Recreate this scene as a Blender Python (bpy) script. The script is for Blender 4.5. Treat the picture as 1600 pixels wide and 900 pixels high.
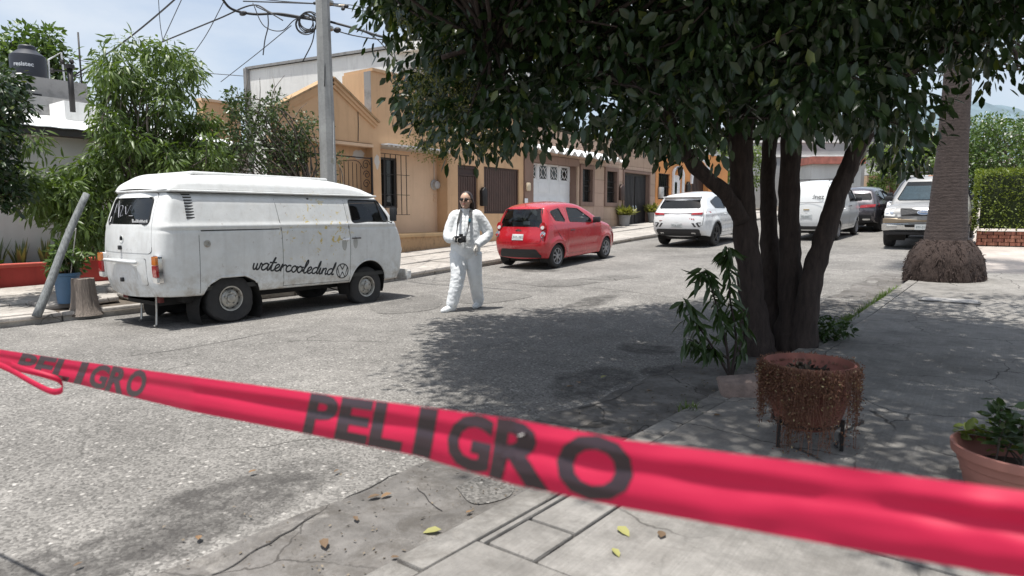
import bpy, bmesh, math, random
import numpy as np
from mathutils import Vector, Matrix, noise as mnoise
R = math.radians
for o in list(bpy.data.objects): bpy.data.objects.remove(o)
scene = bpy.context.scene
COL = scene.collection

# ------------------------------------------------------------------ camera, sky, sun, exposure
FPX = 1020.0                                   # focal length in pixels of the 1600 px wide photograph
YAW = R(36.5); PITCH = math.atan(114 / FPX); EYE = Vector((0, 0, 1.45))
cam_d = bpy.data.cameras.new('camera'); cam = bpy.data.objects.new('camera', cam_d); COL.objects.link(cam)
cam_d.sensor_width = 36; cam_d.lens = 36 * FPX / 1600
cam_d.clip_start = 0.05; cam_d.clip_end = 9000
cam.location = EYE; cam.rotation_euler = (R(90) - PITCH, 0, YAW)
cam_d.dof.use_dof = True; cam_d.dof.focus_distance = 10.0; cam_d.dof.aperture_fstop = 3.3
scene.camera = cam

SUN_EL = R(79); SUN_AZ = R(-97)                  # azimuth measured from +X towards +Y: the sun stands down the street
sun_dir = Vector((math.cos(SUN_EL) * math.cos(SUN_AZ), math.cos(SUN_EL) * math.sin(SUN_AZ), math.sin(SUN_EL)))
sl = bpy.data.lights.new('sun', 'SUN'); sl.energy = 4.7; sl.angle = R(0.9); sl.color = (1, .965, .91)
so = bpy.data.objects.new('sun', sl); COL.objects.link(so); so.location = (0, 0, 30)
so.rotation_euler = (-sun_dir).to_track_quat('-Z', 'Y').to_euler()

world = bpy.data.worlds.new('World'); scene.world = world; world.use_nodes = True
wn = world.node_tree.nodes; wl = world.node_tree.links; wn.clear()
wo = wn.new('ShaderNodeOutputWorld'); wb = wn.new('ShaderNodeBackground')
sky = wn.new('ShaderNodeTexSky'); sky.sky_type = 'NISHITA'; sky.sun_disc = False
sky.sun_elevation = SUN_EL; sky.sun_rotation = math.pi / 2 - SUN_AZ
sky.air_density = 1.0; sky.dust_density = 2.0; sky.ozone_density = 1.0
tc = wn.new('ShaderNodeTexCoord'); mp = wn.new('ShaderNodeMapping'); mp.inputs['Scale'].default_value = (1.6, 1.6, 4.5)
cn = wn.new('ShaderNodeTexNoise'); cn.inputs['Scale'].default_value = 1.7; cn.inputs['Detail'].default_value = 7; cn.inputs['Roughness'].default_value = .55
cr = wn.new('ShaderNodeValToRGB'); cr.color_ramp.elements[0].position = .36; cr.color_ramp.elements[1].position = .66
cr.color_ramp.elements[0].color = (.3, .3, .3, 1); cr.color_ramp.elements[1].color = (.92, .92, .92, 1)
mx = wn.new('ShaderNodeMix'); mx.data_type = 'RGBA'; mx.inputs[7].default_value = (4.7, 5.1, 5.6, 1)
wl.new(tc.outputs['Generated'], mp.inputs[0]); wl.new(mp.outputs[0], cn.inputs[0]); wl.new(cn.outputs[0], cr.inputs[0])
wl.new(cr.outputs[0], mx.inputs[0]); wl.new(sky.outputs[0], mx.inputs[6]); wl.new(mx.outputs[2], wb.inputs[0])
wb.inputs[1].default_value = 0.125; wl.new(wb.outputs[0], wo.inputs[0])
vs = scene.view_settings; vs.view_transform = 'Standard'; vs.look = 'None'; vs.gamma = 1; vs.use_curve_mapping = False
vs.exposure = 0.45

# ------------------------------------------------------------------ measuring helpers (photo pixel + real distance -> place)
_r = Vector((math.cos(YAW), math.sin(YAW), 0)); _fh = Vector((-math.sin(YAW), math.cos(YAW), 0))
_fw = _fh * math.cos(PITCH) - Vector((0, 0, math.sin(PITCH))); _up = _fh * math.sin(PITCH) + Vector((0, 0, math.cos(PITCH)))
def ray(px, py): return _fw + _r * ((px - 800) / FPX) - _up * ((py - 450) / FPX)
def at(px, py, Z): return EYE + ray(px, py) * Z
def onx(px, py, X): d = ray(px, py); return EYE + d * (X / d.x)
def onz(px, py, z=0.0): d = ray(px, py); return EYE + d * ((z - EYE.z) / d.z)
def proj(p):
    v = Vector(p) - EYE; z = v.dot(_fw); return 800 + FPX * v.dot(_r) / z, 450 - FPX * v.dot(_up) / z, z
def gz(y):                                     # the street climbs 4.3 % from y = 8.5 m on
    t = min(y, 70) - 8.5
    return 0. if t < -1 else (.043 * (t + 1) ** 2 / 4 if t < 1 else .043 * t)

# ------------------------------------------------------------------ materials
MATS = {}
def newmat(name):
    m = bpy.data.materials.new(name); m.use_nodes = True; nt = m.node_tree
    return m, nt.nodes, nt.links, nt.nodes['Principled BSDF']
def nd(n, t, **k):
    x = n.new(t)
    for a, b in k.items():
        if a in x.inputs: x.inputs[a].default_value = b
        else: setattr(x, a, b)
    return x
def rgba(c): return (c[0], c[1], c[2], 1)
def mixc(n, l, fac, a, b, mode='MIX'):
    x = n.new('ShaderNodeMix'); x.data_type = 'RGBA'; x.blend_type = mode
    for s, v in ((0, fac), (6, a), (7, b)):
        if isinstance(v, (int, float)): x.inputs[s].default_value = v
        elif isinstance(v, tuple): x.inputs[s].default_value = rgba(v)
        else: l.new(v, x.inputs[s])
    return x.outputs[2]
def mth(n, l, op, a, b=0.0, c=None):
    x = n.new('ShaderNodeMath'); x.operation = op
    for i, v in enumerate((a, b) if c is None else (a, b, c)):
        if isinstance(v, (int, float)): x.inputs[i].default_value = v
        else: l.new(v, x.inputs[i])
    return x.outputs[0]
def ramp(n, l, v, p0, p1, c0=0., c1=1.):
    x = n.new('ShaderNodeMapRange'); x.inputs[1].default_value = p0; x.inputs[2].default_value = p1
    x.inputs[3].default_value = c0; x.inputs[4].default_value = c1; l.new(v, x.inputs[0]); return x.outputs[0]
def noi(n, l, vec, sc, det=4, ro=.55, dist=0):
    x = nd(n, 'ShaderNodeTexNoise'); x.inputs['Scale'].default_value = sc; x.inputs['Detail'].default_value = det
    x.inputs['Roughness'].default_value = ro; x.inputs['Distortion'].default_value = dist; l.new(vec, x.inputs[0]); return x.outputs[0]
def coords(n, l, kind, scale=(1, 1, 1)):
    if kind == 'world': s = n.new('ShaderNodeNewGeometry').outputs['Position']
    else: s = n.new('ShaderNodeTexCoord').outputs['Object']
    m = n.new('ShaderNodeMapping'); m.inputs['Scale'].default_value = scale; l.new(s, m.inputs[0]); return m.outputs[0]
def bumpn(n, l, h, bs, st, dist=.01):
    b = n.new('ShaderNodeBump'); b.inputs['Strength'].default_value = st; b.inputs['Distance'].default_value = dist
    l.new(h, b.inputs['Height']); l.new(b.outputs[0], bs.inputs['Normal'])
def pm(name, col, rough=.7, metal=0, var=.15, vs=3., bump=.2, bsc=60, col2=None, kind='obj', scale=(1, 1, 1), coat=0, bd=.004, c2cut=(.45, .7)):
    if name in MATS: return MATS[name]
    m, n, l, b = newmat(name); v = coords(n, l, kind, scale)
    f = noi(n, l, v, vs, 6, .6)
    dark = tuple(c * (1 - var) for c in col); light = tuple(min(1, c * (1 + var)) for c in col)
    c = mixc(n, l, ramp(n, l, f, .3, .7), dark, light)
    if col2: c = mixc(n, l, ramp(n, l, noi(n, l, v, vs * .6 + .13, 7, .65), c2cut[0], c2cut[1]), c, col2)
    l.new(c, b.inputs['Base Color'])
    b.inputs['Metallic'].default_value = metal
    l.new(ramp(n, l, f, .2, .8, max(0, rough - .08), min(1, rough + .08)), b.inputs['Roughness'])
    if coat: b.inputs['Coat Weight'].default_value = coat; b.inputs['Coat Roughness'].default_value = .06
    if bump: bumpn(n, l, noi(n, l, v, bsc, 5, .6), b, bump, bd)
    MATS[name] = m; return m
def glassmat(name, tint=(.25, .3, .3), keep=.6, gl=.02):
    if name in MATS: return MATS[name]
    m, n, l, b = newmat(name); n.remove(b); out = n['Material Output']
    t = n.new('ShaderNodeBsdfTransparent'); t.inputs[0].default_value = rgba(tint)
    d = n.new('ShaderNodeBsdfDiffuse'); d.inputs[0].default_value = (.02, .022, .022, 1)
    m1 = n.new('ShaderNodeMixShader'); m1.inputs[0].default_value = keep; l.new(d.outputs[0], m1.inputs[1]); l.new(t.outputs[0], m1.inputs[2])
    g = n.new('ShaderNodeBsdfGlossy'); g.inputs[1].default_value = gl
    fr = n.new('ShaderNodeFresnel'); fr.inputs[0].default_value = 1.6
    m2 = n.new('ShaderNodeMixShader'); l.new(fr.outputs[0], m2.inputs[0]); l.new(m1.outputs[0], m2.inputs[1]); l.new(g.outputs[0], m2.inputs[2])
    l.new(m2.outputs[0], out.inputs[0]); MATS[name] = m; return m
def leafmat(name, c1, c2, rough=.4, trans=.25, c3=None):
    if name in MATS: return MATS[name]
    m, n, l, b = newmat(name); out = n['Material Output']
    isl = n.new('ShaderNodeNewGeometry').outputs['Random Per Island']
    c = mixc(n, l, isl, c1, c2)
    if c3: c = mixc(n, l, ramp(n, l, isl, .93, .97), c, c3)
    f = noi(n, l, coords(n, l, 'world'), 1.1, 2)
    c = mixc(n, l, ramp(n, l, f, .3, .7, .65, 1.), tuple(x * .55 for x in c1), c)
    l.new(c, b.inputs['Base Color']); b.inputs['Roughness'].default_value = rough
    t = n.new('ShaderNodeBsdfTranslucent'); l.new(mixc(n, l, 1., c, (1.5, 1.6, .55), 'MULTIPLY'), t.inputs[0])
    mxs = n.new('ShaderNodeMixShader'); mxs.inputs[0].default_value = trans
    l.new(b.outputs[0], mxs.inputs[1]); l.new(t.outputs[0], mxs.inputs[2]); l.new(mxs.outputs[0], out.inputs[0])
    MATS[name] = m; return m

# ------------------------------------------------------------------ mesh builders
def tag(o, label=None, cat=None, group=None, kind=None):
    if label: o['label'] = label
    if cat: o['category'] = cat
    if group: o['group'] = group
    if kind: o['kind'] = kind
    return o
def empty(name, loc=(0, 0, 0), rz=0, label=None, cat=None, group=None, ry=0):
    o = bpy.data.objects.new(name, None); COL.objects.link(o); o.location = loc; o.rotation_euler = (0, ry, rz)
    o.empty_display_size = .1
    return tag(o, label, cat, group)
def finish(me, smooth):
    if smooth:
        me.polygons.foreach_set('use_smooth', np.ones(len(me.polygons), bool))
        if smooth is not True: me.set_sharp_from_angle(angle=R(smooth))
def link(name, me, mat, parent=None):
    o = bpy.data.objects.new(name, me); COL.objects.link(o)
    if mat is not None:
        for m in (mat if isinstance(mat, (list, tuple)) else [mat]): me.materials.append(m)
    if parent is not None: o.parent = parent
    return o
class MB:
    def __init__(s): s.v = []; s.f = []; s.m = []
    def add(s, vs, fs, mi=0):
        k = len(s.v); s.v += [tuple(p) for p in vs]; s.f += [tuple(k + i for i in f) for f in fs]; s.m += [mi] * len(fs); return s
    def box(s, x0, x1, y0, y1, z0, z1, mi=0, M=None):
        vs = [(x, y, z) for z in (z0, z1) for y in (y0, y1) for x in (x0, x1)]
        if M is not None: vs = [M @ Vector(p) for p in vs]
        return s.add(vs, [(0, 2, 3, 1), (4, 5, 7, 6), (0, 1, 5, 4), (2, 6, 7, 3), (0, 4, 6, 2), (1, 3, 7, 5)], mi)
    def prism(s, poly, a, b, ax='x', mi=0):          # poly in the plane across ax, extruded from a to b
        n = len(poly)
        P = {'x': lambda p, t: (t, p[0], p[1]), 'y': lambda p, t: (p[0], t, p[1]), 'z': lambda p, t: (p[0], p[1], t)}[ax]
        vs = [P(p, a) for p in poly] + [P(p, b) for p in poly]
        fs = [tuple(range(n - 1, -1, -1)), tuple(range(n, 2 * n))] + [(i, (i + 1) % n, n + (i + 1) % n, n + i) for i in range(n)]
        return s.add(vs, fs, mi)
    def rings(s, rings, closed=True, cap=True, mi=0):
        n = len(rings[0]); vs = [p for r in rings for p in r]; fs = []
        for i in range(len(rings) - 1):
            for j in range(n if closed else n - 1):
                k = (j + 1) % n; fs.append((i * n + j, i * n + k, (i + 1) * n + k, (i + 1) * n + j))
        if cap and closed:
            fs.append(tuple(range(n - 1, -1, -1))); fs.append(tuple((len(rings) - 1) * n + j for j in range(n)))
        return s.add(vs, fs, mi)
    def tube(s, pts, rad, n=8, cap=True, mi=0, flat=None, jit=0, rng=None):
        pts = [Vector(p) for p in pts]; N = len(pts)
        if not hasattr(rad, '__len__'): rad = [rad] * N
        rings = []; prev = None
        for i, p in enumerate(pts):
            t = (pts[min(i + 1, N - 1)] - pts[max(i - 1, 0)]).normalized()
            if prev is None:
                a = Vector((0, 0, 1)) if abs(t.z) < .9 else Vector((1, 0, 0))
                u = t.cross(a).normalized()
            else: u = (prev - t * prev.dot(t)).normalized()
            w = t.cross(u); prev = u; r = []
            for k in range(n):
                th = 2 * math.pi * k / n; rr = rad[i] * (1 + (rng.uniform(-jit, jit) if jit else 0))
                r.append(p + (u * math.cos(th) + w * math.sin(th)) * rr)
            rings.append(r)
        return s.rings(rings, True, cap, mi)
    def lathe(s, prof, n=24, c=(0, 0, 0), ax='z', mi=0, ph=0, cap=True):
        rings = []
        for r, h in prof:
            ring = []
            for k in range(n):
                a = 2 * math.pi * k / n + ph; x, y = r * math.cos(a), r * math.sin(a)
                p = {'z': (x, y, h), 'y': (x, h, -y), 'x': (h, x, y)}[ax]
                ring.append((c[0] + p[0], c[1] + p[1], c[2] + p[2]))
            rings.append(ring)
        return s.rings(rings, True, cap, mi)
    def build(s, name, mat, parent=None, smooth=False, bevel=0, loc=None, seg=2):
        me = bpy.data.meshes.new(name); me.from_pydata(s.v, [], s.f)
        if max(s.m, default=0): me.polygons.foreach_set('material_index', np.array(s.m, np.int32))
        bm = bmesh.new(); bm.from_mesh(me); bmesh.ops.recalc_face_normals(bm, faces=bm.faces)
        if bevel: bmesh.ops.bevel(bm, geom=[e for e in bm.edges if len(e.link_faces) == 2 and e.calc_face_angle(0) > .5], offset=bevel, segments=seg, profile=.5, affect='EDGES')
        bm.to_mesh(me); bm.free()
        finish(me, smooth or (40 if bevel else False)); o = link(name, me, mat, parent)
        if loc is not None: o.location = loc
        return o
def bulk(name, V, Fc, mat, parent=None, smooth=True, mi=None):     # V (n,3), Fc (m,k) numpy: fast mesh of equal faces
    me = bpy.data.meshes.new(name); m, k = Fc.shape
    me.vertices.add(len(V)); me.vertices.foreach_set('co', np.asarray(V, np.float32).ravel())
    me.loops.add(m * k); me.loops.foreach_set('vertex_index', Fc.astype(np.int32).ravel())
    me.polygons.add(m); me.polygons.foreach_set('loop_start', np.arange(0, m * k, k, dtype=np.int32))
    if mi is not None: me.polygons.foreach_set('material_index', mi.astype(np.int32))
    me.update(calc_edges=True); finish(me, smooth); return link(name, me, mat, parent)
def catm(pts, n=8):                                  # Catmull-Rom through the points, n samples per span
    P = [np.array(p, float) for p in pts]; out = []
    for i in range(len(P) - 1):
        p0 = P[i - 1] if i else 2 * P[0] - P[1]; p1, p2 = P[i], P[i + 1]; p3 = P[i + 2] if i + 2 < len(P) else 2 * P[-1] - P[-2]
        for k in range(n):
            t = k / n; out.append(.5 * ((2 * p1) + (-p0 + p2) * t + (2 * p0 - 5 * p1 + 4 * p2 - p3) * t * t + (-p0 + 3 * p1 - 3 * p2 + p3) * t ** 3))
    out.append(P[-1]); return np.array(out)
def copy_tree(o, parent=None):
    c = o.copy(); COL.objects.link(c); c.parent = parent
    for ch in list(o.children): copy_tree(ch, c)
    return c
def textmesh(txt, size, extrude=.0, align='CENTER', bold=0):        # built-in font -> (verts, faces)
    cu = bpy.data.curves.new('lettering', 'FONT'); cu.body = txt; cu.size = size; cu.extrude = extrude; cu.align_x = align; cu.offset = bold
    cu.resolution_u = 3
    ob = bpy.data.objects.new('lettering', cu); COL.objects.link(ob)
    dg = bpy.context.evaluated_depsgraph_get(); me = bpy.data.meshes.new_from_object(ob.evaluated_get(dg))
    v = np.array([p.co[:] for p in me.vertices]); f = [tuple(p.vertices) for p in me.polygons]
    bpy.data.objects.remove(ob); bpy.data.meshes.remove(me); return v, f
def remesh(mb, vox, smooth_it=6, fac=.5):            # one continuous skin round overlapping shapes
    me = bpy.data.meshes.new('tmp'); me.from_pydata(mb.v, [], mb.f); ob = bpy.data.objects.new('tmp', me); COL.objects.link(ob)
    md = ob.modifiers.new('r', 'REMESH'); md.mode = 'VOXEL'; md.voxel_size = vox
    if smooth_it: sm = ob.modifiers.new('s', 'SMOOTH'); sm.iterations = smooth_it; sm.factor = fac
    dg = bpy.context.evaluated_depsgraph_get(); out = bpy.data.meshes.new_from_object(ob.evaluated_get(dg))
    bpy.data.objects.remove(ob); bpy.data.meshes.remove(me); finish(out, True); return out
# ------------------------------------------------------------------ ground, road, pavements
def xk(y): return -1.85 + (min(max(y, -8), 15.6) - 1.79) * .0546            # right kerb line
def cracks(n, l, w, sc, wd, lo=.45, hi=.6):          # hairline cracks: partial cell edges
    nz = n.new('ShaderNodeTexNoise'); nz.inputs['Scale'].default_value = 3.5; nz.inputs['Detail'].default_value = 5; l.new(w, nz.inputs[0])
    ad = n.new('ShaderNodeVectorMath'); ad.operation = 'MULTIPLY_ADD'; l.new(nz.outputs[1], ad.inputs[0]); ad.inputs[1].default_value = (.28, .28, 0); l.new(w, ad.inputs[2])
    vo = n.new('ShaderNodeTexVoronoi'); vo.feature = 'DISTANCE_TO_EDGE'; vo.inputs['Scale'].default_value = sc; l.new(ad.outputs[0], vo.inputs[0])
    return mth(n, l, 'MULTIPLY', ramp(n, l, vo.outputs['Distance'], wd * sc, wd * sc * .35), ramp(n, l, noi(n, l, w, .7, 3), lo, hi))
def asphalt(name='asphalt', base=.215, seed=0, stains=True):
    m, n, l, b = newmat(name); w = coords(n, l, 'world')
    vo = nd(n, 'ShaderNodeTexVoronoi'); vo.inputs['Scale'].default_value = 75; l.new(w, vo.inputs[0])
    sep = n.new('ShaderNodeSeparateColor'); l.new(vo.outputs['Color'], sep.inputs[0])
    agg = ramp(n, l, sep.outputs[0], 0, 1, .55, 1.36)
    vo2 = nd(n, 'ShaderNodeTexVoronoi'); vo2.inputs['Scale'].default_value = 24; l.new(w, vo2.inputs[0])
    s2 = n.new('ShaderNodeSeparateColor'); l.new(vo2.outputs['Color'], s2.inputs[0])
    chips = mth(n, l, 'MULTIPLY', ramp(n, l, s2.outputs[1], .8, .86), ramp(n, l, vo2.outputs['Distance'], .34, .18))
    big = ramp(n, l, noi(n, l, w, .55, 6, .6), .3, .7, .76, 1.2)
    med = ramp(n, l, noi(n, l, w, 3.1, 5, .6), .3, .7, .84, 1.14)
    f = mth(n, l, 'MULTIPLY', mth(n, l, 'MULTIPLY', agg, big), med)
    f = mth(n, l, 'ADD', mth(n, l, 'MULTIPLY', f, base), mth(n, l, 'MULTIPLY', chips, .2))
    cc = n.new('ShaderNodeCombineColor'); l.new(mth(n, l, 'MULTIPLY', f, 1.05), cc.inputs[0]); l.new(f, cc.inputs[1]); l.new(mth(n, l, 'MULTIPLY', f, .93), cc.inputs[2])
    c = cc.outputs[0]
    if stains:
        sx = n.new('ShaderNodeSeparateXYZ'); l.new(w, sx.inputs[0])
        wob = mth(n, l, 'MULTIPLY', mth(n, l, 'SUBTRACT', noi(n, l, w, 1.3, 5, .6), .5), .9)
        xx = mth(n, l, 'ADD', sx.outputs[0], wob)
        def blob(cx, cy, rx, ry):
            dx = mth(n, l, 'DIVIDE', mth(n, l, 'SUBTRACT', xx, cx), rx); dy = mth(n, l, 'DIVIDE', mth(n, l, 'SUBTRACT', sx.outputs[1], cy), ry)
            d = mth(n, l, 'ADD', mth(n, l, 'MULTIPLY', dx, dx), mth(n, l, 'MULTIPLY', dy, dy)); return ramp(n, l, d, 1., .45)
        st = blob(-3.03, 1.35, .3, 1.15)
        for a in ((-2.75, 4.9, .35, .75), (-2.35, 5.7, .25, .4), (-2.9, 6.5, .3, .35), (-9.3, 4.4, .5, .8), (-5.2, 9.3, .3, .9), (-2.85, 11.5, .5, 1.6), (-8.6, 12.6, .5, .5)):
            st = mth(n, l, 'MAXIMUM', st, blob(*a))
        st = mth(n, l, 'MULTIPLY', st, ramp(n, l, noi(n, l, w, 6, 5, .7), .25, .6))
        c = mixc(n, l, mth(n, l, 'MULTIPLY', st, .8), c, (.045, .042, .04))
        pale = mth(n, l, 'MULTIPLY', ramp(n, l, noi(n, l, w, .9, 6, .7), .58, .75), ramp(n, l, noi(n, l, w, 9, 4, .7), .3, .6))
        c = mixc(n, l, mth(n, l, 'MULTIPLY', pale, .45), c, (.42, .4, .37))
    ck = cracks(n, l, w, .32, .016, .5, .62); c = mixc(n, l, mth(n, l, 'MULTIPLY', ck, .7), c, (.05, .047, .043))
    l.new(c, b.inputs['Base Color']); b.inputs['Roughness'].default_value = .93; b.inputs['Specular IOR Level'].default_value = .25
    h = mth(n, l, 'ADD', mth(n, l, 'MULTIPLY', vo.outputs['Distance'], -.6), noi(n, l, w, 140, 3))
    bumpn(n, l, h, b, .55, .006); return m
def concrete(name, col, broom=None, dirty=.35, var=.18, crackle=False):
    m, n, l, b = newmat(name); w = coords(n, l, 'world')
    f = ramp(n, l, noi(n, l, w, 1.2, 7, .65), .3, .7, 1 - var, 1 + var)
    f2 = ramp(n, l, noi(n, l, w, 22, 5, .7), .25, .75, .86, 1.12)
    c = mixc(n, l, 1., tuple(col), mth(n, l, 'MULTIPLY', f, f2), 'MULTIPLY')
    st = mth(n, l, 'MULTIPLY', ramp(n, l, noi(n, l, w, 2.3, 8, .75), .47, .7), dirty)
    st = mth(n, l, 'MAXIMUM', st, mth(n, l, 'MULTIPLY', ramp(n, l, noi(n, l, w, 26, 4, .7), .62, .72), dirty * .7))
    c = mixc(n, l, st, c, tuple(x * .36 for x in col))
    h = noi(n, l, w, 90, 4, .7)
    if broom:
        w2 = coords(n, l, 'world', broom); bn = noi(n, l, w2, 1, 3, .6)
        c = mixc(n, l, ramp(n, l, bn, .3, .7, .0, .28), c, tuple(x * .5 for x in col)); h = mth(n, l, 'ADD', mth(n, l, 'MULTIPLY', bn, 1.2), h)
    if crackle:
        blot = ramp(n, l, noi(n, l, w, 5.5, 7, .75, .5), .45, .62); c = mixc(n, l, mth(n, l, 'MULTIPLY', blot, .55 * crackle), c, (.075, .066, .056))
        pale = ramp(n, l, noi(n, l, w, 3.3, 8, .8, .3), .56, .7); c = mixc(n, l, mth(n, l, 'MULTIPLY', pale, .5 * crackle), c, (.36, .34, .31))
        ck = cracks(n, l, w, .9, .007, .42, .55); c = mixc(n, l, mth(n, l, 'MULTIPLY', ck, .85), c, (.04, .036, .032)); h = mth(n, l, 'SUBTRACT', h, mth(n, l, 'MULTIPLY', ck, 2.))
    l.new(c, b.inputs['Base Color']); b.inputs['Roughness'].default_value = .9; b.inputs['Specular IOR Level'].default_value = .3
    bumpn(n, l, h, b, .5, .006); return m
M_asph = asphalt(base=.185); M_patch = asphalt('asphalt_patch', .15, 1, False)
M_gut = concrete('gutter_concrete', (.165, .155, .145), (9, 6, 9), .95, .5, 1.)
M_side = concrete('pavement_concrete', (.265, .252, .234), (95, 1.3, 95), .65, .25, .45)
M_kerb = concrete('kerb_concrete', (.27, .257, .238), (60, 2, 60), .8, .3, .8)
M_left = concrete('left_pavement', (.43, .40, .365), (7, 40, 40), .5, .2, .4)
M_dirt = pm('dirt', (.11, .09, .07), .95, var=.4, vs=9, bump=.6, bsc=45, kind='world', bd=.02)
M_crack = pm('crack_dark', (.035, .032, .03), .95, kind='world', bump=0)
rng = random.Random(4)
def sheet(name, xs, ys, zf, mat, kind='structure', parent=None):
    X, Y = np.meshgrid(xs, ys) if not callable(xs) else (None, None)
    Z = np.array([[zf(x, y) for x in xs] for y in ys]); V = np.stack([X, Y, Z], -1).reshape(-1, 3)
    nx, ny = len(xs), len(ys); i, j = np.meshgrid(np.arange(nx - 1), np.arange(ny - 1)); a = (j * nx + i).ravel()
    o = bulk(name, V, np.stack([a, a + 1, a + 1 + nx, a + nx], 1), mat, parent)
    if kind: o['kind'] = kind
    return o
sheet('ground', [-3000, -300, -60, -20, -14, -10, 0, 10, 60, 300, 3000], [-200, -30, 0, 7, 8, 9, 10, 20, 40, 70, 300, 4000], lambda x, y: gz(y) - .1, pm('earth', (.2, .17, .13), .95, var=.3, vs=.4, kind='world'))
# road: warped grid whose right side follows the kerb
ys = np.concatenate([np.arange(-6, 16, .25), np.arange(16, 71, 1.0)]); us = np.linspace(0, 1, 36)
def road_pt(u, y):
    xr = xk(y) - .02 if y <= 15.6 else min(1.2, -1.1 + (y - 15.6) * .9)
    x = -10.35 + u * (xr + 10.35); cr_ = .035 * (1 - (2 * u - 1) ** 2) * (1 if y < 16 else .6)
    return (x, y, gz(y) + cr_ - .02 + .012 * mnoise.noise(Vector((x * .5, y * .5, 3))))
V = np.array([road_pt(u, y) for y in ys for u in us]); nx = len(us); i, j = np.meshgrid(np.arange(nx - 1), np.arange(len(ys) - 1)); a = (j * nx + i).ravel()
road = tag(bulk('road', V, np.stack([a, a + 1, a + 1 + nx, a + nx], 1), M_asph), kind='structure')
def road_z(x, y):
    xr = xk(y) - .02; u = (x + 10.35) / (xr + 10.35); return road_pt(min(max(u, 0), 1), y)[2]
# dirty concrete gutter along the near kerb
def strip_mesh(name, x0f, x1f, ys, zf, mat, nx=5, parent=None):
    V = []; ys = list(ys)
    for y in ys:
        for k in range(nx): t = k / (nx - 1); x = x0f(y) + t * (x1f(y) - x0f(y)); V.append((x, y, zf(x, y)))
    i, j = np.meshgrid(np.arange(nx - 1), np.arange(len(ys) - 1)); a = (j * nx + i).ravel()
    return bulk(name, np.array(V), np.stack([a, a + 1, a + 1 + nx, a + nx], 1), mat, parent)
tag(strip_mesh('gutter', lambda y: xk(y) - .78 + .1 * mnoise.noise(Vector((0, y * 1.7, 5))), lambda y: xk(y) + .02, np.arange(-3, 15.2, .12), lambda x, y: road_z(x, y) + .006 + .012 * mnoise.noise(Vector((x * 2.5, y * 2.5, 1))), M_gut, 9), kind='structure')
# patches of newer asphalt in the road
def surf_z(x, y):
    z = road_z(x, y); return z + .010 + .012 * mnoise.noise(Vector((x * 2.5, y * 2.5, 1))) if x > xk(y) - .72 else z + .004
def patch(poly_px, name='asphalt_patch', mat=None, dz=.005):
    pts = [onz(*p) for p in poly_px]; pts = [onz(p[0], p[1], gz(q.y)) for p, q in zip(poly_px, pts)]
    c = sum(pts, Vector()) / len(pts); ring = catm([tuple(p.xy) for p in pts + [pts[0]]], 5)[:-1]
    mb = MB(); zf_ = (lambda x, y: road_z(x, y) + dz) if dz < .01 else (lambda x, y: surf_z(x, y) + .002); P = [(x, y, zf_(x, y)) for x, y in ring]; n_ = len(P)
    mid = [((x + c.x) / 2, (y + c.y) / 2, zf_((x + c.x) / 2, (y + c.y) / 2)) for x, y in ring]
    mb.add(P + mid + [(c.x, c.y, zf_(c.x, c.y))], [(i, (i + 1) % n_, n_ + (i + 1) % n_, n_ + i) for i in range(n_)] + [(n_ + i, n_ + (i + 1) % n_, 2 * n_) for i in range(n_)])
    return mb.build(name, mat or M_patch, road, smooth=True)
patch([(690, 470), (745, 455), (830, 460), (800, 470), (740, 476)]); patch([(800, 440), (880, 432), (935, 436), (870, 446)])
patch([(905, 430), (960, 420), (1005, 422), (950, 432)]); patch([(575, 480), (660, 462), (690, 466), (680, 484), (600, 492)])
patch([(712, 760), (760, 740), (800, 750), (795, 772), (740, 785)], dz=.02)
patch([(1290, 470), (1350, 455), (1395, 460), (1370, 490), (1310, 500)])
def crack(pts_px, wdt=.012, parent=None, z=None):
    P = [onz(*p) for p in pts_px]; mb = MB(); Q = catm([tuple(p.xy) for p in P], 6); L = []
    for i, (x, y) in enumerate(Q):
        j = min(i + 1, len(Q) - 1); k = max(i - 1, 0); d = Q[j] - Q[k]; nn = np.array([-d[1], d[0]]) / (np.linalg.norm(d) + 1e-9)
        jx = mnoise.noise(Vector((x * 9, y * 9, 2))) * .03; w = wdt * (.6 + .7 * rng.random()); zz = surf_z(x, y) if z is None else z
        c = np.array([x, y]) + nn * jx; L.append([(c[0] + nn[0] * w / 2, c[1] + nn[1] * w / 2, zz), (c[0] - nn[0] * w / 2, c[1] - nn[1] * w / 2, zz)])
    mb.rings(L, False, False); return mb.build('crack', M_crack, parent or road)
crack([(330, 897), (420, 850), (520, 790), (600, 750), (660, 725)], .009); crack([(650, 762), (680, 790), (690, 797)], .006)
crack([(1060, 575), (1000, 600), (950, 625), (900, 640)], .011)
for pp in ([(560, 468), (650, 470), (730, 462)], [(820, 455), (920, 458), (1040, 472), (1100, 480)], [(200, 560), (300, 545), (430, 520)]): crack(pp, .012)

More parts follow.
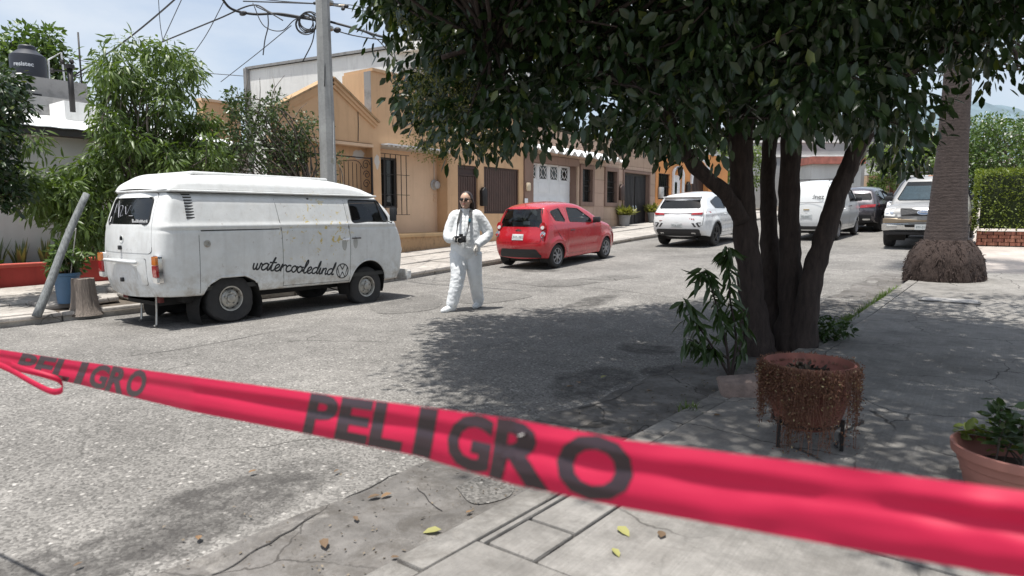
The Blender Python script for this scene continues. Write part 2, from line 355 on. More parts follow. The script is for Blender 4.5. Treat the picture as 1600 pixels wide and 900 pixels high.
# near pavement: kerb stones and broom-finished slabs, each its own piece
pave = MB(); yy = list(np.arange(-5, 15.5, .5))
pv = strip_mesh('pavement', lambda y: xk(y) + .03, lambda y: 9.0, yy, lambda x, y: gz(y) + .045, M_dirt, 3); pv['kind'] = 'structure'
kerb = strip_mesh('kerb', lambda y: xk(y) + .005, lambda y: xk(y) + .155, yy, lambda x, y: gz(y) + .04, M_dirt, 3); kerb['kind'] = 'structure'
def slab(name, quad, top, thick, mat, parent, bevel=.012, tilt=0):
    mb = MB(); zs = [gz(q[1]) + top + (rng.uniform(-tilt, tilt) if tilt else 0) for q in quad]
    mb.add([(q[0], q[1], z - thick) for q, z in zip(quad, zs)] + [(q[0], q[1], z) for q, z in zip(quad, zs)],
           [(3, 2, 1, 0), (4, 5, 6, 7), (0, 1, 5, 4), (1, 2, 6, 5), (2, 3, 7, 6), (3, 0, 4, 7)])
    return mb.build(name, mat, parent, bevel=bevel)
y = -4.4; k = 0
while y < 15:
    y1 = min(y + 1.02, 15.2); slab('kerb_stone', [(xk(y), y), (xk(y) + .15, y), (xk(y1 - .012) + .15, y1 - .012), (xk(y1 - .012), y1 - .012)], .085 + rng.uniform(-.006, .006), .16, M_kerb, kerb); y = y1
edges = [-4.4, -1.6, 2.02, 2.9, 6.2, 9.9, 11.3, 13.2, 15.2]
LID = (.24, .62)
for a_, b_ in zip(edges, edges[1:]):
    x0 = lambda y: xk(y) + .165
    for (p0, p1) in ((0, 2), (2, 3)):
        xs_ = lambda y, p: x0(y) if p == 0 else (-.1 + .015 * y if p == 1 else (2.6 if p == 2 else 7.5))
        if a_ == 2.02 and p0 == 0:                     # the little inspection lid sits in this slab
            cuts = [(a_, b_ - .01, 0, .03), (a_, b_ - .01, .045, .28), (a_, b_ - .01, .295, None)]
            for ya, yb, c0, c1 in cuts:
                nm = 'inspection_lid' if c0 == .045 else 'slab'; mt = M_side
                xa = lambda y: x0(y) + c0; xb = lambda y: (x0(y) + c1) if c1 else 2.59
                if nm == 'inspection_lid': ya, yb = 2.32, 2.88
                slab(nm, [(xa(ya), ya), (xb(ya), ya), (xb(yb), yb), (xa(yb), yb)], .088, .05, mt, pv)
            slab('slab', [(x0(2.02) + .045, 2.03), (x0(2.02) + .28, 2.03), (x0(2.3) + .28, 2.305), (x0(2.3) + .045, 2.305)], .088, .05, M_side, pv)
            continue
        slab('slab', [(xs_(a_, p0), a_), (xs_(a_, p1) - .008, a_), (xs_(b_ - .008, p1) - .008, b_ - .008), (xs_(b_ - .008, p0), b_ - .008)], .09, .06, M_side, pv, .008)
def pave_z(y): return gz(y) + .092
for q, nm in (((1440, 455, 1525, 466), 'drain_cover'), ((1515, 503, 1590, 512), 'drain_cover')):
    p0, p1 = onz(q[0], q[3], .3), onz(q[2], q[1], .3); mb = MB()
    cx, cy = (p0.x + p1.x) / 2, (p0.y + p1.y) / 2 - (.6 if q[0] > 1500 else 0); z = gz(cy) + .0935
    mb.box(cx - .34, cx + .34, cy - .22, cy + .22, z - .02, z + .006); mb.build(nm, pm('cover_metal', (.3, .29, .28), .7, var=.3), pv, bevel=.005)
    mb = MB()
    for s in (-1, 1): mb.box(cx - .37, cx + .37, cy + s * .235 - .012, cy + s * .235 + .012, z - .01, z + .003); mb.box(cx + s * .355 - .012, cx + s * .355 + .012, cy - .22, cy + .22, z - .01, z + .003)
    mb.build('cover_frame', pm('frame_metal', (.16, .155, .15), .8), pv)
crack([(1305, 725), (1315, 700), (1330, 690), (1345, 678)], .02, pv, .0965)
crack([(1600, 600), (1590, 590), (1582, 598), (1600, 590)], .02, pv, .0965)
# forecourt beyond the palm and paving by the hedge
sheet('forecourt', np.linspace(-1.05, 9, 12), np.arange(15.2, 60, .5), lambda x, y: gz(y) + .035, concrete('forecourt_paving', (.45, .4, .36), (5, 1.2, 5), .35))
# far pavement
lp = sheet('far_pavement', np.linspace(-15, -10.3, 4), np.concatenate([np.arange(-6, 12, .5), np.arange(12, 71, 2.0)]), lambda x, y: gz(y) + .06, M_dirt)
y = -4.0
while y < 44:
    L = 1.25 if y < 20 else 2.5
    slab('kerb_stone', [(-10.5, y), (-10.34, y), (-10.34, y + L - .015), (-10.5, y + L - .015)], .11 + rng.uniform(-.012, .012), .2, M_left, lp, .02)
    xs2 = [-10.51, -11.7, -12.9, -14.2] if y < 20 else [-10.51, -12.3, -14.2]
    for p, q in zip(xs2, xs2[1:]):
        if 3.0 < y < 5.2 and p == -10.51: 
            slab('slab', [(-11.69, y), (-11.05, y), (-11.12, y + L - .2), (-11.69, y + L - .02)], .15, .08, M_left, lp, .02, .03); continue
        slab('slab', [(q + .015, y), (p, y), (p, y + L - .02), (q + .015, y + L - .02)], .115 + (-10.51 - p) * .018 + rng.uniform(-.008, .008), .08, M_left, lp, .012, .012 if y < 9 else .006)
    y += L
def left_z(y): return gz(y) + .14
# blades of grass in the kerb joint
def grass(name, pts, n, h, mat, label, parent=None):
    g = np.random.default_rng(len(pts) + n); V = []; Fc = []
    P = np.array(pts)[g.integers(0, len(pts), n)] + g.normal(0, .035, (n, 3)) * (1, 1, 0)
    a = g.uniform(0, 6.28, n); hh = h * g.uniform(.4, 1.1, n); w = .004 + .004 * g.random(n)
    d = np.stack([np.cos(a), np.sin(a), 0 * a], 1); s = np.stack([-np.sin(a), np.cos(a), 0 * a], 1); up = np.array([0, 0, 1.])
    v = np.stack([P - s * w[:, None], P + s * w[:, None], P + d * (hh * .25)[:, None] + up * (hh * .6)[:, None] + s * w[:, None] * .7, P + d * (hh * .25)[:, None] + up * (hh * .6)[:, None] - s * w[:, None] * .7, P + d * (hh * .7)[:, None] + up * hh[:, None], P + d * (hh * .71)[:, None] + up * hh[:, None]], 1).reshape(-1, 3)
    b = np.arange(n)[:, None] * 6; Fc = np.concatenate([b + [0, 1, 2, 3], b + [3, 2, 5, 4]])
    o = bulk(name, v, Fc, mat); return tag(o, label, 'grass', kind='stuff')
M_grass = leafmat('grass_green', (.06, .11, .02), (.14, .2, .05), .6, .3)
grass('grass_tufts', [(xk(y) - .03 + .05 * mnoise.noise(Vector((y, 2, 0))), y, gz(y) + .03) for y in np.concatenate([np.arange(7.6, 9.6, .03), np.arange(10, 12.6, .12)])], 1500, .1, M_grass, 'green grass growing along the near kerb joint')
# ------------------------------------------------------------------ vehicle shells
def sdpoly(X, Z, poly):                              # signed distance to a polygon (negative inside)
    P = np.array(poly, float); n = len(P); d = np.full(X.shape, 1e9); s = np.ones(X.shape)
    for i in range(n):
        a = P[i]; b = P[i - 1]; e = b - a; wx = X - a[0]; wz = Z - a[1]
        t = np.clip((wx * e[0] + wz * e[1]) / (e @ e), 0, 1); bx = wx - e[0] * t; bz = wz - e[1] * t
        d = np.minimum(d, bx * bx + bz * bz)
        c1 = Z >= a[1]; c2 = Z < b[1]; c3 = e[0] * wz > e[1] * wx
        s = np.where((c1 & c2 & c3) | (~c1 & ~c2 & ~c3), -s, s)
    return s * np.sqrt(d)
def inset(poly, r):
    P = np.array(poly, float); n = len(P); A = sum(P[i - 1][0] * P[i][1] - P[i][0] * P[i - 1][1] for i in range(n))
    if A < 0: P = P[::-1]
    L = []
    for i in range(n):
        a, b = P[i], P[(i + 1) % n]; d = (b - a) / np.linalg.norm(b - a); nrm = np.array([-d[1], d[0]]); L.append((a + nrm * r, d))
    out = []
    for i in range(n):
        (p, d), (q, e) = L[i - 1], L[i]; den = d[0] * e[1] - d[1] * e[0]
        t = ((q - p)[0] * e[1] - (q - p)[1] * e[0]) / den if abs(den) > 1e-6 else 0; out.append(p + d * t)
    return out
def rpoly(X, Z, poly, r): return sdpoly(X, Z, inset(poly, r)) - r
def round_poly(poly, r, k=5):                        # the rounded outline as points
    P = [np.array(p, float) for p in poly]; n = len(P); out = []
    for i in range(n):
        a, b, c = P[i - 1], P[i], P[(i + 1) % n]; u = (a - b) / np.linalg.norm(a - b); w = (c - b) / np.linalg.norm(c - b)
        dd = min(r / max(math.tan(math.acos(np.clip(u @ w, -1, 1)) / 2), .2), .45 * np.linalg.norm(a - b), .45 * np.linalg.norm(c - b))
        p, q = b + u * dd, b + w * dd
        for t in np.linspace(0, 1, k): out.append((1 - t) ** 2 * p + 2 * t * (1 - t) * b + t * t * q)
    return out
class Grid:
    def __init__(s, P): s.P = P; s.lock = np.zeros(P.shape[:2], bool); s.reg = []
    def region(s, name, phi):
        phi = phi.copy(); phi[np.abs(phi) < 1e-5] = 0; ni, nj = phi.shape; best = np.full(phi.shape, 9.); tgt = s.P.copy()
        for ax in (0, 1):
            A = (slice(None, -1), slice(None)) if ax == 0 else (slice(None), slice(None, -1)); B = (slice(1, None), slice(None)) if ax == 0 else (slice(None), slice(1, None))
            pa, pb = phi[A], phi[B]; cr_ = pa * pb < 0
            for i, j in zip(*np.nonzero(cr_)):
                i2, j2 = (i + 1, j) if ax == 0 else (i, j + 1); t = phi[i, j] / (phi[i, j] - phi[i2, j2]); X = s.P[i, j] * (1 - t) + s.P[i2, j2] * t
                c = [(t, i, j), (1 - t, i2, j2)]; c = [q for q in c if not s.lock[q[1], q[2]]]
                if not c: continue
                q = min(c)
                if q[0] < best[q[1], q[2]]: best[q[1], q[2]] = q[0]; tgt[q[1], q[2]] = X
        mv = best < 8; s.P[mv] = tgt[mv]; phi[mv] = 0; s.lock |= phi == 0; s.reg.append((name, phi))
    def faces(s, names):
        ni, nj = s.P.shape[:2]; i, j = np.meshgrid(np.arange(ni - 1), np.arange(nj - 1), indexing='ij'); a = (i * nj + j).ravel()
        quads = [tuple(q) for q in np.stack([a, a + nj, a + nj + 1, a + 1], 1)]; lab = ['body'] * len(quads)
        for name, phi in s.reg:
            ph = phi.ravel(); nq = []; nl = []
            for q, lb in zip(quads, lab):
                v = [ph[k] for k in q]; mn, mxv = min(v), max(v)
                if mn >= 0: nq.append(q); nl.append(lb)
                elif mxv <= 0: nq.append(q); nl.append(name)
                elif len(q) == 4 and v[0] == 0 == v[2]:
                    for t in ((q[0], q[1], q[2]), (q[0], q[2], q[3])): nq.append(t); nl.append(name if sum(ph[k] for k in t) < 0 else lb)
                elif len(q) == 4 and v[1] == 0 == v[3]:
                    for t in ((q[0], q[1], q[3]), (q[1], q[2], q[3])): nq.append(t); nl.append(name if sum(ph[k] for k in t) < 0 else lb)
                else: nq.append(q); nl.append(name if sum(v) < 0 else lb)
            quads, lab = nq, nl
        out = {}
        for q, lb in zip(quads, lab): out.setdefault(lb, []).append(q)
        return out
class Shell:
    """closed car-like skin: side outline (rear, top, front, bottom curves in x,z) with a width law and rounded edges"""
    def __init__(s, rear, top, front, bottom, sec, plan, r=.14, rb=.05, bow=(.05, .04, .06), nx=120, nz=60, nq=24, bumpf=None, sm=8):
        s.sec = np.array(sec, float); s.plan = np.array(plan, float); s.r = r; s.rb = rb; s.bumpf = bumpf
        rc, tp, fr, bt = [catm(c, sm) for c in (rear, top, front, bottom)]
        s.edge = np.concatenate([rc, tp[1:], fr[::-1][1:]]); s.bt = bt
        cl = lambda n: (lambda t: .45 * t + .55 * (.5 - .5 * np.cos(np.pi * t)))(np.linspace(0, 1, n))
        u, v = cl(nx), cl(nz)
        def byx(c, u): x = c[0][0] + u * (c[-1][0] - c[0][0]); return np.stack([x, np.interp(x, c[:, 0], c[:, 1])], 1)
        def byz(c, v): z = c[0][1] + v * (c[-1][1] - c[0][1]); return np.stack([np.interp(z, c[:, 1], c[:, 0]), z], 1)
        B, T, Rr, Fr = byx(bt, u), byx(tp, u), byz(rc, v), byz(fr, v); U, Vv = u[:, None, None], v[None, :, None]
        G = (1 - Vv) * B[:, None] + Vv * T[:, None] + (1 - U) * Rr[None] + U * Fr[None] - ((1 - U) * (1 - Vv) * B[0] + U * (1 - Vv) * B[-1] + (1 - U) * Vv * T[0] + U * Vv * T[-1])
        Y = s.y(G[..., 0], G[..., 1]); s.side = np.stack([G[..., 0], Y, G[..., 1]], -1); s.grids = {}
        for sg in (1, -1): s.grids[sg] = Grid(s.side * (1, sg, 1))
        # strip over rear, top and front
        bd = np.concatenate([s.side[0, :], s.side[1:, -1], s.side[-1, ::-1][1:]]); nb = len(bd)
        d = np.gradient(bd[:, [0, 2]], axis=0); nrm = np.stack([-d[:, 1], d[:, 0]], 1); nrm /= np.linalg.norm(nrm, axis=1)[:, None] + 1e-9
        part = np.concatenate([np.full(nz, bow[0]), np.full(nx - 1, bow[1]), np.full(nz - 1, bow[2])]); k = np.ones(9) / 9
        part = np.convolve(np.pad(part, 4, 'edge'), k, 'valid'); nrm = np.stack([np.convolve(np.pad(nrm[:, c], 4, 'edge'), k, 'valid') for c in (0, 1)], 1)
        q = np.sin(np.linspace(-1, 1, nq) * np.pi / 2) * .35 + np.linspace(-1, 1, nq) * .65
        S = np.zeros((nb, nq, 3)); S[..., 0] = bd[:, None, 0] + (nrm[:, 0] * part)[:, None] * (1 - q * q); S[..., 2] = bd[:, None, 2] + (nrm[:, 1] * part)[:, None] * (1 - q * q); S[..., 1] = bd[:, None, 1] * q
        s.strip = Grid(S); s.sidx = (np.arange(nb) < nz, np.arange(nb) >= nx + nz - 2)
        s.xm = (s.edge[:, 0].min() + s.edge[:, 0].max()) / 2
    def W(s, x, z):
        w = np.interp(z, s.sec[:, 0], s.sec[:, 1]) * np.interp(x, s.plan[:, 0], s.plan[:, 1])
        return w + (s.bumpf(x, z) if s.bumpf else 0)
    def y(s, x, z):
        x, z = np.asarray(x, float), np.asarray(z, float)
        def dist(c):
            d = np.full(x.shape, 1e9)
            for i in range(len(c) - 1):
                a, e = c[i], c[i + 1] - c[i]; t = np.clip(((x - a[0]) * e[0] + (z - a[1]) * e[1]) / (e @ e + 1e-12), 0, 1)
                d = np.minimum(d, np.hypot(x - a[0] - e[0] * t, z - a[1] - e[1] * t))
            return d
        d1 = np.clip(1 - dist(s.edge) / s.r, 0, 1); d2 = np.clip(1 - dist(s.bt) / s.rb, 0, 1)
        return s.W(x, z) - s.r * (1 - np.sqrt(1 - d1 * d1)) - s.rb * (1 - np.sqrt(1 - d2 * d2))
    def side_region(s, name, poly=None, rad=.03, circle=None, side=(1, -1)):
        for sg in side:
            g = s.grids[sg]; X, Z = g.P[..., 0], g.P[..., 2]
            g.region(name, rpoly(X, Z, poly, rad) if poly is not None else np.hypot(X - circle[0], Z - circle[1]) - circle[2])
    def end_region(s, name, poly, rad=.03, rear=True, xlim=None):     # poly in (y, z)
        g = s.strip; X = g.P[..., 0]; ph = rpoly(g.P[..., 1], g.P[..., 2], poly, rad); xl = s.xm if xlim is None else xlim
        ph = np.where((X < xl) if rear else (X > xl), ph, .5); g.region(name, ph)
    def top_region(s, name, poly, rad=.03):                          # poly in (x, y), upward-facing skin only
        g = s.strip; ph = rpoly(g.P[..., 0], g.P[..., 1], poly, rad); nb = len(g.P); ph[s.sidx[0] | s.sidx[1]] = .5; g.region(name, ph)
    def build(s, parent, spec, body='body', skip=('hole',)):
        """spec: region -> (object name, material, parent region or None, inset, split by side)"""
        mats = {}; V = []; acc = {}
        def put(lb, g, fs, flip, sg):
            key = (lb, sg if spec.get(lb, (0,) * 5)[4] else 0); acc.setdefault(key, [[], []]); vv, ff = acc[key]; idx = {}
            P = g.P.reshape(-1, 3)
            for f in fs:
                nf = []
                for k in f:
                    if k not in idx: idx[k] = len(vv); vv.append(tuple(P[k]))
                    nf.append(idx[k])
                ff.append(tuple(nf[::-1] if flip else nf))
        for sg in (1, -1):
            for lb, fs in s.grids[sg].faces(None).items():
                if lb not in skip: put(lb, s.grids[sg], fs, sg > 0, sg)
        for lb, fs in s.strip.faces(None).items():
            if lb not in skip: put(lb, s.strip, fs, False, 0)
        objs = {}
        for (lb, sg), (vv, ff) in acc.items():
            nm, mat, par, off, spl = spec[lb]; me = bpy.data.meshes.new(nm); me.from_pydata(vv, [], ff)
            bm = bmesh.new(); bm.from_mesh(me); bmesh.ops.remove_doubles(bm, verts=bm.verts, dist=2e-4)
            if off:
                bm.normal_update()
                for v in bm.verts: v.co -= v.normal * off
            bm.to_mesh(me); bm.free(); finish(me, True); objs[(lb, sg)] = link(nm, me, mat)
        for (lb, sg), o in objs.items():
            par = spec[lb][2]; po = objs.get((par, sg)) or objs.get((par, 0)) if par else None; o.parent = po or parent
        return objs
    def surf(s, x, z, sg, off=.004): return (x, sg * (float(s.y(x, z)) + off), z)
    def line(s, pts, sg, rad, off=0., n=4, mb=None, dens=.06):        # moulding or seam lying on the side
        P = []
        for a, b in zip(pts, pts[1:]):
            k = max(1, int(math.hypot(b[0] - a[0], b[1] - a[1]) / dens))
            for t in range(k): P.append((a[0] + (b[0] - a[0]) * t / k, a[1] + (b[1] - a[1]) * t / k))
        P.append(pts[-1]); mb = mb or MB(); xs = np.array([p[0] for p in P]); zs = np.array([p[1] for p in P]); ys = s.y(xs, zs) + off
        mb.tube([(x, sg * y, z) for x, y, z in zip(xs, ys, zs)], rad, n); return mb
    def endx(s, y, z, rear=True, off=.004):                          # x of the rear or front skin at (y, z)
        g = s.strip.P; X = g[..., 0]; m = (X < s.xm) if rear else (X > s.xm)
        d = np.where(m, (g[..., 1] - y) ** 2 + (g[..., 2] - z) ** 2, 9e9); k = np.argsort(d.ravel())[:4]; w = 1 / (d.ravel()[k] + 1e-6)
        return float((X.ravel()[k] * w).sum() / w.sum()) + (-off if rear else off)
def wheel(parent, x, y, r, w, rimr, style, mats, sg, flat=0, name='wheel'):
    """tyre with a rim and a hub; sg = +1 for the left side"""
    M_t, M_r, M_d = mats; mb = MB(); h = w / 2
    prof = [(rimr, -h * .8), (rimr + .02, -h), (r - .035, -h), (r - .012, -h * .85), (r, -h * .6), (r, h * .6), (r - .012, h * .85), (r - .035, h), (rimr + .02, h), (rimr, h * .8)]
    mb.lathe(prof + [(rimr, -h * .8)], 40, (0, 0, 0), 'y', cap=False)
    v = mb.v
    if flat: mb.v = [(p[0] * (1 + (.06 if p[2] < -.1 else 0)), p[1] * (1 + (.22 if p[2] < -r * .55 else 0)), max(p[2], -r + flat)) for p in v]
    o = mb.build(name, M_t, parent, smooth=40); o.location = (x, y, r - flat); f = sg * h
    mb = MB(); d = lambda a: f - sg * a
    mb.lathe([(rimr + .004, d(.012)), (rimr + .006, d(.0)), (rimr - .012, d(.004)), (rimr - .02, d(.03)), (rimr - .03, d(.05))], 36, (0, 0, 0), 'y', cap=False)
    if style == 'steel':
        mb.lathe([(rimr - .03, d(.05)), (rimr * .72, d(.028)), (rimr * .5, d(.02)), (rimr * .3, d(.02)), (.001, d(.02))], 36, (0, 0, 0), 'y')
        ri = mb.build('rim', M_r, o, smooth=50); mb = MB()
        for k in range(10):
            a = k * math.pi / 5; mb.lathe([(.018, d(.026)), (.018, d(.034)), (.001, d(.025))], 8, (rimr * .84 * math.cos(a), -sg * .012, rimr * .84 * math.sin(a)), 'y')
        mb.build('vent_hole', M_d, o)['kind'] = 'stuff'; mb = MB()
        mb.lathe([(rimr * .36, d(.018)), (rimr * .34, d(-.004)), (rimr * .22, d(-.012)), (.001, d(-.012))], 20, (0, 0, 0), 'y')
        for k in range(5): a = k * 2 * math.pi / 5 + .3; mb.lathe([(.014, d(.02)), (.014, d(-.0)), (.001, d(-.004))], 6, (rimr * .5 * math.cos(a), 0, rimr * .5 * math.sin(a)), 'y')
        mb.build('hub_cap', M_r, o, smooth=40)
    else:
        mb.build('rim', M_r, o, smooth=50); mb = MB()
        mb.lathe([(rimr - .02, d(.07)), (.001, d(.075))], 30, (0, 0, 0), 'y'); mb.build('brake_disc', M_d, o); mb = MB(); n = style
        for k in range(n):
            a = 2 * math.pi * k / n + .2
            for t0, t1, hw0, hw1 in ((.02, rimr - .012, .026 if n < 7 else .015, .02 if n < 7 else .02),):
                ca, sa = math.cos(a), math.sin(a); P = []
                for t, hw, dd in ((t0, hw0, .006), (t1, hw1, .018)):
                    for e in (-1, 1):
                        for q in (0, .02): P.append((ca * t - sa * hw * e, d(dd + q), sa * t + ca * hw * e))
                mb.add(P, [(0, 2, 6, 4), (1, 5, 7, 3), (0, 4, 5, 1), (2, 3, 7, 6), (4, 6, 7, 5), (0, 1, 3, 2)])
        mb.lathe([(.062, d(.02)), (.058, d(.0)), (.03, d(-.004)), (.001, d(-.004))], 20, (0, 0, 0), 'y'); mb.build('spokes', M_r, o, smooth=40)
    return o
def arch_liner(parent, sh, x, z, r, sg, inner=.42, mat=None):
    mb = MB(); A = np.linspace(R(-25), R(205), 22); rings = []
    for a in A:
        px, pz = x + r * math.cos(a), z + r * math.sin(a); yo = float(sh.y(px, max(pz, sh.bt[:, 1].min()))) - .012
        rings.append([(px, sg * yo, pz), (px, sg * inner, pz)])
    mb.rings(rings, False, False); c = len(mb.v); mb.add([q[1] for q in rings] + [(x, sg * inner, z)], [(i, i + 1, len(rings)) for i in range(len(rings) - 1)])
    return mb.build('wheel_arch', mat, parent)
def on_end(mb, sh, poly, rear, depth, off=0, inv=False):             # plate-like prism on the rear/front, poly in (y, z)
    c = np.mean(poly, axis=0); n = len(poly); sgn = -1 if rear else 1
    A = [(sh.endx(p[0], p[1], rear, off), p[0], p[1]) for p in poly]; B = [(a[0] + sgn * depth, a[1], a[2]) for a in A]
    xa = sh.endx(c[0], c[1], rear, off) + sgn * depth
    mb.add(A + B + [(xa, c[0], c[1])], [(i, (i + 1) % n, n + (i + 1) % n, n + i) for i in range(n)] + [(n + i, n + (i + 1) % n, 2 * n) for i in range(n)]); return mb
def loop_tube(pts, rad, n=5, mb=None):
    mb = mb or MB(); P = [Vector(p) for p in pts]; N = len(P); rings = []
    for i in range(N):
        t = (P[(i + 1) % N] - P[i - 1]).normalized(); a = Vector((0, 0, 1)) if abs(t.z) < .8 else Vector((0, 1, 0)); u = t.cross(a).normalized(); w = t.cross(u)
        if i and (u.dot(pu) < 0): u, w = -u, -w
        pu = u; rings.append([P[i] + (u * math.cos(2 * math.pi * k / n) + w * math.sin(2 * math.pi * k / n)) * rad for k in range(n)])
    rings.append(rings[0]); return mb.rings(rings, True, False)
def paint(name, col, rough=.3, coat=.8, metal=0., dirt=.25, dcol=(.3, .27, .23)):
    m, n, l, b = newmat(name); v = coords(n, l, 'obj'); sx = n.new('ShaderNodeSeparateXYZ'); l.new(v, sx.inputs[0])
    f = noi(n, l, v, 4, 6, .65); low = ramp(n, l, sx.outputs[2], .75, .25)
    d = mth(n, l, 'MULTIPLY', mth(n, l, 'ADD', mth(n, l, 'MULTIPLY', low, .7), .3), ramp(n, l, f, .38, .75, 0, dirt * 1.6))
    c = mixc(n, l, d, col, dcol); l.new(c, b.inputs['Base Color']); b.inputs['Metallic'].default_value = metal
    l.new(ramp(n, l, f, .2, .8, rough - .06, rough + .16), b.inputs['Roughness'])
    b.inputs['Coat Weight'].default_value = coat; b.inputs['Coat Roughness'].default_value = .08; return m
M_tyre = pm('tyre_rubber', (.032, .031, .031), .85, var=.4, vs=5, bump=.3, bsc=50)
M_under = pm('underbody', (.02, .019, .018), .9, var=.5)
M_seal = pm('rubber_seal', (.015, .015, .016), .6, bump=0)
M_seam = pm('panel_gap', (.05, .05, .05), .9, bump=0)
M_plast = pm('black_plastic', (.025, .025, .027), .55, var=.2, bump=.1)
M_chrome = pm('chrome', (.75, .75, .75), .16, 1, var=.05, bump=0)
M_steel = pm('grey_steel', (.42, .41, .38), .42, .7, var=.25, vs=12, bump=.15, col2=(.2, .13, .08), c2cut=(.55, .75))
M_alloy = pm('alloy', (.3, .3, .31), .38, .6, var=.12, bump=0)
M_glass = glassmat('car_glass', (.6, .66, .66), .88); M_dglass = glassmat('dark_glass', (.06, .07, .07), .5)
M_red_l = pm('lamp_red', (.32, .012, .015), .15, var=.1, bump=0, coat=1); M_amb = pm('lamp_amber', (.55, .17, .02), .2, bump=0, coat=1)
M_clear = pm('lamp_clear', (.62, .62, .6), .12, .1, bump=0, coat=1); M_plate = pm('plate_white', (.5, .52, .52), .5, bump=0); M_inkd = pm('plate_ink', (.06, .09, .09), .6, bump=0)
M_seat = pm('seat_fabric', (.2, .2, .205), .85)
def seats(parent, rows, zf=.45, w=.24, back=.62, mat=None):
    for x, ysl in rows:
        for y in ysl:
            mb = MB(); mb.box(x - .22, x + .25, y - w, y + w, zf - .12, zf + .06); 
            mb.add([(x - .24, y - w, zf), (x - .24, y + w, zf), (x - .12, y + w, zf), (x - .12, y - w, zf), (x - .38, y - w * .85, zf + back), (x - .38, y + w * .85, zf + back), (x - .28, y + w * .85, zf + back), (x - .28, y - w * .85, zf + back)], [(0, 1, 2, 3), (4, 7, 6, 5), (0, 4, 5, 1), (1, 5, 6, 2), (2, 6, 7, 3), (3, 7, 4, 0)])
            mb.box(x - .40, x - .30, y - .12, y + .12, zf + back + .03, zf + back + .2); mb.build('seat', mat or M_seat, parent, bevel=.03)
# ------------------------------------------------------------------ the old white panel van
def van_paint():
    m, n, l, b = newmat('van_paint'); v = coords(n, l, 'obj'); sx = n.new('ShaderNodeSeparateXYZ'); l.new(v, sx.inputs[0])
    f = noi(n, l, v, 2.2, 7, .65); c = mixc(n, l, ramp(n, l, f, .3, .7), (.62, .635, .63), (.75, .76, .75))
    low = ramp(n, l, sx.outputs[2], .8, .35); g = mth(n, l, 'MULTIPLY', ramp(n, l, noi(n, l, v, 7, 6, .7), .42, .72), mth(n, l, 'ADD', mth(n, l, 'MULTIPLY', low, .85), .2))
    c = mixc(n, l, g, c, (.34, .29, .22))
    strk = noi(n, l, coords(n, l, 'obj', (9, 9, .8)), 1.5, 5, .6); c = mixc(n, l, ramp(n, l, strk, .55, .8, 0, .35), c, (.42, .42, .4))
    # yellowed and rusty scabs on the sliding door panel
    dx = mth(n, l, 'SUBTRACT', sx.outputs[0], .2); dz = mth(n, l, 'SUBTRACT', sx.outputs[2], 1.2)
    zone = ramp(n, l, mth(n, l, 'ADD', mth(n, l, 'MULTIPLY', mth(n, l, 'MULTIPLY', dx, dx), 1.6), mth(n, l, 'MULTIPLY', mth(n, l, 'MULTIPLY', dz, dz), 2.6)), 1., .25)
    sp = noi(n, l, v, 11, 3, .6, .6); c = mixc(n, l, mth(n, l, 'MULTIPLY', zone, ramp(n, l, sp, .60, .66)), c, (.58, .45, .14))
    sp2 = noi(n, l, v, 17, 4, .6, .4); c = mixc(n, l, mth(n, l, 'MULTIPLY', ramp(n, l, sp2, .665, .71), mth(n, l, 'ADD', mth(n, l, 'MULTIPLY', zone, .7), .25)), c, (.2, .12, .07))
    l.new(c, b.inputs['Base Color']); l.new(ramp(n, l, f, .2, .8, .34, .6), b.inputs['Roughness']); b.inputs['Coat Weight'].default_value = .25; b.inputs['Coat Roughness'].default_value = .25
    bumpn(n, l, noi(n, l, v, 2.3, 3), b, .25, .02); return m
SCRIPT = {'w': (1.0, [[(0, .9), (.05, .25), (.2, 0), (.38, .25), (.42, .9), (.42, .3), (.55, 0), (.75, .25), (.82, .95), (1.0, .78)]]),
 'a': (.95, [[(.75, .8), (.5, 1), (.15, .8), (.02, .4), (.17, .03), (.45, .1), (.7, .5), (.78, .98), (.73, .3), (.83, .02), (1.05, .2)]]),
 't': (.62, [[(0, .2), (.25, 1), (.42, 1.7), (.42, 1.95), (.3, 1.5), (.22, .5), (.3, .05), (.5, .02), (.7, .25)], [(-.12, 1.16), (.72, 1.22)]]),
 'e': (.7, [[(0, .25), (.3, .42), (.55, .75), (.4, 1), (.15, .8), (.08, .4), (.22, .05), (.5, .02), (.75, .28)]]),
 'r': (.72, [[(0, .25), (.16, .9), (.2, 1.08), (.17, .5), (.15, 0)], [(.16, .45), (.36, .86), (.6, .98), (.75, .8)]]),
 'c': (.74, [[(.62, .85), (.4, 1), (.12, .75), (.08, .35), (.25, .03), (.55, .08), (.8, .35)]]),
 'o': (.74, [[(.35, 1), (.08, .7), (.08, .3), (.35, 0), (.62, .3), (.62, .7), (.35, 1), (.5, .84), (.8, .86)]]),
 'l': (.6, [[(0, .2), (.3, .9), (.5, 1.6), (.42, 2.0), (.28, 1.7), (.2, .8), (.25, .1), (.45, .02), (.65, .25)]]),
 'd': (.95, [[(.7, .85), (.45, 1), (.12, .75), (.05, .35), (.2, .03), (.5, .15), (.72, .6), (.9, 1.5), (.88, 2.0), (.76, 1.6), (.7, .6), (.76, .06), (1.0, .2)]]),
 'i': (.42, [[(0, .3), (.15, .98), (.13, .3), (.25, .02), (.45, .25)]]),
 'n': (.8, [[(0, .35), (.12, 1), (.1, 0)], [(.1, .5), (.34, .96), (.54, .9), (.53, .3), (.64, .02), (.85, .25)]])}
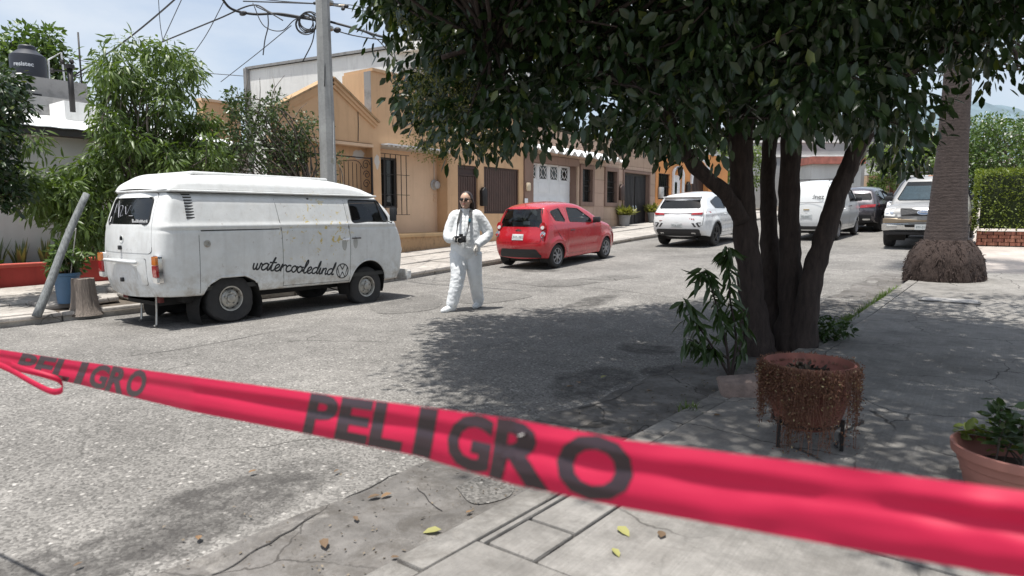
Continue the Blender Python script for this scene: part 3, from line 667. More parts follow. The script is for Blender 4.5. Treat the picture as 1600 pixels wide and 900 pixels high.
def make_van():
    root = empty('panel_van', (-9.1, 6.0, 0), R(90), 'old white panel van with dark script lettering parked by the far kerb', 'van')
    P = van_paint()
    def bf(x, z): return .014 * np.exp(-((z - 1.305) / .03) ** 2) - .008 * np.exp(-((z - 1.255) / .012) ** 2)
    sh = Shell([(-2.07, .42), (-2.12, .6), (-2.13, .95), (-2.09, 1.3), (-2.0, 1.6), (-1.93, 1.74)], [(-1.93, 1.74), (-1, 1.745), (0, 1.75), (1, 1.748), (1.5, 1.74)],
               [(1.98, .36), (2.05, .6), (2.06, .95), (1.97, 1.2), (1.76, 1.5), (1.5, 1.74)], [(-2.07, .42), (-1.5, .40), (0, .385), (1.98, .36)],
               [(.36, .80), (.5, .845), (.9, .865), (1.22, .865), (1.34, .85), (1.6, .79), (1.76, .745)], [(-2.15, .9), (-1.95, .97), (-1.6, 1), (1.2, 1), (1.7, .97), (2.1, .88)],
               r=.11, rb=.03, bow=(.08, .01, .10), nx=190, nz=110, nq=40, bumpf=bf)
    AR = [(-1.66, .25), (-1.52, .55), (-1.36, .63), (-1.0, .63), (-.84, .55), (-.70, .25)]
    sh.side_region('door', [(.83, .755), (1.5, .75), (1.72, 1.34), (1.52, 1.7), (.80, 1.72)], .03)
    sh.side_region('hole', AR, .1); sh.side_region('hole', circle=(1.21, .33, .395))
    WIN = [(.87, 1.33), (1.69, 1.345), (1.5, 1.69), (.86, 1.69)]; sh.side_region('swin', WIN, .05)
    sh.end_region('hatch', [(-.66, .97), (.66, .97), (.58, 1.725), (-.58, 1.725)], .06); sh.end_region('rwin', [(-.575, 1.33), (.575, 1.33), (.535, 1.67), (-.535, 1.67)], .07)
    sh.end_region('lid', [(-.54, .57), (.54, .57), (.54, .90), (-.54, .90)], .02); sh.end_region('fwin', [(-.66, 1.22), (.66, 1.22), (.6, 1.66), (-.6, 1.66)], .08, rear=False)
    sh.build(root, {'body': ('body', P, None, 0, 0), 'door': ('front_door', P, None, -.002, 1), 'swin': ('window', M_glass, 'door', .008, 1), 'hatch': ('tailgate', P, None, -.003, 0),
                    'rwin': ('rear_window', M_dglass, 'hatch', .006, 0), 'lid': ('engine_lid', P, None, -.003, 0), 'fwin': ('windscreen', M_glass, None, .006, 0)})
    # raised roof above the rain gutter
    rf = Shell([(-1.98, 1.765), (-1.93, 1.85), (-1.8, 1.94)], [(-1.8, 1.94), (-1.2, 1.985), (0, 2.0), (.7, 1.975), (1.15, 1.9), (1.42, 1.815)], [(1.55, 1.765), (1.5, 1.79), (1.42, 1.815)], [(-1.98, 1.765), (1.55, 1.765)],
               [(1.75, .76), (1.86, .72), (2.0, .62)], [(-2, .96), (-1.7, 1), (1, 1), (1.55, .93)], r=.11, rb=.015, bow=(.05, .05, .08), nx=90, nz=16, nq=24)
    rf.build(root, {'body': ('roof', P, None, 0, 0)})
    mb = MB(); mb.box(-1.5, .7, -.5, .5, 1.98, 2.03); mb.build('roof_ridge', P, root, bevel=.025)
    g = []; xs = np.linspace(-1.9, 1.5, 40)
    for x in xs: g.append((x, -(.765 * np.interp(x, [-2, -1.7, 1, 1.55], [.95, 1, 1, .92])), 1.758))
    loop = g + [(1.58, -.5, 1.757), (1.61, 0, 1.757), (1.58, .5, 1.757)] + [(p[0], -p[1], p[2]) for p in g[::-1]] + [(-2.0, .5, 1.755), (-2.02, 0, 1.755), (-2.0, -.5, 1.755)]
    loop_tube(loop, .016, 6).build('rain_gutter', P, root, smooth=True)
    for sg in (-1, 1):
        for pts in ([(-1.63, 1.25), (-1.635, .44)], [(-.47, 1.74), (-.44, 1.4), (-.41, 1.15), (-.40, .43)], [(.76, 1.74), (.79, 1.3), (.82, 1.1), (.81, .40)], [(-.4, .432), (.82, .41)]):
            sh.line(pts, sg, .006, -.003, mb=None).build('panel_seam', M_seam, root)
        sh.line([(-1.6, 1.247), (-.45, 1.252)], sg, .010, -.001).build('door_rail', M_seam, root)
        loop_tube([sh.surf(p[0], p[1], sg, .001) for p in round_poly(WIN, .06)], .010).build('window_seal', M_seal, root)
        mb = MB(); mb.tube([sh.surf(1.53, 1.35, sg, .006), sh.surf(1.45, 1.68, sg, .006)], .012, 6); mb.build('quarter_light_bar', M_seal, root)
        # arches: lips and dark linings
        C = [(1.21 + .395 * math.cos(a), .33 + .395 * math.sin(a)) for a in np.linspace(R(8), R(172), 24)]
        A2 = [tuple(p) for p in round_poly(AR, .1)]; A2 = [p for p in A2 if p[1] > .405]; A2.sort(key=lambda p: p[0])
        for c_ in (C, A2): sh.line([p for p in c_], sg, .016, -.004, 6).build('wheel_arch_lip', P, root, smooth=True)
        arch_liner(root, sh, 1.21, .33, .392, sg, .5, M_under); arch_liner(root, sh, -1.18, .2, .46, sg, .45, M_under)
        wheel(root, 1.2, sg * .70, .325, .17, .165, 'steel', (M_tyre, M_steel, M_under), sg, .045); wheel(root, -1.19, sg * .70, .335, .19, .165, 'steel', (M_tyre, M_steel, M_under), sg, .012)
        # air louvres
        for k in range(9):
            z = 1.405 + k * .037; mb = MB(); a, b_ = sh.surf(-1.76, z, sg, .001), sh.surf(-1.655, z, sg, .001)
            mb.box(-1.76, -1.655, min(sg * .70, a[1] + sg * .004), max(sg * .70, a[1] + sg * .004), z, z + .021); mb.build('louvre', M_seam, root)
        f = MB(); f.lathe([(.045, 0), (.048, .008), (.03, .012), (.028, .004), (.001, .004)], 20, (0, 0, 0), 'y')
        fc = f.build('fuel_cap', M_steel, root, smooth=40); fc.location = sh.surf(-1.53, 1.08, sg, 0); fc.scale = (1, sg, 1)
        for hx_, hz_ in ((.71, 1.07), (.93, 1.085)):
            mb = MB(); p = sh.surf(hx_, hz_, sg, .03); mb.tube([sh.surf(hx_ - .07, hz_, sg, 0), sh.surf(hx_ - .07, hz_, sg, .035), sh.surf(hx_ + .07, hz_, sg, .035), sh.surf(hx_ + .07, hz_, sg, 0)], .011, 6)
            mb.build('door_handle', M_plast if hx_ > .8 else M_chrome, root, smooth=40)
            mb = MB(); mb.lathe([(.06, .0), (.05, .003), (.001, .003)], 18, (0, 0, 0), 'y'); d = mb.build('handle_recess', pm('recess_grey', (.42, .42, .4), .6), root, smooth=True); d.location = sh.surf(hx_ - .01, hz_ - .07, sg, .001); d.scale = (.8, sg, 1.7)
        mb = MB(); q = sh.surf(1.62, 1.36, sg, .0); mb.tube([q, (q[0] + .03, q[1] + sg * .1, q[2] - .04), (q[0] + .0, q[1] + sg * .16, q[2] + .03)], .009, 6)
        mb.box(-.03, .03, -.055, .055, -.11, .11, M=Matrix.Translation((q[0], q[1] + sg * .17, q[2] + .1))); mb.build('wing_mirror', M_plast, root, bevel=.008)
        # tail lamp with amber and red lenses in a chrome rim
        yl = sg * .775; mb = MB(); pol = lambda z0, z1, w: round_poly([(yl - w, z0), (yl + w, z0), (yl + w, z1), (yl - w, z1)], .035)
        tl = on_end(MB(), sh, pol(.60, .95, .066), True, .05, -.03).build('tail_lamp', M_chrome, root, smooth=40)
        for z0, z1, mt in ((.83, .94, M_amb), (.68, .825, M_red_l), (.612, .675, M_clear)):
            on_end(MB(), sh, round_poly([(yl - .052, z0), (yl + .052, z0), (yl + .052, z1), (yl - .052, z1)], .015), True, .075, -.03).build('lens', mt, tl, smooth=40)
    # rear fittings
    loop_tube([(sh.endx(p[0], p[1], True, .002), p[0], p[1]) for p in round_poly([(-.575, 1.33), (.575, 1.33), (.535, 1.67), (-.535, 1.67)], .07)], .012).build('rear_window_seal', M_seal, root)
    for poly, r_ in (([(-.66, .97), (.66, .97), (.58, 1.725), (-.58, 1.725)], .06), ([(-.54, .57), (.54, .57), (.54, .90), (-.54, .90)], .02)):
        loop_tube([(sh.endx(p[0], p[1], True, -.002), p[0], p[1]) for p in round_poly(poly, r_)], .006).build('panel_seam', M_seam, root)
    on_end(MB(), sh, round_poly([(-.36, .63), (.28, .63), (.28, .81), (-.36, .81)], .01), True, .004, .003).build('plate_area', pm('old_primer', (.66, .66, .63), .6), root)
    mb = MB(); x0 = sh.endx(0, .85); mb.tube([(x0 - .015, -.42, .855), (x0 - .025, .45, .86)], .022, 8); mb.build('plate_lamp_bar', P, root, smooth=True)
    for z in (1.03, .615):
        mb = MB(); xx = sh.endx(.05, z); mb.box(xx - .035, xx, -.02, .03, z - .025, z + .03); mb.build('latch', M_plast, root, bevel=.008)
    xx = sh.endx(0, 1.13); mb = MB(); mb.lathe([(.055, 0), (.055, -.006), (.042, -.006), (.042, 0)], 24, (xx, 0, 1.14), 'x'); mb.build('badge_outline', pm('ghost_badge', (.58, .59, .58), .5), root)  # thin ring, slightly greyer than the paint
    # scrawl on the rear window
    M_chalk = pm('white_marker', (.42, .42, .46), .8, bump=0); mb = MB()
    for st in ([(.42, 1.6), (.40, 1.48)], [(.36, 1.64), (.2, 1.42)], [(.2, 1.42), (.26, 1.56), (.14, 1.56), (.16, 1.44), (.08, 1.45)], [(.06, 1.56), (-.02, 1.46), (-.08, 1.58)], [(-.1, 1.44), (-.2, 1.44)]):
        mb.tube([(sh.endx(p[0], p[1], True, .0), p[0], p[1]) for p in catm(st, 4)], .0032, 4)
    mb.build('scrawl', M_chalk, root); mb = MB(); rng_ = random.Random(2); y = -.22
    while y > -.54:
        hgt = rng_.uniform(.02, .045); xw = sh.endx(y, 1.36, True, .001); mb.box(xw - .002, xw, y - .016, y, 1.355, 1.355 + hgt); y -= .022
    mb.build('sticker', pm('sticker_white', (.8, .8, .8), .6, bump=0), root)
    on_end(MB(), sh, round_poly([(.49, 1.36), (.53, 1.36), (.53, 1.43), (.49, 1.43)], .018), True, .002, .002).build('sticker', pm('sticker_white', (.8, .8, .8), .6), root)
    mb = MB(); mb.box(-2.0, -1.94, -.5, .55, .32, .43); mb.build('rear_valance', pm('oxide_red', (.12, .02, .018), .7, var=.3), root, bevel=.01)
    for y, x in ((-.42, -2.0), (.22, -1.9)):
        mb = MB(); mb.tube([(x, y, .44), (x - .01, y, .2), (x - .03, y - .02, .04), (x - .06, y - .02, .02)], [.014, .014, .016, .02], 6); mb.build('hanging_bracket', M_steel, root)
    mb = MB(); mb.box(-2.0, 1.7, -.42, .42, .27, .5); mb.box(-1.75, -.85, -.62, .62, .30, .48); mb.build('underbody', M_under, root, bevel=.03)
    mb = MB(); mb.box(-.1, .35, .3, .6, .2, .4); mb.build('fuel_tank', M_under, root); mb = MB(); mb.tube([(.45, -.5, .36), (.75, -.6, .24)], .012, 6); mb.build('chassis_rod', M_under, root)
    mb = MB(); mb.box(-2.0, 1.75, -.79, .79, .46, .52); mb.box(.1, .13, -.76, .76, .5, 1.7); mb.box(1.5, 1.8, -.7, .7, .75, 1.12); mb.build('interior', pm('van_interior', (.05, .05, .048), .9), root)
    seats(root, [(.75, (-.42, .42))], .72, .24, .52)
    mb = MB(); loop_tube([(1.36 + .06 * math.sin(a), .42 + .2 * math.cos(a), 1.18 + .19 * math.sin(a)) for a in np.linspace(0, 6.28, 24, endpoint=False)], .012, 5, mb); mb.build('steering_wheel', M_plast, root)
    mb = MB(); P_ = [(2.02, -.88, .42), (2.16, -.74, .42), (2.2, 0, .42), (2.16, .74, .42), (2.02, .88, .42)]; Q = catm(P_, 5); mb.rings([[(p[0], p[1], .33), (p[0] + .05, p[1] * 1.01, .36), (p[0] + .05, p[1] * 1.01, .48), (p[0], p[1], .5)] for p in Q]); mb.build('front_bumper', P, root, bevel=.008)
    for sg in (1, -1):
        mb = MB(); mb.lathe([(.09, 0), (.1, .02), (.08, .05), (.001, .065)], 20, (sh.endx(sg * .6, .85, False, -.02), sg * .6, .85), 'x'); mb.build('headlamp', M_clear, root, smooth=True)
    # lettering and roundel on the near side
    M_ink = pm('decal_black', (.018, .02, .022), .6, bump=0)
    ux, uz = 1.385 / sum(SCRIPT[c][0] for c in 'watercooledind'), .098; x0, z0 = -.90, .705; sl_ = math.atan2(.52 - .705, 1.385); cx = 0
    for c in 'watercooledind':
        wdt, strokes = SCRIPT[c]; mb = MB()
        for st in strokes:
            pts = []
            for px, pz in catm(st, 5):
                X = (cx + px + .22 * pz) * ux; Z = pz * uz; pts.append((x0 + X * math.cos(sl_) - Z * math.sin(sl_) * .4, z0 + X * math.sin(sl_) + Z))
            xs = np.array([p[0] for p in pts]); zs = np.array([p[1] for p in pts]); ys = sh.y(xs, zs); n_ = 6; rings = []
            for i in range(len(pts)):
                j, k = min(i + 1, len(pts) - 1), max(i - 1, 0); d = np.array([xs[j] - xs[k], zs[j] - zs[k]]); d /= np.linalg.norm(d) + 1e-9; nn = (-d[1], d[0]); wd = .0115
                rings.append([(xs[i] + nn[0] * wd * math.cos(a), -(ys[i] + .002 + .003 * math.sin(a)), zs[i] + nn[1] * wd * math.cos(a)) for a in np.linspace(0, 2 * math.pi, n_, endpoint=False)])
            mb.rings(rings)
        mb.build('letter', M_ink, root, smooth=True); cx += wdt
    lx, lz, lr = .655, .575, .112; mb = MB()
    def dec(pts, wd, closed=False):
        P_ = pts + ([pts[0]] if closed else []); L = []
        for i, (x, z) in enumerate(P_):
            j, k = (i + 1) % (len(P_)) if i + 1 < len(P_) else (1 if closed else i), i - 1 if i else (-2 if closed else 0); d = np.array([P_[j][0] - P_[k][0], P_[j][1] - P_[k][1]]); d /= np.linalg.norm(d) + 1e-9
            nn = (-d[1], d[0]); y = float(sh.y(x, z)); L.append([(x + nn[0] * wd * math.cos(a), -(y + .002 + .003 * math.sin(a)), z + nn[1] * wd * math.cos(a)) for a in np.linspace(0, 2 * math.pi, 6, endpoint=False)])
        mb.rings(L)
    dec([(lx + lr * math.cos(a), lz + lr * math.sin(a)) for a in np.linspace(0, 2 * math.pi, 36, endpoint=False)], .0085, True)
    q = lambda a, b: (lx + a * lr, lz + b * lr)
    for st in ([q(-.4, .88), q(0, .2)], [q(0, .2), q(.4, .88)], [q(-.84, .46), q(-.42, -.84)], [q(-.42, -.84), q(0, -.12)], [q(0, -.12), q(.42, -.84)], [q(.42, -.84), q(.84, .46)]): dec(st, .0075)
    mb.build('roundel', M_ink, root, smooth=True); return root
make_van()

# ------------------------------------------------------------------ generic car
def pose(x, y, head_deg, z=None, up=True):
    h = R(head_deg); s = .043 if y > 9.5 else 0; return (x, y, gz(y) + .012 if z is None else z), h, -s * math.sin(h)
def make_car(name, label, cat, x, y, head, sp, group=None):
    loc, h, ry = pose(x, y, head); root = empty(name, loc, h, label, cat, group, ry); P = sp['paint']; gl = sp.get('glass', M_glass)
    sh = Shell(sp['rear'], sp['top'], sp['front'], sp['bottom'], sp['sec'], sp['plan'], sp.get('r', .12), .03, sp.get('bow', (.07, .04, .10)), sp.get('nx', 110), sp.get('nz', 56), 28, sp.get('bumpf'))
    xr, xf, ar, wr = sp['axles'][0], sp['axles'][1], sp['arch'], sp['wheel']
    for d in sp.get('doors', []): sh.side_region('door%d' % sp['doors'].index(d), d, .05)
    for w in sp['windows']: sh.side_region('win%d' % sp['windows'].index(w), w, sp.get('wrad', .04))
    for xx in (xr, xf): sh.side_region('hole', circle=(xx, wr, ar))
    if 'gate' in sp: sh.end_region('gate', sp['gate'], .04)
    if 'rwin' in sp: sh.end_region('rwin', sp['rwin'], .06)
    if 'rblack' in sp: sh.end_region('rblack', sp['rblack'], .03)
    if 'fwin' in sp: sh.end_region('fwin', sp['fwin'], .07, rear=False, xlim=sp.get('fwx'))
    if 'hood' in sp: sh.top_region('hood', sp['hood'], .05)
    spec = {'body': ('body', P, None, 0, 0), 'gate': ('tailgate', P, None, -.002, 0), 'rwin': ('rear_window', sp.get('rglass', gl), 'gate', .005, 0), 'rblack': ('rear_bumper_trim', M_plast, None, -.006, 0), 'fwin': ('windscreen', gl, None, .005, 0), 'hood': ('bonnet', P, None, -.002, 0)}
    for k in range(len(sp.get('doors', []))): spec['door%d' % k] = ('door', P, None, -.002, 1)
    for k in range(len(sp['windows'])): spec['win%d' % k] = ('side_window', sp.get('sglass', gl), sp['wdoor'][k] and 'door%d' % (sp['wdoor'][k] - 1) if 'wdoor' in sp else None, .006, 1)
    sh.build(root, spec)
    for sg in (-1, 1):
        for d in sp.get('doors', []): loop_tube([sh.surf(p[0], p[1], sg, -.002) for p in round_poly(d, .06)], .005, 4).build('door_seam', M_seam, root)
        for w in sp['windows']: loop_tube([sh.surf(p[0], p[1], sg, .001) for p in round_poly(w, .045)], .009, 5).build('window_seal', M_seal, root)
        for xx in (xr, xf):
            arch_liner(root, sh, xx, wr, ar - .004, sg, .45, M_under)
            sh.line([(xx + ar * math.cos(a), wr + ar * math.sin(a)) for a in np.linspace(R(-5), R(185), 26)], sg, sp.get('lip', .012), -.004, 6).build('wheel_arch_lip', sp.get('lipmat', P), root, smooth=True)
            wheel(root, xx, sg * sp['track'], wr, sp['tw'], sp['rim'], sp['style'], (M_tyre, sp['rimmat'], M_under), sg)
        for hx_, hz_ in sp.get('handles', []):
            mb = MB(); mb.tube([sh.surf(hx_ - .08, hz_, sg, 0), sh.surf(hx_ - .07, hz_, sg, .028), sh.surf(hx_ + .07, hz_, sg, .028), sh.surf(hx_ + .08, hz_, sg, 0)], .013, 6); mb.build('door_handle', sp.get('hmat', P), root, smooth=40)
        if 'mirror' in sp:
            mxp, mz = sp['mirror']; q = sh.surf(mxp, mz, sg, 0); mb = MB(); mb.box(-.04, .05, -.09, .10, -.06, .08, M=Matrix.Translation((q[0], q[1] + sg * .11, q[2] + .05))); mb.box(-.02, .02, -.06, .06, -.02, .02, M=Matrix.Translation((q[0], q[1] + sg * .03, q[2])))
            mb.build('wing_mirror', sp.get('mmat', M_plast), root, bevel=.02)
    if 'rwin' in sp: loop_tube([(sh.endx(p[0], p[1], True, .001), p[0], p[1]) for p in round_poly(sp['rwin'], .06)], .011).build('rear_window_seal', M_seal, root)
    if 'gate' in sp: loop_tube([(sh.endx(p[0], p[1], True, -.003), p[0], p[1]) for p in round_poly(sp['gate'], .05)], .005).build('tailgate_seam', M_seam, root)
    x0, x1 = sh.edge[:, 0].min() + .2, sh.edge[:, 0].max() - .2; mb = MB(); mb.box(x0, x1, -.42, .42, sp['uz'] - .05, sp['uz'] + .14); mb.build('underbody', M_under, root, bevel=.03)
    zi = sp.get('belt', .9); mb = MB(); wi = float(np.interp(zi, sh.sec[:, 0], sh.sec[:, 1])) - .14; mb.box(xr - .2, xf - .35, -wi, wi, sp['uz'] + .16, sp['uz'] + .2); mb.box(xf - .75, xf - .45, -wi, wi, zi - .25, zi - .02); mb.build('cabin_floor', pm('car_interior', (.06, .06, .062), .85), root)
    if 'seats' in sp: seats(root, sp['seats'], sp.get('seatz', .5))
    return root, sh
def tail_plate(root, sh, y0, y1, z0, z1, txt=None, rear=True, size=.1, mat=None):
    o = on_end(MB(), sh, [(y0, z0), (y1, z0), (y1, z1), (y0, z1)], rear, .008, .006).build('number_plate', mat or M_plate, root)
    if txt:
        v, f = textmesh(txt, size); xx = sh.endx((y0 + y1) / 2, (z0 + z1) / 2, rear, .0165); s = -1 if rear else 1; yc, zc = (y0 + y1) / 2, (z0 + z1) / 2 - size * .35
        mb = MB(); mb.add([(xx, yc + s * p[0] if not rear else yc - p[0], zc + p[1]) for p in v] if rear else [(xx, yc + p[0], zc + p[1]) for p in v], f); mb.build('plate_lettering', M_inkd, o)
    return o

# ---- red hatchback
P_red = paint('red_paint', (.43, .008, .018), .2, 1., 0, .04)
red, sh = make_car('hatchback', 'small red hatchback parked facing up the street', 'car', -9.06, 14.23, 90, dict(paint=P_red,
    rear=[(-1.60, .26), (-1.68, .45), (-1.68, .68), (-1.60, .93), (-1.53, 1.2), (-1.42, 1.42)], top=[(-1.42, 1.42), (-1.1, 1.495), (-.5, 1.515), (0, 1.47), (.4, 1.34), (.75, 1.16), (1.0, 1.03), (1.35, .94), (1.65, .84), (1.8, .75)],
    front=[(1.85, .22), (1.93, .4), (1.9, .6), (1.8, .75)], bottom=[(-1.60, .26), (-1, .2), (1, .2), (1.85, .22)],
    sec=[(.2, .72), (.38, .775), (.62, .80), (.9, .785), (1.03, .76), (1.45, .60), (1.55, .55)], plan=[(-1.7, .92), (-1.35, .985), (-.9, 1), (.9, 1), (1.4, .96), (1.95, .78)],
    bumpf=lambda x, z: .02 * np.exp(-((np.hypot(x + 1.19, z - .3) - .36) / .07) ** 2) + .016 * np.exp(-((np.hypot(x - 1.19, z - .3) - .36) / .07) ** 2) - .014 * np.exp(-((z - .52) / .07) ** 2) * (np.abs(x) < .72),
    axles=(-1.19, 1.19), arch=.325, wheel=.285, track=.68, tw=.165, rim=.185, style=7, rimmat=M_alloy, doors=[[(-.80, .3), (-.72, 1.05), (-.9, 1.43), (-1.4, 1.36), (-1.28, .98), (-.98, .62), (-.85, .45)], [(-.78, .3), (.72, .3), (.8, .62), (.62, 1.0), (.4, 1.19), (-.12, 1.40), (-.62, 1.44), (-.72, 1.05)]],
    windows=[[(-.78, 1.075), (-.92, 1.395), (-1.33, 1.33), (-1.2, 1.12)], [(-.62, 1.065), (.42, 1.0), (.40, 1.10), (-.08, 1.36), (-.58, 1.40)]], wdoor=[1, 2], gate=[(-.60, .62), (.60, .62), (.63, .98), (.52, 1.42), (-.52, 1.42), (-.63, .98)],
    rwin=[(-.60, .985), (.60, .985), (.515, 1.395), (-.515, 1.395)], rblack=[(-.62, .27), (.62, .27), (.5, .47), (-.5, .47)], fwin=[(-.62, 1.06), (.62, 1.06), (.5, 1.42), (-.5, 1.42)], fwx=.3, handles=[(-.55, .86)], hmat=M_plast, mirror=(.5, 1.0), uz=.2, belt=1.0,
    seats=[(.15, (-.34, .34)), (-.85, (-.34, .34))], seatz=.46))
for sg in (-1, 1):
    for z, rr, mt in ((1.0, .095, M_red_l), (.815, .07, M_red_l)):
        y = sg * (.63 if z > .9 else .655); pol = [(y + rr * .85 * math.cos(a), z + rr * math.sin(a)) for a in np.linspace(0, 6.28, 18, endpoint=False)]
        tl = on_end(MB(), sh, pol, True, .03, -.012).build('tail_lamp', M_chrome if z < .9 else mt, red, smooth=40)
        pol2 = [(y + rr * .5 * math.cos(a), z - rr * .3 + rr * .45 * math.sin(a)) for a in np.linspace(0, 6.28, 14, endpoint=False)]; on_end(MB(), sh, pol2, True, .04, -.012).build('lens', M_clear if z > .9 else M_red_l, tl, smooth=40)
    mb = MB(); Q = [sh.surf(1.35, .80, sg, .004), sh.surf(1.6, .70, sg, .004), sh.surf(1.78, .62, sg, .006), sh.surf(1.6, .80, sg, .004)]; mb.add(Q, [(0, 1, 2, 3)]); mb.build('headlamp', M_clear, red)
tail_plate(red, sh, -.16, .16, .68, .82, 'UHT-382', size=.085)
mb = MB(); mb.box(-1.68, -1.655, -.3, .3, .855, .875); mb.build('tailgate_handle', M_plast, red); xx = sh.endx(0, .905)
mb = MB(); mb.prism([(-.085, .895), (-.03, .895), (-.03, .88), (.03, .88), (.03, .895), (.085, .895), (.085, .925), (.03, .925), (.03, .94), (-.03, .94), (-.03, .925), (-.085, .925)], xx - .012, xx + .005, 'x'); mb.build('badge', M_chrome, red)
mb = MB(); mb.box(-1.49, -1.485, -.19, .0, 1.03, 1.11); mb.build('window_sticker', pm('sticker_white', (.8, .8, .8)), red)
mb = MB(); mb.tube([(-1.42, -.05, 1.45), (-1.5, -.05, 1.56)], [.006, .003], 5); mb.build('aerial', M_plast, red)

# ---- white SUV
def suv_spec(paintm, **k):
    d = dict(paint=paintm, rear=[(-2.02, .36), (-2.17, .5), (-2.2, .72), (-2.14, .98), (-2.02, 1.18), (-1.78, 1.50)], top=[(-1.78, 1.50), (-1.5, 1.585), (-.6, 1.63), (.1, 1.60), (.55, 1.43), (1.0, 1.14), (1.25, 1.04), (1.8, .98), (2.1, .86)],
        front=[(2.15, .3), (2.25, .45), (2.22, .68), (2.1, .86)], bottom=[(-2.02, .36), (-1.2, .26), (1.2, .26), (2.15, .3)], sec=[(.26, .84), (.5, .90), (.8, .915), (1.0, .89), (1.14, .85), (1.5, .68), (1.65, .6)], plan=[(-2.2, .9), (-1.75, .985), (-1.2, 1), (1.2, 1), (1.7, .96), (2.25, .8)],
        bumpf=lambda x, z: .022 * np.exp(-((np.hypot(x + 1.3, z - .36) - .44) / .09) ** 2) + .02 * np.exp(-((np.hypot(x - 1.32, z - .36) - .44) / .09) ** 2) - .02 * np.exp(-((z - .6) / .1) ** 2) * (np.abs(x) < .85) + .01 * np.exp(-((z - 1.0) / .04) ** 2),
        axles=(-1.3, 1.32), arch=.40, wheel=.355, track=.79, tw=.23, rim=.245, style=5, rimmat=pm('dark_alloy', (.06, .06, .065), .35, .6, bump=0), lip=.03, lipmat=M_plast,
        doors=[[(-.85, .4), (.12, .38), (.12, 1.56), (-.75, 1.56), (-1.45, 1.38), (-1.3, 1.05), (-.95, .75)], [(.14, .38), (1.0, .4), (1.02, .9), (.92, 1.12), (.5, 1.4), (.14, 1.53)]],
        windows=[[(-.42, 1.13), (-.42, 1.5), (-.85, 1.5), (-1.5, 1.36), (-1.28, 1.16)], [(-.36, 1.12), (.82, 1.08), (.45, 1.38), (.1, 1.49), (-.36, 1.5)]], wdoor=[1, 2], gate=[(-.78, .66), (.78, .66), (.8, 1.0), (.6, 1.52), (-.6, 1.52), (-.8, 1.0)],
        rwin=[(-.67, 1.17), (.67, 1.17), (.58, 1.42), (-.58, 1.42)], rblack=[(-.8, .34), (.8, .34), (.66, .56), (-.66, .56)], fwin=[(-.72, 1.1), (.72, 1.1), (.58, 1.52), (-.58, 1.52)], fwx=.4, handles=[(-.55, .96), (.35, .94)], mirror=(.85, 1.08), mmat=paintm, uz=.28, belt=1.1,
        glass=M_dglass, seats=[(.35, (-.4, .4)), (-.7, (-.4, .4))], seatz=.6)
    d.update(k); return d
P_wht = paint('white_paint', (.72, .73, .73), .22, 1., 0, .1); P_gry = paint('plum_grey_paint', (.075, .068, .078), .25, 1., .45, .12)
suv, sh = make_car('suv', 'white SUV with a dark red light bar across its tail', 'car', -7.86, 21.35, 90, suv_spec(P_wht))
on_end(MB(), sh, round_poly([(-.5, 1.005), (.5, 1.005), (.5, 1.04), (-.5, 1.04)], .008), True, .02, -.008).build('light_bar', pm('dark_lens', (.05, .012, .014), .15, bump=0, coat=1), suv, smooth=40)
for sg in (-1, 1):
    on_end(MB(), sh, round_poly([(sg * .42, .985), (sg * .74, .985), (sg * .78, 1.06), (sg * .46, 1.045)], .012), True, .03, -.01).build('tail_lamp', M_red_l, suv, smooth=40)
    mb = MB(); mb.add([sh.surf(x, z, sg, .006) for x, z in ((-2.05, .98), (-1.72, 1.03), (-1.72, 1.07), (-2.0, 1.07))], [(0, 1, 2, 3)]); mb.build('side_lamp', M_red_l, suv)
    for k in range(2): on_end(MB(), sh, [(sg * (.54 + k * .12), .62), (sg * (.6 + k * .12), .62), (sg * (.52 + k * .12), .74), (sg * (.46 + k * .12), .74)], True, .012, -.004).build('bumper_vent', M_plast, suv)
    on_end(MB(), sh, round_poly([(sg * .44, .40), (sg * .56, .40), (sg * .56, .45), (sg * .44, .45)], .015), True, .03, .0).build('exhaust_trim', M_chrome, suv)
on_end(MB(), sh, round_poly([(-.74, .74), (.74, .74), (.72, .76), (-.72, .76)], .005), True, .008).build('bumper_crease', M_plast, suv)
tail_plate(suv, sh, -.18, .18, .60, .73, 'FTA-731', size=.08)
mb = MB(); mb.box(-1.93, -1.70, -.6, .6, 1.50, 1.535); mb.build('roof_spoiler', P_wht, suv, bevel=.012)
xx = sh.endx(-.45, .86)
for k in range(3): mb = MB(); mb.box(xx - .006, xx, -.42 - k * .06, -.38 - k * .06, .84, .88); mb.build('badge', M_chrome, suv)
xx = sh.endx(.5, .84); mb = MB(); mb.box(xx - .006, xx, .42, .58, .80, .825); mb.build('badge', M_chrome, suv)
# ---- dark SUV farther up
dk, sh = make_car('suv', 'plum grey SUV standing beyond the white delivery van', 'car', -4.35, 29.4, 88, suv_spec(P_gry, lip=.012, lipmat=P_gry, rimmat=M_alloy, rblack=[(-.8, .34), (.8, .34), (.75, .64), (-.75, .64)]))
for sg in (-1, 1):
    on_end(MB(), sh, round_poly([(sg * .3, .90), (sg * .80, .92), (sg * .83, 1.03), (sg * .34, 1.0)], .02), True, .03, -.012).build('tail_lamp', M_red_l, dk, smooth=40)
    mb = MB(); mb.add([sh.surf(x, z, sg, .006) for x, z in ((-2.08, .92), (-1.78, .98), (-1.78, 1.06), (-2.03, 1.05))], [(0, 1, 2, 3)]); mb.build('side_lamp', M_red_l, dk)
    on_end(MB(), sh, round_poly([(sg * .42, .44), (sg * .66, .44), (sg * .66, .5), (sg * .42, .5)], .015), True, .03).build('exhaust_trim', M_chrome, dk)
on_end(MB(), sh, round_poly([(-.3, .9), (.3, .9), (.3, .925), (-.3, .925)], .005), True, .01).build('chrome_strip', M_chrome, dk)
tail_plate(dk, sh, -.18, .18, .72, .85)
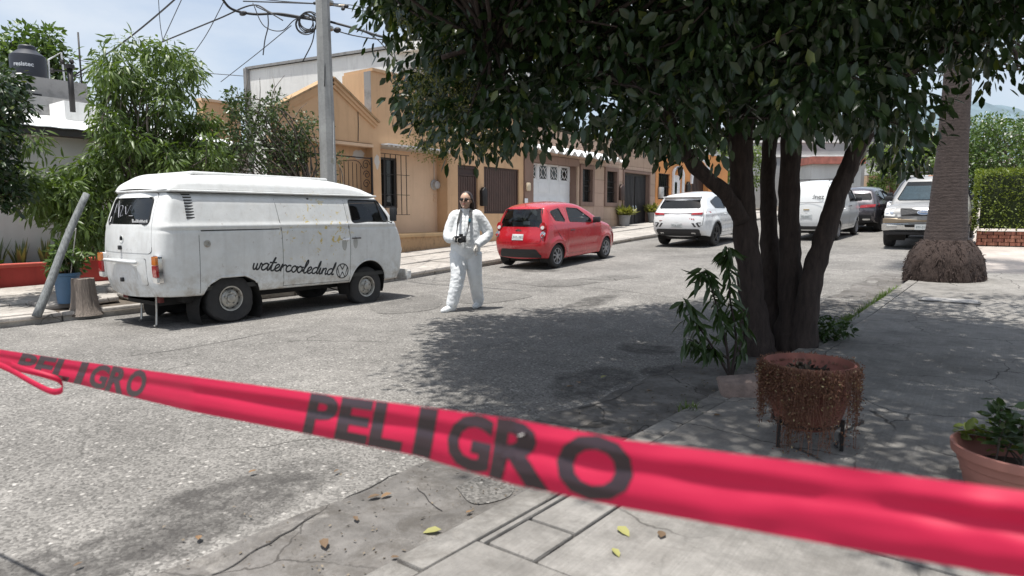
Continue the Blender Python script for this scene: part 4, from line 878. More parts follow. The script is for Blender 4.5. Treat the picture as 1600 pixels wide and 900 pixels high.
# ---- white delivery van
P_wv = paint('delivery_white', (.72, .73, .72), .28, .8, 0, .12)
wv, sh = make_car('delivery_van', 'white delivery van with Martínez lettering on its tailgate', 'van', -4.86, 24.72, 87, dict(paint=P_wv, rear=[(-1.85, .36), (-1.96, .52), (-1.97, .85), (-1.93, 1.2), (-1.85, 1.5), (-1.72, 1.78)],
    top=[(-1.72, 1.78), (-1.4, 1.86), (-.5, 1.90), (.4, 1.84), (.85, 1.62), (1.25, 1.28), (1.5, 1.12), (1.8, 1.0), (1.95, .85)], front=[(1.95, .3), (2.08, .45), (2.06, .65), (1.95, .85)], bottom=[(-1.85, .36), (-1, .28), (1, .27), (1.95, .3)],
    sec=[(.27, .76), (.5, .81), (.8, .825), (1.1, .80), (1.25, .775), (1.7, .66), (1.9, .6)], plan=[(-1.97, .93), (-1.6, .99), (-1, 1), (1, 1), (1.5, .97), (2.1, .8)], bumpf=lambda x, z: .014 * np.exp(-((np.hypot(x + 1.25, z - .3) - .37) / .07) ** 2) + .014 * np.exp(-((np.hypot(x - 1.25, z - .3) - .37) / .07) ** 2) - .012 * np.exp(-((z - .62) / .06) ** 2),
    axles=(-1.25, 1.25), arch=.345, wheel=.305, track=.71, tw=.18, rim=.2, style=6, rimmat=M_alloy, doors=[[(.1, .36), (.98, .38), (1.0, .9), (1.12, 1.2), (.75, 1.58), (.1, 1.76)], [(-.8, .36), (.08, .36), (.08, 1.76), (-.72, 1.78), (-.8, 1.0)]],
    windows=[[(.14, 1.2), (1.05, 1.2), (.72, 1.55), (.14, 1.68)]], wdoor=[1], gate=[(-.66, .58), (.66, .58), (.7, 1.1), (.55, 1.79), (-.55, 1.79), (-.7, 1.1)], fwin=[(-.66, 1.2), (.66, 1.2), (.52, 1.74), (-.52, 1.74)], fwx=.5,
    rblack=[(-.7, .36), (.7, .36), (.66, .47), (-.66, .47)], handles=[(.2, 1.05), (-.05, 1.05)], hmat=M_plast, mirror=(.95, 1.2), mmat=M_plast, uz=.28, belt=1.15, seats=[(.4, (-.35, .35))], seatz=.62))
for sg in (-1, 1):
    tl = on_end(MB(), sh, round_poly([(sg * .66, .78), (sg * .75, .78), (sg * .755, 1.08), (sg * .70, 1.14)], .02), True, .03, -.015).build('tail_lamp', M_red_l, wv, smooth=40)
    mb = MB(); mb.add([sh.surf(x, z, sg, .005) for x, z in ((-1.92, .78), (-1.75, .78), (-1.78, 1.14), (-1.88, 1.16))], [(0, 1, 2, 3)]); mb.build('side_lamp', M_red_l, wv)
    mb = MB(); mb.tube([(-1.6, sg * .55, 1.90), (-1.5, sg * .55, 1.95), (.1, sg * .55, 1.96), (.25, sg * .53, 1.9)], .014, 6); mb.build('roof_rail', M_plast, wv, smooth=True)
for xx in (-1.35, -.3): mb = MB(); mb.tube([(xx, -.6, 1.955), (xx, .6, 1.955)], .015, 6); mb.build('roof_bar', M_plast, wv, smooth=True)
on_end(MB(), sh, round_poly([(-.5, .86), (.5, .86), (.5, .93), (-.5, .93)], .01), True, .006, .0).build('plate_dark_trim', pm('dark_trim', (.09, .09, .09), .6), wv)  # dark strip above the number plate
tail_plate(wv, sh, -.18, .18, .72, .85, 'EG-52311', size=.07); xx = sh.endx(0, 1.0)
mb = MB(); mb.box(xx - .012, xx, -.09, .09, .985, 1.015); mb.build('badge', pm('gold_badge', (.5, .36, .12), .35, .7), wv)
v, f = textmesh('Martínez', .2, bold=.002); mb = MB(); mb.add([(sh.endx(.22 - p[0], 1.34 + p[1], True, .006), .22 - p[0] - .36, 1.34 + p[1]) for p in v], f); mb.build('lettering', pm('letter_grey', (.05, .055, .06), .6), wv)
mb = MB(); xx = sh.endx(.38, 1.4) - .004
mb.lathe([(.11, 0), (.11, -.004), (.07, -.004), (.07, 0)], 20, (xx, .46, 1.42), 'x'); mb.box(xx - .005, xx - .001, .26, .34, 1.32, 1.5); mb.build('emblem', pm('letter_grey', (.05, .055, .06), .6), wv)
mb = MB(); xx = sh.endx(0, 1.2) - .003; mb.box(xx - .004, xx, -.45, .45, 1.215, 1.235); mb.build('phone_line', pm('letter_pale', (.35, .35, .36), .6), wv)
v, f = textmesh('&', .3); mb = MB(); mb.add([(sh.surf(-.55 + p[0], 1.32 + p[1], -1, .006)) for p in v], f); mb.build('lettering', pm('letter_grey', (.05, .055, .06), .6), wv)

# ---- pickup trucks
P_slv = paint('silver_paint', (.33, .325, .315), .36, .5, .3, .15); P_tan = paint('tan_paint', (.27, .21, .145), .32, .8, .4, .2); P_blk = paint('black_paint', (.03, .03, .034), .25, .9, 0, .1)
def make_pickup(label, x, y, head, Pu, Pl, police=False):
    root, sh = make_car('pickup_truck', label, 'truck', x, y, head, dict(paint=Pu, rear=[(-1.0, .5), (-1.0, .9), (-.98, 1.2), (-.85, 1.75)], top=[(-.85, 1.75), (-.6, 1.87), (.2, 1.9), (.6, 1.84), (1.0, 1.5), (1.3, 1.25), (1.5, 1.2), (2.2, 1.17), (2.55, 1.08)],
        front=[(2.6, .55), (2.68, .7), (2.66, .95), (2.55, 1.08)], bottom=[(-1.0, .5), (0, .44), (1.2, .46), (2.6, .55)], sec=[(.44, .9), (.7, .98), (1.0, 1.0), (1.2, .95), (1.3, .92), (1.75, .74), (1.95, .66)], plan=[(-1, 1), (1.4, 1), (2.2, .985), (2.7, .93)],
        r=.11, bow=(.02, .05, .09), axles=(-1.9, 1.8), arch=.45, wheel=.39, track=.86, tw=.26, rim=.24, style=6, rimmat=M_alloy, doors=[[(-.1, .52), (.98, .52), (1.0, 1.1), (1.15, 1.25), (.6, 1.72), (-.1, 1.8)]],
        windows=[[(0, 1.28), (1.1, 1.26), (.62, 1.72), (0, 1.77)], [(-.12, 1.28), (-.12, 1.77), (-.75, 1.74), (-.85, 1.3)]], wdoor=[1, 0], rwin=[(-.7, 1.3), (.7, 1.3), (.6, 1.7), (-.6, 1.7)], fwin=[(-.82, 1.27), (.82, 1.27), (.66, 1.80), (-.66, 1.80)], fwx=.6, hood=[(1.45, -.78), (2.35, -.74), (2.35, .74), (1.45, .78)],
        mirror=(1.05, 1.28), mmat=M_plast, handles=[(.1, 1.1)], uz=.45, belt=1.25, seats=[(.1, (-.45, .45))], seatz=.85, lip=.03, lipmat=Pl, glass=glassmat('pale_windscreen', (.35, .42, .45), .6, .02)))
    bd = Shell([(-3.0, .6), (-3.02, .9), (-2.98, 1.2)], [(-2.98, 1.2), (-2, 1.22), (-1.04, 1.22)], [(-1.04, .55), (-1.04, .9), (-1.04, 1.22)], [(-3.0, .6), (-2, .55), (-1.04, .55)], [(.5, .94), (.8, 1.0), (1.25, .97)], [(-3.05, .97), (-2.7, 1), (-1, 1)], .05, .03, (.02, 0, 0), 60, 26, 12)
    bd.side_region('hole', circle=(-1.9, .42, .45)); bd.top_region('hole', [(-2.9, -.85), (-1.1, -.85), (-1.1, .85), (-2.9, .85)], .04); bd.build(root, {'body': ('cargo_bed', Pu, None, 0, 0)})
    mb = MB(); mb.box(-2.92, -1.08, -.86, .86, .72, .76)
    for s in (-1, 1): mb.box(-2.92, -1.08, s * .86 - .02, s * .86 + .02, .72, 1.2)
    mb.box(-1.1, -1.06, -.86, .86, .72, 1.2); mb.box(-2.94, -2.9, -.86, .86, .72, 1.18); mb.build('bed_lining', M_under, root)
    mb = MB(); mb.box(-2.9, -.9, -.4, .4, .42, .6); mb.build('frame_rails', M_under, root)
    # nose
    pl = lambda a: round_poly(a, .03)
    on_end(MB(), sh, pl([(-.60, .86), (.60, .86), (.64, 1.14), (-.64, 1.14)]), False, .05, -.02).build('grille_surround', Pu, root, smooth=40)
    gr = on_end(MB(), sh, pl([(-.52, .90), (.52, .90), (.56, 1.10), (-.56, 1.10)]), False, .062, -.02).build('grille', pm('grille_mesh', (.018, .018, .02), .5, bump=1, bsc=160, bd=.01), root)
    ov = [(.155 * math.cos(a), .995 + .062 * math.sin(a)) for a in np.linspace(0, 6.28, 28, endpoint=False)]
    if not police:
        ob = on_end(MB(), sh, ov, False, .085, -.02).build('badge', M_chrome, gr); on_end(MB(), sh, [(p[0] * .88, .995 + (p[1] - .995) * .84) for p in ov], False, .089, -.02).build('badge_field', pm('badge_blue', (.10, .14, .22), .3, bump=0), ob)
        v, f = textmesh('Ford', .1, bold=.002); xx = sh.endx(0, .995, False, -.02) + .0925; mb = MB(); mb.add([(xx, p[0], .96 + p[1]) for p in v], f); mb.build('badge_lettering', M_clear, ob)
    for sg in (-1, 1):
        hl = on_end(MB(), sh, round_poly([(sg * .66, .88), (sg * .93, .90), (sg * .92, 1.1), (sg * .68, 1.13)], .03), False, .045, -.03).build('headlamp', M_clear, root, smooth=40)
        for q in (.75, .86): on_end(MB(), sh, [(sg * q + .045 * math.cos(a), 1.0 + .05 * math.sin(a)) for a in np.linspace(0, 6.28, 14, endpoint=False)], False, .05, -.03).build('reflector', M_chrome, hl)
        on_end(MB(), sh, round_poly([(sg * .60, .56), (sg * .86, .56), (sg * .86, .64), (sg * .60, .64)], .02), False, .10, .02).build('fog_lamp', M_clear, root)
    on_end(MB(), sh, pl([(-.95, .70), (.95, .70), (.95, .84), (-.95, .84)]), False, .07, -.03).build('upper_bumper', Pl, root, smooth=40)
    on_end(MB(), sh, pl([(-.97, .50), (.97, .50), (.97, .69), (-.97, .69)]), False, .10, -.03).build('front_bumper', M_chrome if not police else M_plast, root, smooth=40)
    on_end(MB(), sh, pl([(-.42, .60), (.42, .60), (.42, .67), (-.42, .67)]), False, .105, -.028).build('bumper_intake', M_under, root)
    on_end(MB(), sh, pl([(-.92, .38), (.92, .38), (.95, .49), (-.95, .49)]), False, .06, -.05).build('air_dam', M_plast, root)
    if not police:
        tail_plate(root, sh, -.17, .17, .54, .68, None, False); v, f = textmesh('FM-2136', .085); xx = sh.endx(0, .61, False) + .13; mb = MB(); mb.box(xx - .012, xx, -.18, .18, .54, .68); po = mb.build('number_plate', M_plate, root); mb = MB(); mb.add([(xx + .003, p[0], .58 + p[1]) for p in v], f); mb.build('plate_lettering', M_inkd, po)
    for sg in (-1, 1):
        mb = MB(); mb.add([sh.surf(x, z, sg, .003) for x, z in ((-.95, .58), (1.3, .58), (1.3, .72), (-.95, .72))], [(0, 1, 2, 3)])
        xs = np.linspace(-.95, 1.33, 12); mb = MB(); mb.rings([[sh.surf(x, z, sg, .003) for z in (.5, .58, .66, .74)] for x in xs], False, False); mb.build('rocker_panel', Pl, root, smooth=True)
    for yy in (-.3, .35):
        mb = MB(); mb.tube([(sh.endx(yy, 1.28, False, -1.1), yy, 1.26), (1.2, yy + .35, 1.36)], .008, 4)
    mb = MB(); mb.tube([(1.33, -.1, 1.25), (1.26, -.6, 1.29)], .01, 4); mb.tube([(1.33, .5, 1.25), (1.26, .02, 1.29)], .01, 4); mb.build('wiper', M_plast, root)
    return root, sh
ford, _ = make_pickup('silver and tan pickup truck facing down the street behind the palm', -1.58, 23.25, 270, P_slv, P_tan)
mb = MB(); mb.rings([[(x + .05 * (1 - (y / .8) ** 2), y * w_, z) for y in np.linspace(-.78, .78, 9)] for x, z, w_ in ((1.16, 1.3, 1.), (.95, 1.48, .93), (.72, 1.68, .86))], False, False); mb.build('reflection_panel', pm('painted_reflection', (.45, .55, .62), .45, .2, var=.25, vs=9, bump=.6, bsc=14, bd=.03), ford, True)  # pale panel added behind the glass to imitate its bluish reflection
for yy in (-.68, .68): mb = MB(); mb.tube([(-.7, yy, 1.9), (-.6, yy, 1.95), (.3, yy, 1.95), (.4, yy, 1.88)], .014, 6); mb.build('roof_rail', M_plast, ford, smooth=True)
pol, _ = make_pickup('dark patrol pickup truck with roll bar and amber roof light', -2.35, 30.0, 270, P_blk, P_blk, True)
for s in (-.8, .8): mb = MB(); mb.tube(catm([(-2.9, s, 1.2), (-2.8, s, 1.75), (-2.3, s, 2.15), (-1.5, s, 2.18), (-1.15, s, 1.9), (-1.1, s, 1.2)], 5), .04, 8); mb.build('roll_bar', M_plast, pol, smooth=True)
for xx in (-2.3, -1.5): mb = MB(); mb.tube([(xx, -.8, 2.16), (xx, .8, 2.16)], .035, 8); mb.build('cross_bar', M_plast, pol, smooth=True)
mb = MB(); mb.box(-.1, .15, -.65, .65, 1.93, 2.04); lb = mb.build('light_bar', pm('white_cover', (.6, .6, .6), .3, bump=0), pol, bevel=.03)
mb = MB(); mb.box(-.06, .17, .1, .6, 1.95, 2.03); mb.build('amber_lens', M_amb, lb, bevel=.02)
# ------------------------------------------------------------------ buildings
def pw(mb, name, mat, root, smooth=False, bevel=0):                  # mesh given in world coordinates, parented to an unrotated thing
    o = mb.build(name, mat, root, smooth, bevel)
    if root.parent is None and root.type == 'EMPTY': o.location = -root.location
    return o
def plaster(name, col, streak=.3, dirty=(.25, .2, .16), peel=None, streak_scale=(1.2, 1.2, .12), var=.1, fine=30):
    if name in MATS: return MATS[name]
    m, n, l, b = newmat(name); w = coords(n, l, 'world')
    c = mixc(n, l, ramp(n, l, noi(n, l, w, .8, 6, .6), .3, .7), tuple(x * (1 - var) for x in col), tuple(min(1, x * (1 + var)) for x in col))
    s = noi(n, l, coords(n, l, 'world', streak_scale), 3.5, 6, .65); c = mixc(n, l, ramp(n, l, s, .5, .78, 0, streak), c, dirty)
    s2 = noi(n, l, w, 5.5, 6, .7); c = mixc(n, l, ramp(n, l, s2, .58, .8, 0, streak * .7), c, dirty)
    if peel: c = mixc(n, l, ramp(n, l, noi(n, l, w, 1.7, 5, .55), .66, .68), c, peel)
    l.new(c, b.inputs['Base Color']); b.inputs['Roughness'].default_value = .9; bumpn(n, l, noi(n, l, w, fine, 5, .65), b, .35, .006); MATS[name] = m; return m
def wallx(mb, X, y0, y1, z0, z1, holes=(), depth=.25, back=None, top=True):  # wall facing +X with reveals
    ysx = sorted({y0, y1, *[h[0] for h in holes], *[h[1] for h in holes]}); zsx = sorted({z0, z1, *[h[2] for h in holes], *[h[3] for h in holes]})
    for a, b_ in zip(ysx, ysx[1:]):
        for c, d in zip(zsx, zsx[1:]):
            if any(h[0] <= a and b_ <= h[1] and h[2] <= c and d <= h[3] for h in holes): continue
            mb.add([(X, a, c), (X, b_, c), (X, b_, d), (X, a, d)], [(0, 1, 2, 3)])
    for h in holes:
        dd = h[4] if len(h) > 4 else depth; P = [(h[0], h[2]), (h[1], h[2]), (h[1], h[3]), (h[0], h[3])]
        for i in range(4):
            p, q = P[i], P[(i + 1) % 4]; mb.add([(X, *p), (X, *q), (X - dd, *q), (X - dd, *p)], [(0, 1, 2, 3)])
    bk = X - .3 if back is None else back
    mb.add([(X, y0, z0), (X, y0, z1), (bk, y0, z1), (bk, y0, z0)], [(0, 1, 2, 3)]); mb.add([(X, y1, z0), (X, y1, z1), (bk, y1, z1), (bk, y1, z0)], [(0, 1, 2, 3)])
    if top: mb.add([(X, y0, z1), (X, y1, z1), (bk, y1, z1), (bk, y0, z1)], [(0, 1, 2, 3)])
    return mb
def bars(root, name, n, X, y0, y1, z0, z1, mat, r=.009, horiz=3, frame=True, depth=0):
    for k in range(n):
        y = y0 + (y1 - y0) * (k + .5) / n; mb = MB(); mb.box(X - r, X + r, y - r, y + r, z0, z1); pw(mb, name, mat, root)
    for k in range(horiz):
        z = z0 + (z1 - z0) * k / max(1, horiz - 1); mb = MB(); mb.box(X + r + .001, X + 3 * r, y0, y1, z - r, z + r); pw(mb, name, mat, root)
def slats(root, n, X, y0, y1, z0, z1, mat, gap=.25, name='slat', th=.03):
    w = (y1 - y0) / n
    for k in range(n):
        mb = MB(); mb.box(X - th, X, y0 + k * w + w * gap / 2, y0 + (k + 1) * w - w * gap / 2, z0, z1); pw(mb, name, mat, root)
M_or = plaster('ochre_plaster', (.58, .375, .215), .4, (.26, .15, .08)); M_or2 = plaster('bright_orange_plaster', (.70, .31, .11), .25, (.35, .16, .07)); M_pch = plaster('peach_plaster', (.64, .46, .31), .3, (.33, .21, .13))
M_lows = plaster('ochre_low_wall', (.40, .26, .14), .85, (.11, .085, .06), None, (2.5, 2.5, 1.6)); M_ww = plaster('white_weathered', (.8, .79, .76), .4, (.36, .34, .32), None, (1.6, 1.6, .22))
M_grey = plaster('grey_render', (.27, .265, .26), .75, (.09, .09, .09), None, (1, 1, 1.2)); M_wwall = plaster('white_wall', (.60, .60, .59), .25, (.35, .34, .32)); M_peel = plaster('bare_plaster', (.55, .52, .47), .2, (.4, .37, .33))
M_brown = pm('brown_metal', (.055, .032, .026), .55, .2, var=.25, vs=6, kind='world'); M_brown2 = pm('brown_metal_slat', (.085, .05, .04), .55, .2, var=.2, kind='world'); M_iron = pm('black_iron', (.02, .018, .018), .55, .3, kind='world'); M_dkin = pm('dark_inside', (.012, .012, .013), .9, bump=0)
M_stone = plaster('brown_stone_trim', (.25, .165, .13), .35, (.12, .08, .06)); M_tile = [plaster('stone_tile_%s' % c, t, .25, (.24, .16, .11), var=.12, fine=60) for c, t in (('sand', (.46, .335, .25)), ('tan', (.43, .305, .225)), ('rose', (.47, .33, .255)))]
M_wdoor = pm('white_door', (.78, .79, .8), .5, var=.06, bump=.05, kind='world'); M_pane = glassmat('house_glass', (.1, .12, .13), .4, .03); M_frame = pm('dark_frame', (.04, .036, .034), .5, kind='world'); M_wmetal = pm('white_metal_roof', (.74, .75, .75), .45, var=.08, kind='world', bump=.05)
X = -14.0
# ---- ochre house with gable
oh = empty('ochre_house', (-14, 14.5, .2), 0, 'ochre plastered house with small gable and wrought iron railing behind the van', 'house')
mb = wallx(MB(), X, 12.45, 19.62, .0, 5.36, [(12.74, 15.5, .86, 3.36, .45), (16.0, 17.02, .3, 3.06, .14), (17.33, 19.35, 1.5, 3.08, .14)], back=-15.2); pw(mb, 'wall', M_or, oh)
mb = MB(); mb.box(-15.15, -13.955, 12.47, 19.6, 5.36, 5.44); pw(mb, 'parapet_cap', M_or, oh)
mb = MB(); mb.box(-14.28, -14.005, 12.442, 12.448, 4.2, 5.36); pw(mb, 'bare_edge', M_grey, oh)
mb = MB(); mb.add([(X, 9.5, 3.4), (X, 12.449, 3.4), (X, 12.449, 4.06), (X, 11.1, 4.92), (X, 9.5, 4.02)], [(0, 1, 2, 3, 4)]); mb.add([(X, 9.5, 3.4), (X, 12.449, 3.4), (X - .3, 12.449, 3.4), (X - .3, 9.5, 3.4)], [(0, 1, 2, 3)])
mb.add([(X - .3, 9.5, 3.4), (X - .3, 12.449, 3.4), (X - .3, 12.449, 4.06), (X - .3, 11.1, 4.92), (X - .3, 9.5, 4.02)], [(4, 3, 2, 1, 0)]); pw(mb, 'gable', M_or, oh)
for a, b_ in (((9.4, 3.97), (11.1, 4.93)), ((12.62, 3.97), (11.1, 4.93))):
    d = Vector((b_[0] - a[0], b_[1] - a[1])).normalized(); nn = Vector((-d.y, d.x)) if d.x > 0 else Vector((d.y, -d.x))
    for k, (o0, o1, pr) in enumerate(((-.16, -.08, .05), (-.08, .0, .09), (.0, .05, .13))):
        mb = MB(); mb.prism([(a[0] + nn.x * o0, a[1] + nn.y * o0), (b_[0] + nn.x * o0, b_[1] + nn.y * o0), (b_[0] + nn.x * o1, b_[1] + nn.y * o1), (a[0] + nn.x * o1, a[1] + nn.y * o1)], X - .31, X + pr, 'x'); pw(mb, 'gable_moulding', M_or if k < 2 else M_lows, oh)
mb = MB(); mb.box(-14.5, -14.28, 9.5, 12.449, .0, 3.399); pw(mb, 'patio_wall', M_or, oh); mb = MB(); mb.box(-14.26, -13.96, 9.5, 12.449, 3.3, 3.38); pw(mb, 'string_course', M_pch, oh)
for (y0, y1, z0, z1, sd) in ((11.95, 12.43, 2.95, 3.26, 1), (12.5, 12.7, 2.7, 3.15, 2)):
    r_ = random.Random(sd); pol = [((y0 + y1) / 2 + (y1 - y0) / 2 * math.cos(a) * r_.uniform(.7, 1.05), (z0 + z1) / 2 + (z1 - z0) / 2 * math.sin(a) * r_.uniform(.7, 1.05)) for a in np.linspace(0, 6.28, 16, endpoint=False)]
    xx = -14.277 if sd == 1 else -13.996; mb = MB(); mb.prism(pol, xx - .01, xx, 'x'); pw(mb, 'peeled_patch', M_peel, oh)
mb = MB(); mb.box(-14.1, -13.9, 9.5, 12.44, .0, 2.0); pw(mb, 'railing_wall', M_or, oh)
def scroll(cy, cz, r, turns=1.4, s=1): return [(-14.0, cy + s * r * (1 - t * .75) * math.cos(a), cz + r * (1 - t * .75) * math.sin(a)) for t, a in zip(np.linspace(0, 1, 26), np.linspace(0, 6.28 * turns, 26))]
for y0, y1 in ((9.6, 11.0), (11.05, 12.4)):
    for z in (2.04, 3.0): mb = MB(); mb.box(-14.015, -13.985, y0, y1, z - .015, z + .015); pw(mb, 'rail', M_iron, oh)
    for y in (y0, y1): mb = MB(); mb.box(-14.02, -13.98, y - .02, y + .02, 2.0, 3.03); pw(mb, 'rail_post', M_iron, oh)
    for k in range(7):
        y = y0 + .12 + k * .14; mb = MB(); mb.tube([(-14, y, 2.04), (-14, y, 2.78 + .1 * math.sin(k / 6 * 3.14))], .009, 5); pw(mb, 'baluster', M_iron, oh)
    for c in (scroll(y1 - .2, 2.82, .14), scroll(y1 - .18, 2.55, .12, 1.4, -1), scroll(y1 - .2, 2.3, .13), scroll(y0 + .12, 2.9, .07)): mb = MB(); mb.tube(c, .010, 5); pw(mb, 'scroll', M_iron, oh, True)
    mb = MB(); mb.tube(catm([(-14, y0 + .05, 2.8), (-14, y0 + .4, 2.88), (-14, y1 - .5, 2.9), (-14, y1 - .3, 2.7)], 6), .010, 5); pw(mb, 'scroll', M_iron, oh, True)
mb = MB(); mb.tube([(-13.985, 11.95, 4.42), (-13.985, 11.96, 3.9), (-13.98, 11.93, 3.42)], .009, 5); pw(mb, 'wall_cable', M_iron, oh)
# porch recess
mb = wallx(MB(), -14.45, 12.6, 15.6, .7, 3.45, [(12.88, 13.78, 1.66, 3.12, .12)], back=-14.6); pw(mb, 'porch_wall', M_pch, oh)
mb = MB(); mb.box(-14.58, -14.56, 12.88, 13.78, 1.66, 3.12); wi = pw(mb, 'window', M_pane, oh)
for y0, y1, z0, z1 in ((12.88, 12.93, 1.66, 3.12), (13.71, 13.78, 1.66, 3.12), (12.93, 13.71, 1.66, 1.72), (12.93, 13.71, 3.06, 3.12), (13.3, 13.35, 1.72, 3.06)): mb = MB(); mb.box(-14.56, -14.5, y0, y1, z0, z1); pw(mb, 'window_frame', M_frame, wi)
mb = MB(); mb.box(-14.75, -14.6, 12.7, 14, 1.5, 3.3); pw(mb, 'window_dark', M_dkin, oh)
mb = MB()
for k in range(9): mb.rings([[(-14.592 + .012 * (k % 2), 12.9 + k * .1, z), (-14.592 + .012 * ((k + 1) % 2), 13 + k * .1, z)] for z in (1.68, 3.1)], False, False)
pw(mb, 'curtain', pm('curtain', (.3, .31, .33), .9), wi)
bars(oh, 'grille_bar', 6, -14.24, 12.8, 14.06, 1.46, 3.2, M_iron, .008, 4)
mb = MB(); mb.box(-14.44, -13.72, 12.76, 15.5, 3.39, 3.43); pw(mb, 'canopy', M_wmetal, oh)
for k in range(16): mb = MB(); y = 12.8 + k * .168; mb.box(-14.42, -13.75, y, y + .08, 3.345, 3.388); pw(mb, 'canopy_batten', M_peel, oh)
p = onx(678, 289, -14.45); mb = MB(); mb.lathe([(.16, 0), (.17, .03), (.13, .05), (.12, .16), (.001, .18)], 20, (-14.45, p.y, p.z), 'x'); pw(mb, 'electric_meter', pm('meter_grey', (.4, .4, .39), .4), oh, 40)
for z in (2.05, 1.92): mb = MB(); mb.box(-14.45, -14.42, p.y - .04, p.y + .04, z - .04, z + .04); pw(mb, 'switch_plate', M_pch, oh)
mb = MB(); mb.tube([(-14.43, p.y, p.z + .15), (-14.43, p.y - .02, 3.38)], .012, 5); pw(mb, 'conduit', M_peel, oh)
mb = MB(); mb.box(-14.44, -13.84, 12.0, 15.8, .05, .80); pw(mb, 'low_wall', M_lows, oh); mb = MB(); mb.box(-14.44, -13.79, 12.0, 15.84, .80, .92); pw(mb, 'low_wall_cap', plaster('ochre_cap', (.45, .31, .17), .5, (.2, .14, .09)), oh, bevel=.015)
# doors of the ochre house
mb = MB(); mb.box(-14.13, -14.1, 16.02, 17.0, .3, 3.05); dr = pw(mb, 'door', M_brown, oh)
for y0, y1, z0, z1 in ((16.02, 16.1, .3, 3.05), (16.92, 17.0, .3, 3.05), (16.1, 16.92, 2.96, 3.05), (16.1, 16.92, .3, .42), (16.1, 16.92, 2.72, 2.78), (16.1, 16.92, 1.5, 1.57)): mb = MB(); mb.box(-14.098, -14.06, y0, y1, z0, z1); pw(mb, 'door_frame', M_brown, dr)
slats(dr, 9, -14.07, 16.11, 16.91, .44, 2.7, M_brown2)
mb = MB(); mb.box(-14.14, -14.12, 17.34, 19.34, 1.5, 3.07); gw = pw(mb, 'shutter', M_brown, oh); slats(gw, 18, -14.07, 17.4, 19.28, 1.56, 3.02, M_brown2, .2)
for y0, y1, z0, z1 in ((17.34, 17.4, 1.5, 3.07), (19.28, 19.34, 1.5, 3.07), (17.4, 19.28, 1.5, 1.56), (17.4, 19.28, 3.02, 3.07)): mb = MB(); mb.box(-14.11, -14.05, y0, y1, z0, z1); pw(mb, 'shutter_frame', M_brown, gw)
p = onx(753, 308, -14); mb = MB(); mb.prism([(p.y - .13, p.z - .3), (p.y + .13, p.z - .3), (p.y + .13, p.z + .22), (p.y, p.z + .34), (p.y - .13, p.z + .22)], -13.997, -13.85, 'x'); pw(mb, 'letter_box', M_iron, oh, bevel=.02)
mb = MB(); mb.box(-14.1, -13.7, 15.95, 17.1, .1, .42); pw(mb, 'door_step', M_left, oh, bevel=.02)
# ---- white building behind
wb_ = empty('white_building', (-20, 18, .3), 0, 'tall weathered white building rising behind the ochre house', 'building')
mb = MB(); mb.add([(-24.2, 15.2, 0), (-15.6, 16.7, 0), (-15.6, 23, 0), (-24.2, 23, 0), (-24.2, 15.2, 7.15), (-15.6, 16.7, 7.2), (-15.6, 23, 7.2), (-24.2, 23, 7.2)], [(0, 1, 5, 4), (1, 2, 6, 5), (2, 3, 7, 6), (3, 0, 4, 7), (4, 5, 6, 7)]); pw(mb, 'wall', M_ww, wb_)
mb = MB(); mb.add([(-24.3, 15.1, 7.16), (-17.1, 16.33, 7.2), (-17.1, 16.6, 7.2), (-24.3, 15.4, 7.16), (-24.3, 15.1, 7.26), (-17.1, 16.33, 7.3), (-17.1, 16.6, 7.3), (-24.3, 15.4, 7.26)], [(0, 1, 5, 4), (1, 2, 6, 5), (2, 3, 7, 6), (3, 0, 4, 7), (4, 5, 6, 7)]); pw(mb, 'parapet_cap', M_grey, wb_)
mb = MB(); mb.box(-24.35, -24.15, 15.05, 15.25, 0, 7.2); pw(mb, 'corner_edge', M_grey, wb_); mb = MB(); mb.add([(-17.09, 16.2, 7.0), (-15.5, 16.5, 7.0), (-15.5, 17.2, 7.0), (-17.09, 16.9, 7.0), (-17.09, 16.2, 7.5), (-15.5, 16.5, 7.5), (-15.5, 17.2, 7.5), (-17.09, 16.9, 7.5)], [(0, 1, 5, 4), (1, 2, 6, 5), (2, 3, 7, 6), (3, 0, 4, 7), (4, 5, 6, 7), (3, 2, 1, 0)]); pw(mb, 'raised_parapet', M_ww, wb_)
p = onx(637, 118, -15.5); mb = MB(); mb.box(-15.55, -15.1, p.y - .3, p.y + .5, p.z - .25, p.z + .25); pw(mb, 'roof_unit', M_grey, wb_, bevel=.02)
# ---- brown tiled house
bh = empty('tiled_house', (-14, 25, .5), 0, 'brown stone tiled house with white garage door behind the red car', 'house')
G = (20.2, 23.36, .4, 3.42); W1 = (23.78, 24.62, 2.0, 3.36); W2 = (25.9, 26.85, 2.0, 3.38); D3 = (27.6, 30.3, .78, 3.42)
mb = wallx(MB(), X - .03, 19.63, 31.1, .1, 4.75, [G + (.34,), W1 + (.16,), W2 + (.16,), D3 + (.2,)], back=-15.2); pw(mb, 'wall', M_stone, bh)
mb = MB(); mb.box(-15.18, -13.96, 19.62, 31.1, 4.751, 4.83); pw(mb, 'parapet_cap', M_stone, bh)
def big(h, e): return (h[0] - e, h[1] + e, h[2] - e, h[3] + e)
keep = [(19.64, 23.5, 0, 3.72), big(W1, .17), big(W2, .17), (D3[0] - .12, D3[1] + .12, 0, D3[3] + .12)]
ylin = sorted({19.66, 31.06, *[v for k in keep for v in k[:2]]}); fy = []
for a, b_ in zip(ylin, ylin[1:]):
    n_ = max(1, round((b_ - a) / .72)); fy += [a + (b_ - a) * i / n_ for i in range(n_)]
fy.append(31.06); zlin = sorted({.15, 4.72, *[v for k in keep for v in k[2:] if v > .2]}); fz = []
for a, b_ in zip(zlin, zlin[1:]):
    n_ = max(1, round((b_ - a) / .5)); fz += [a + (b_ - a) * i / n_ for i in range(n_)]
fz.append(4.72); r_ = random.Random(8)
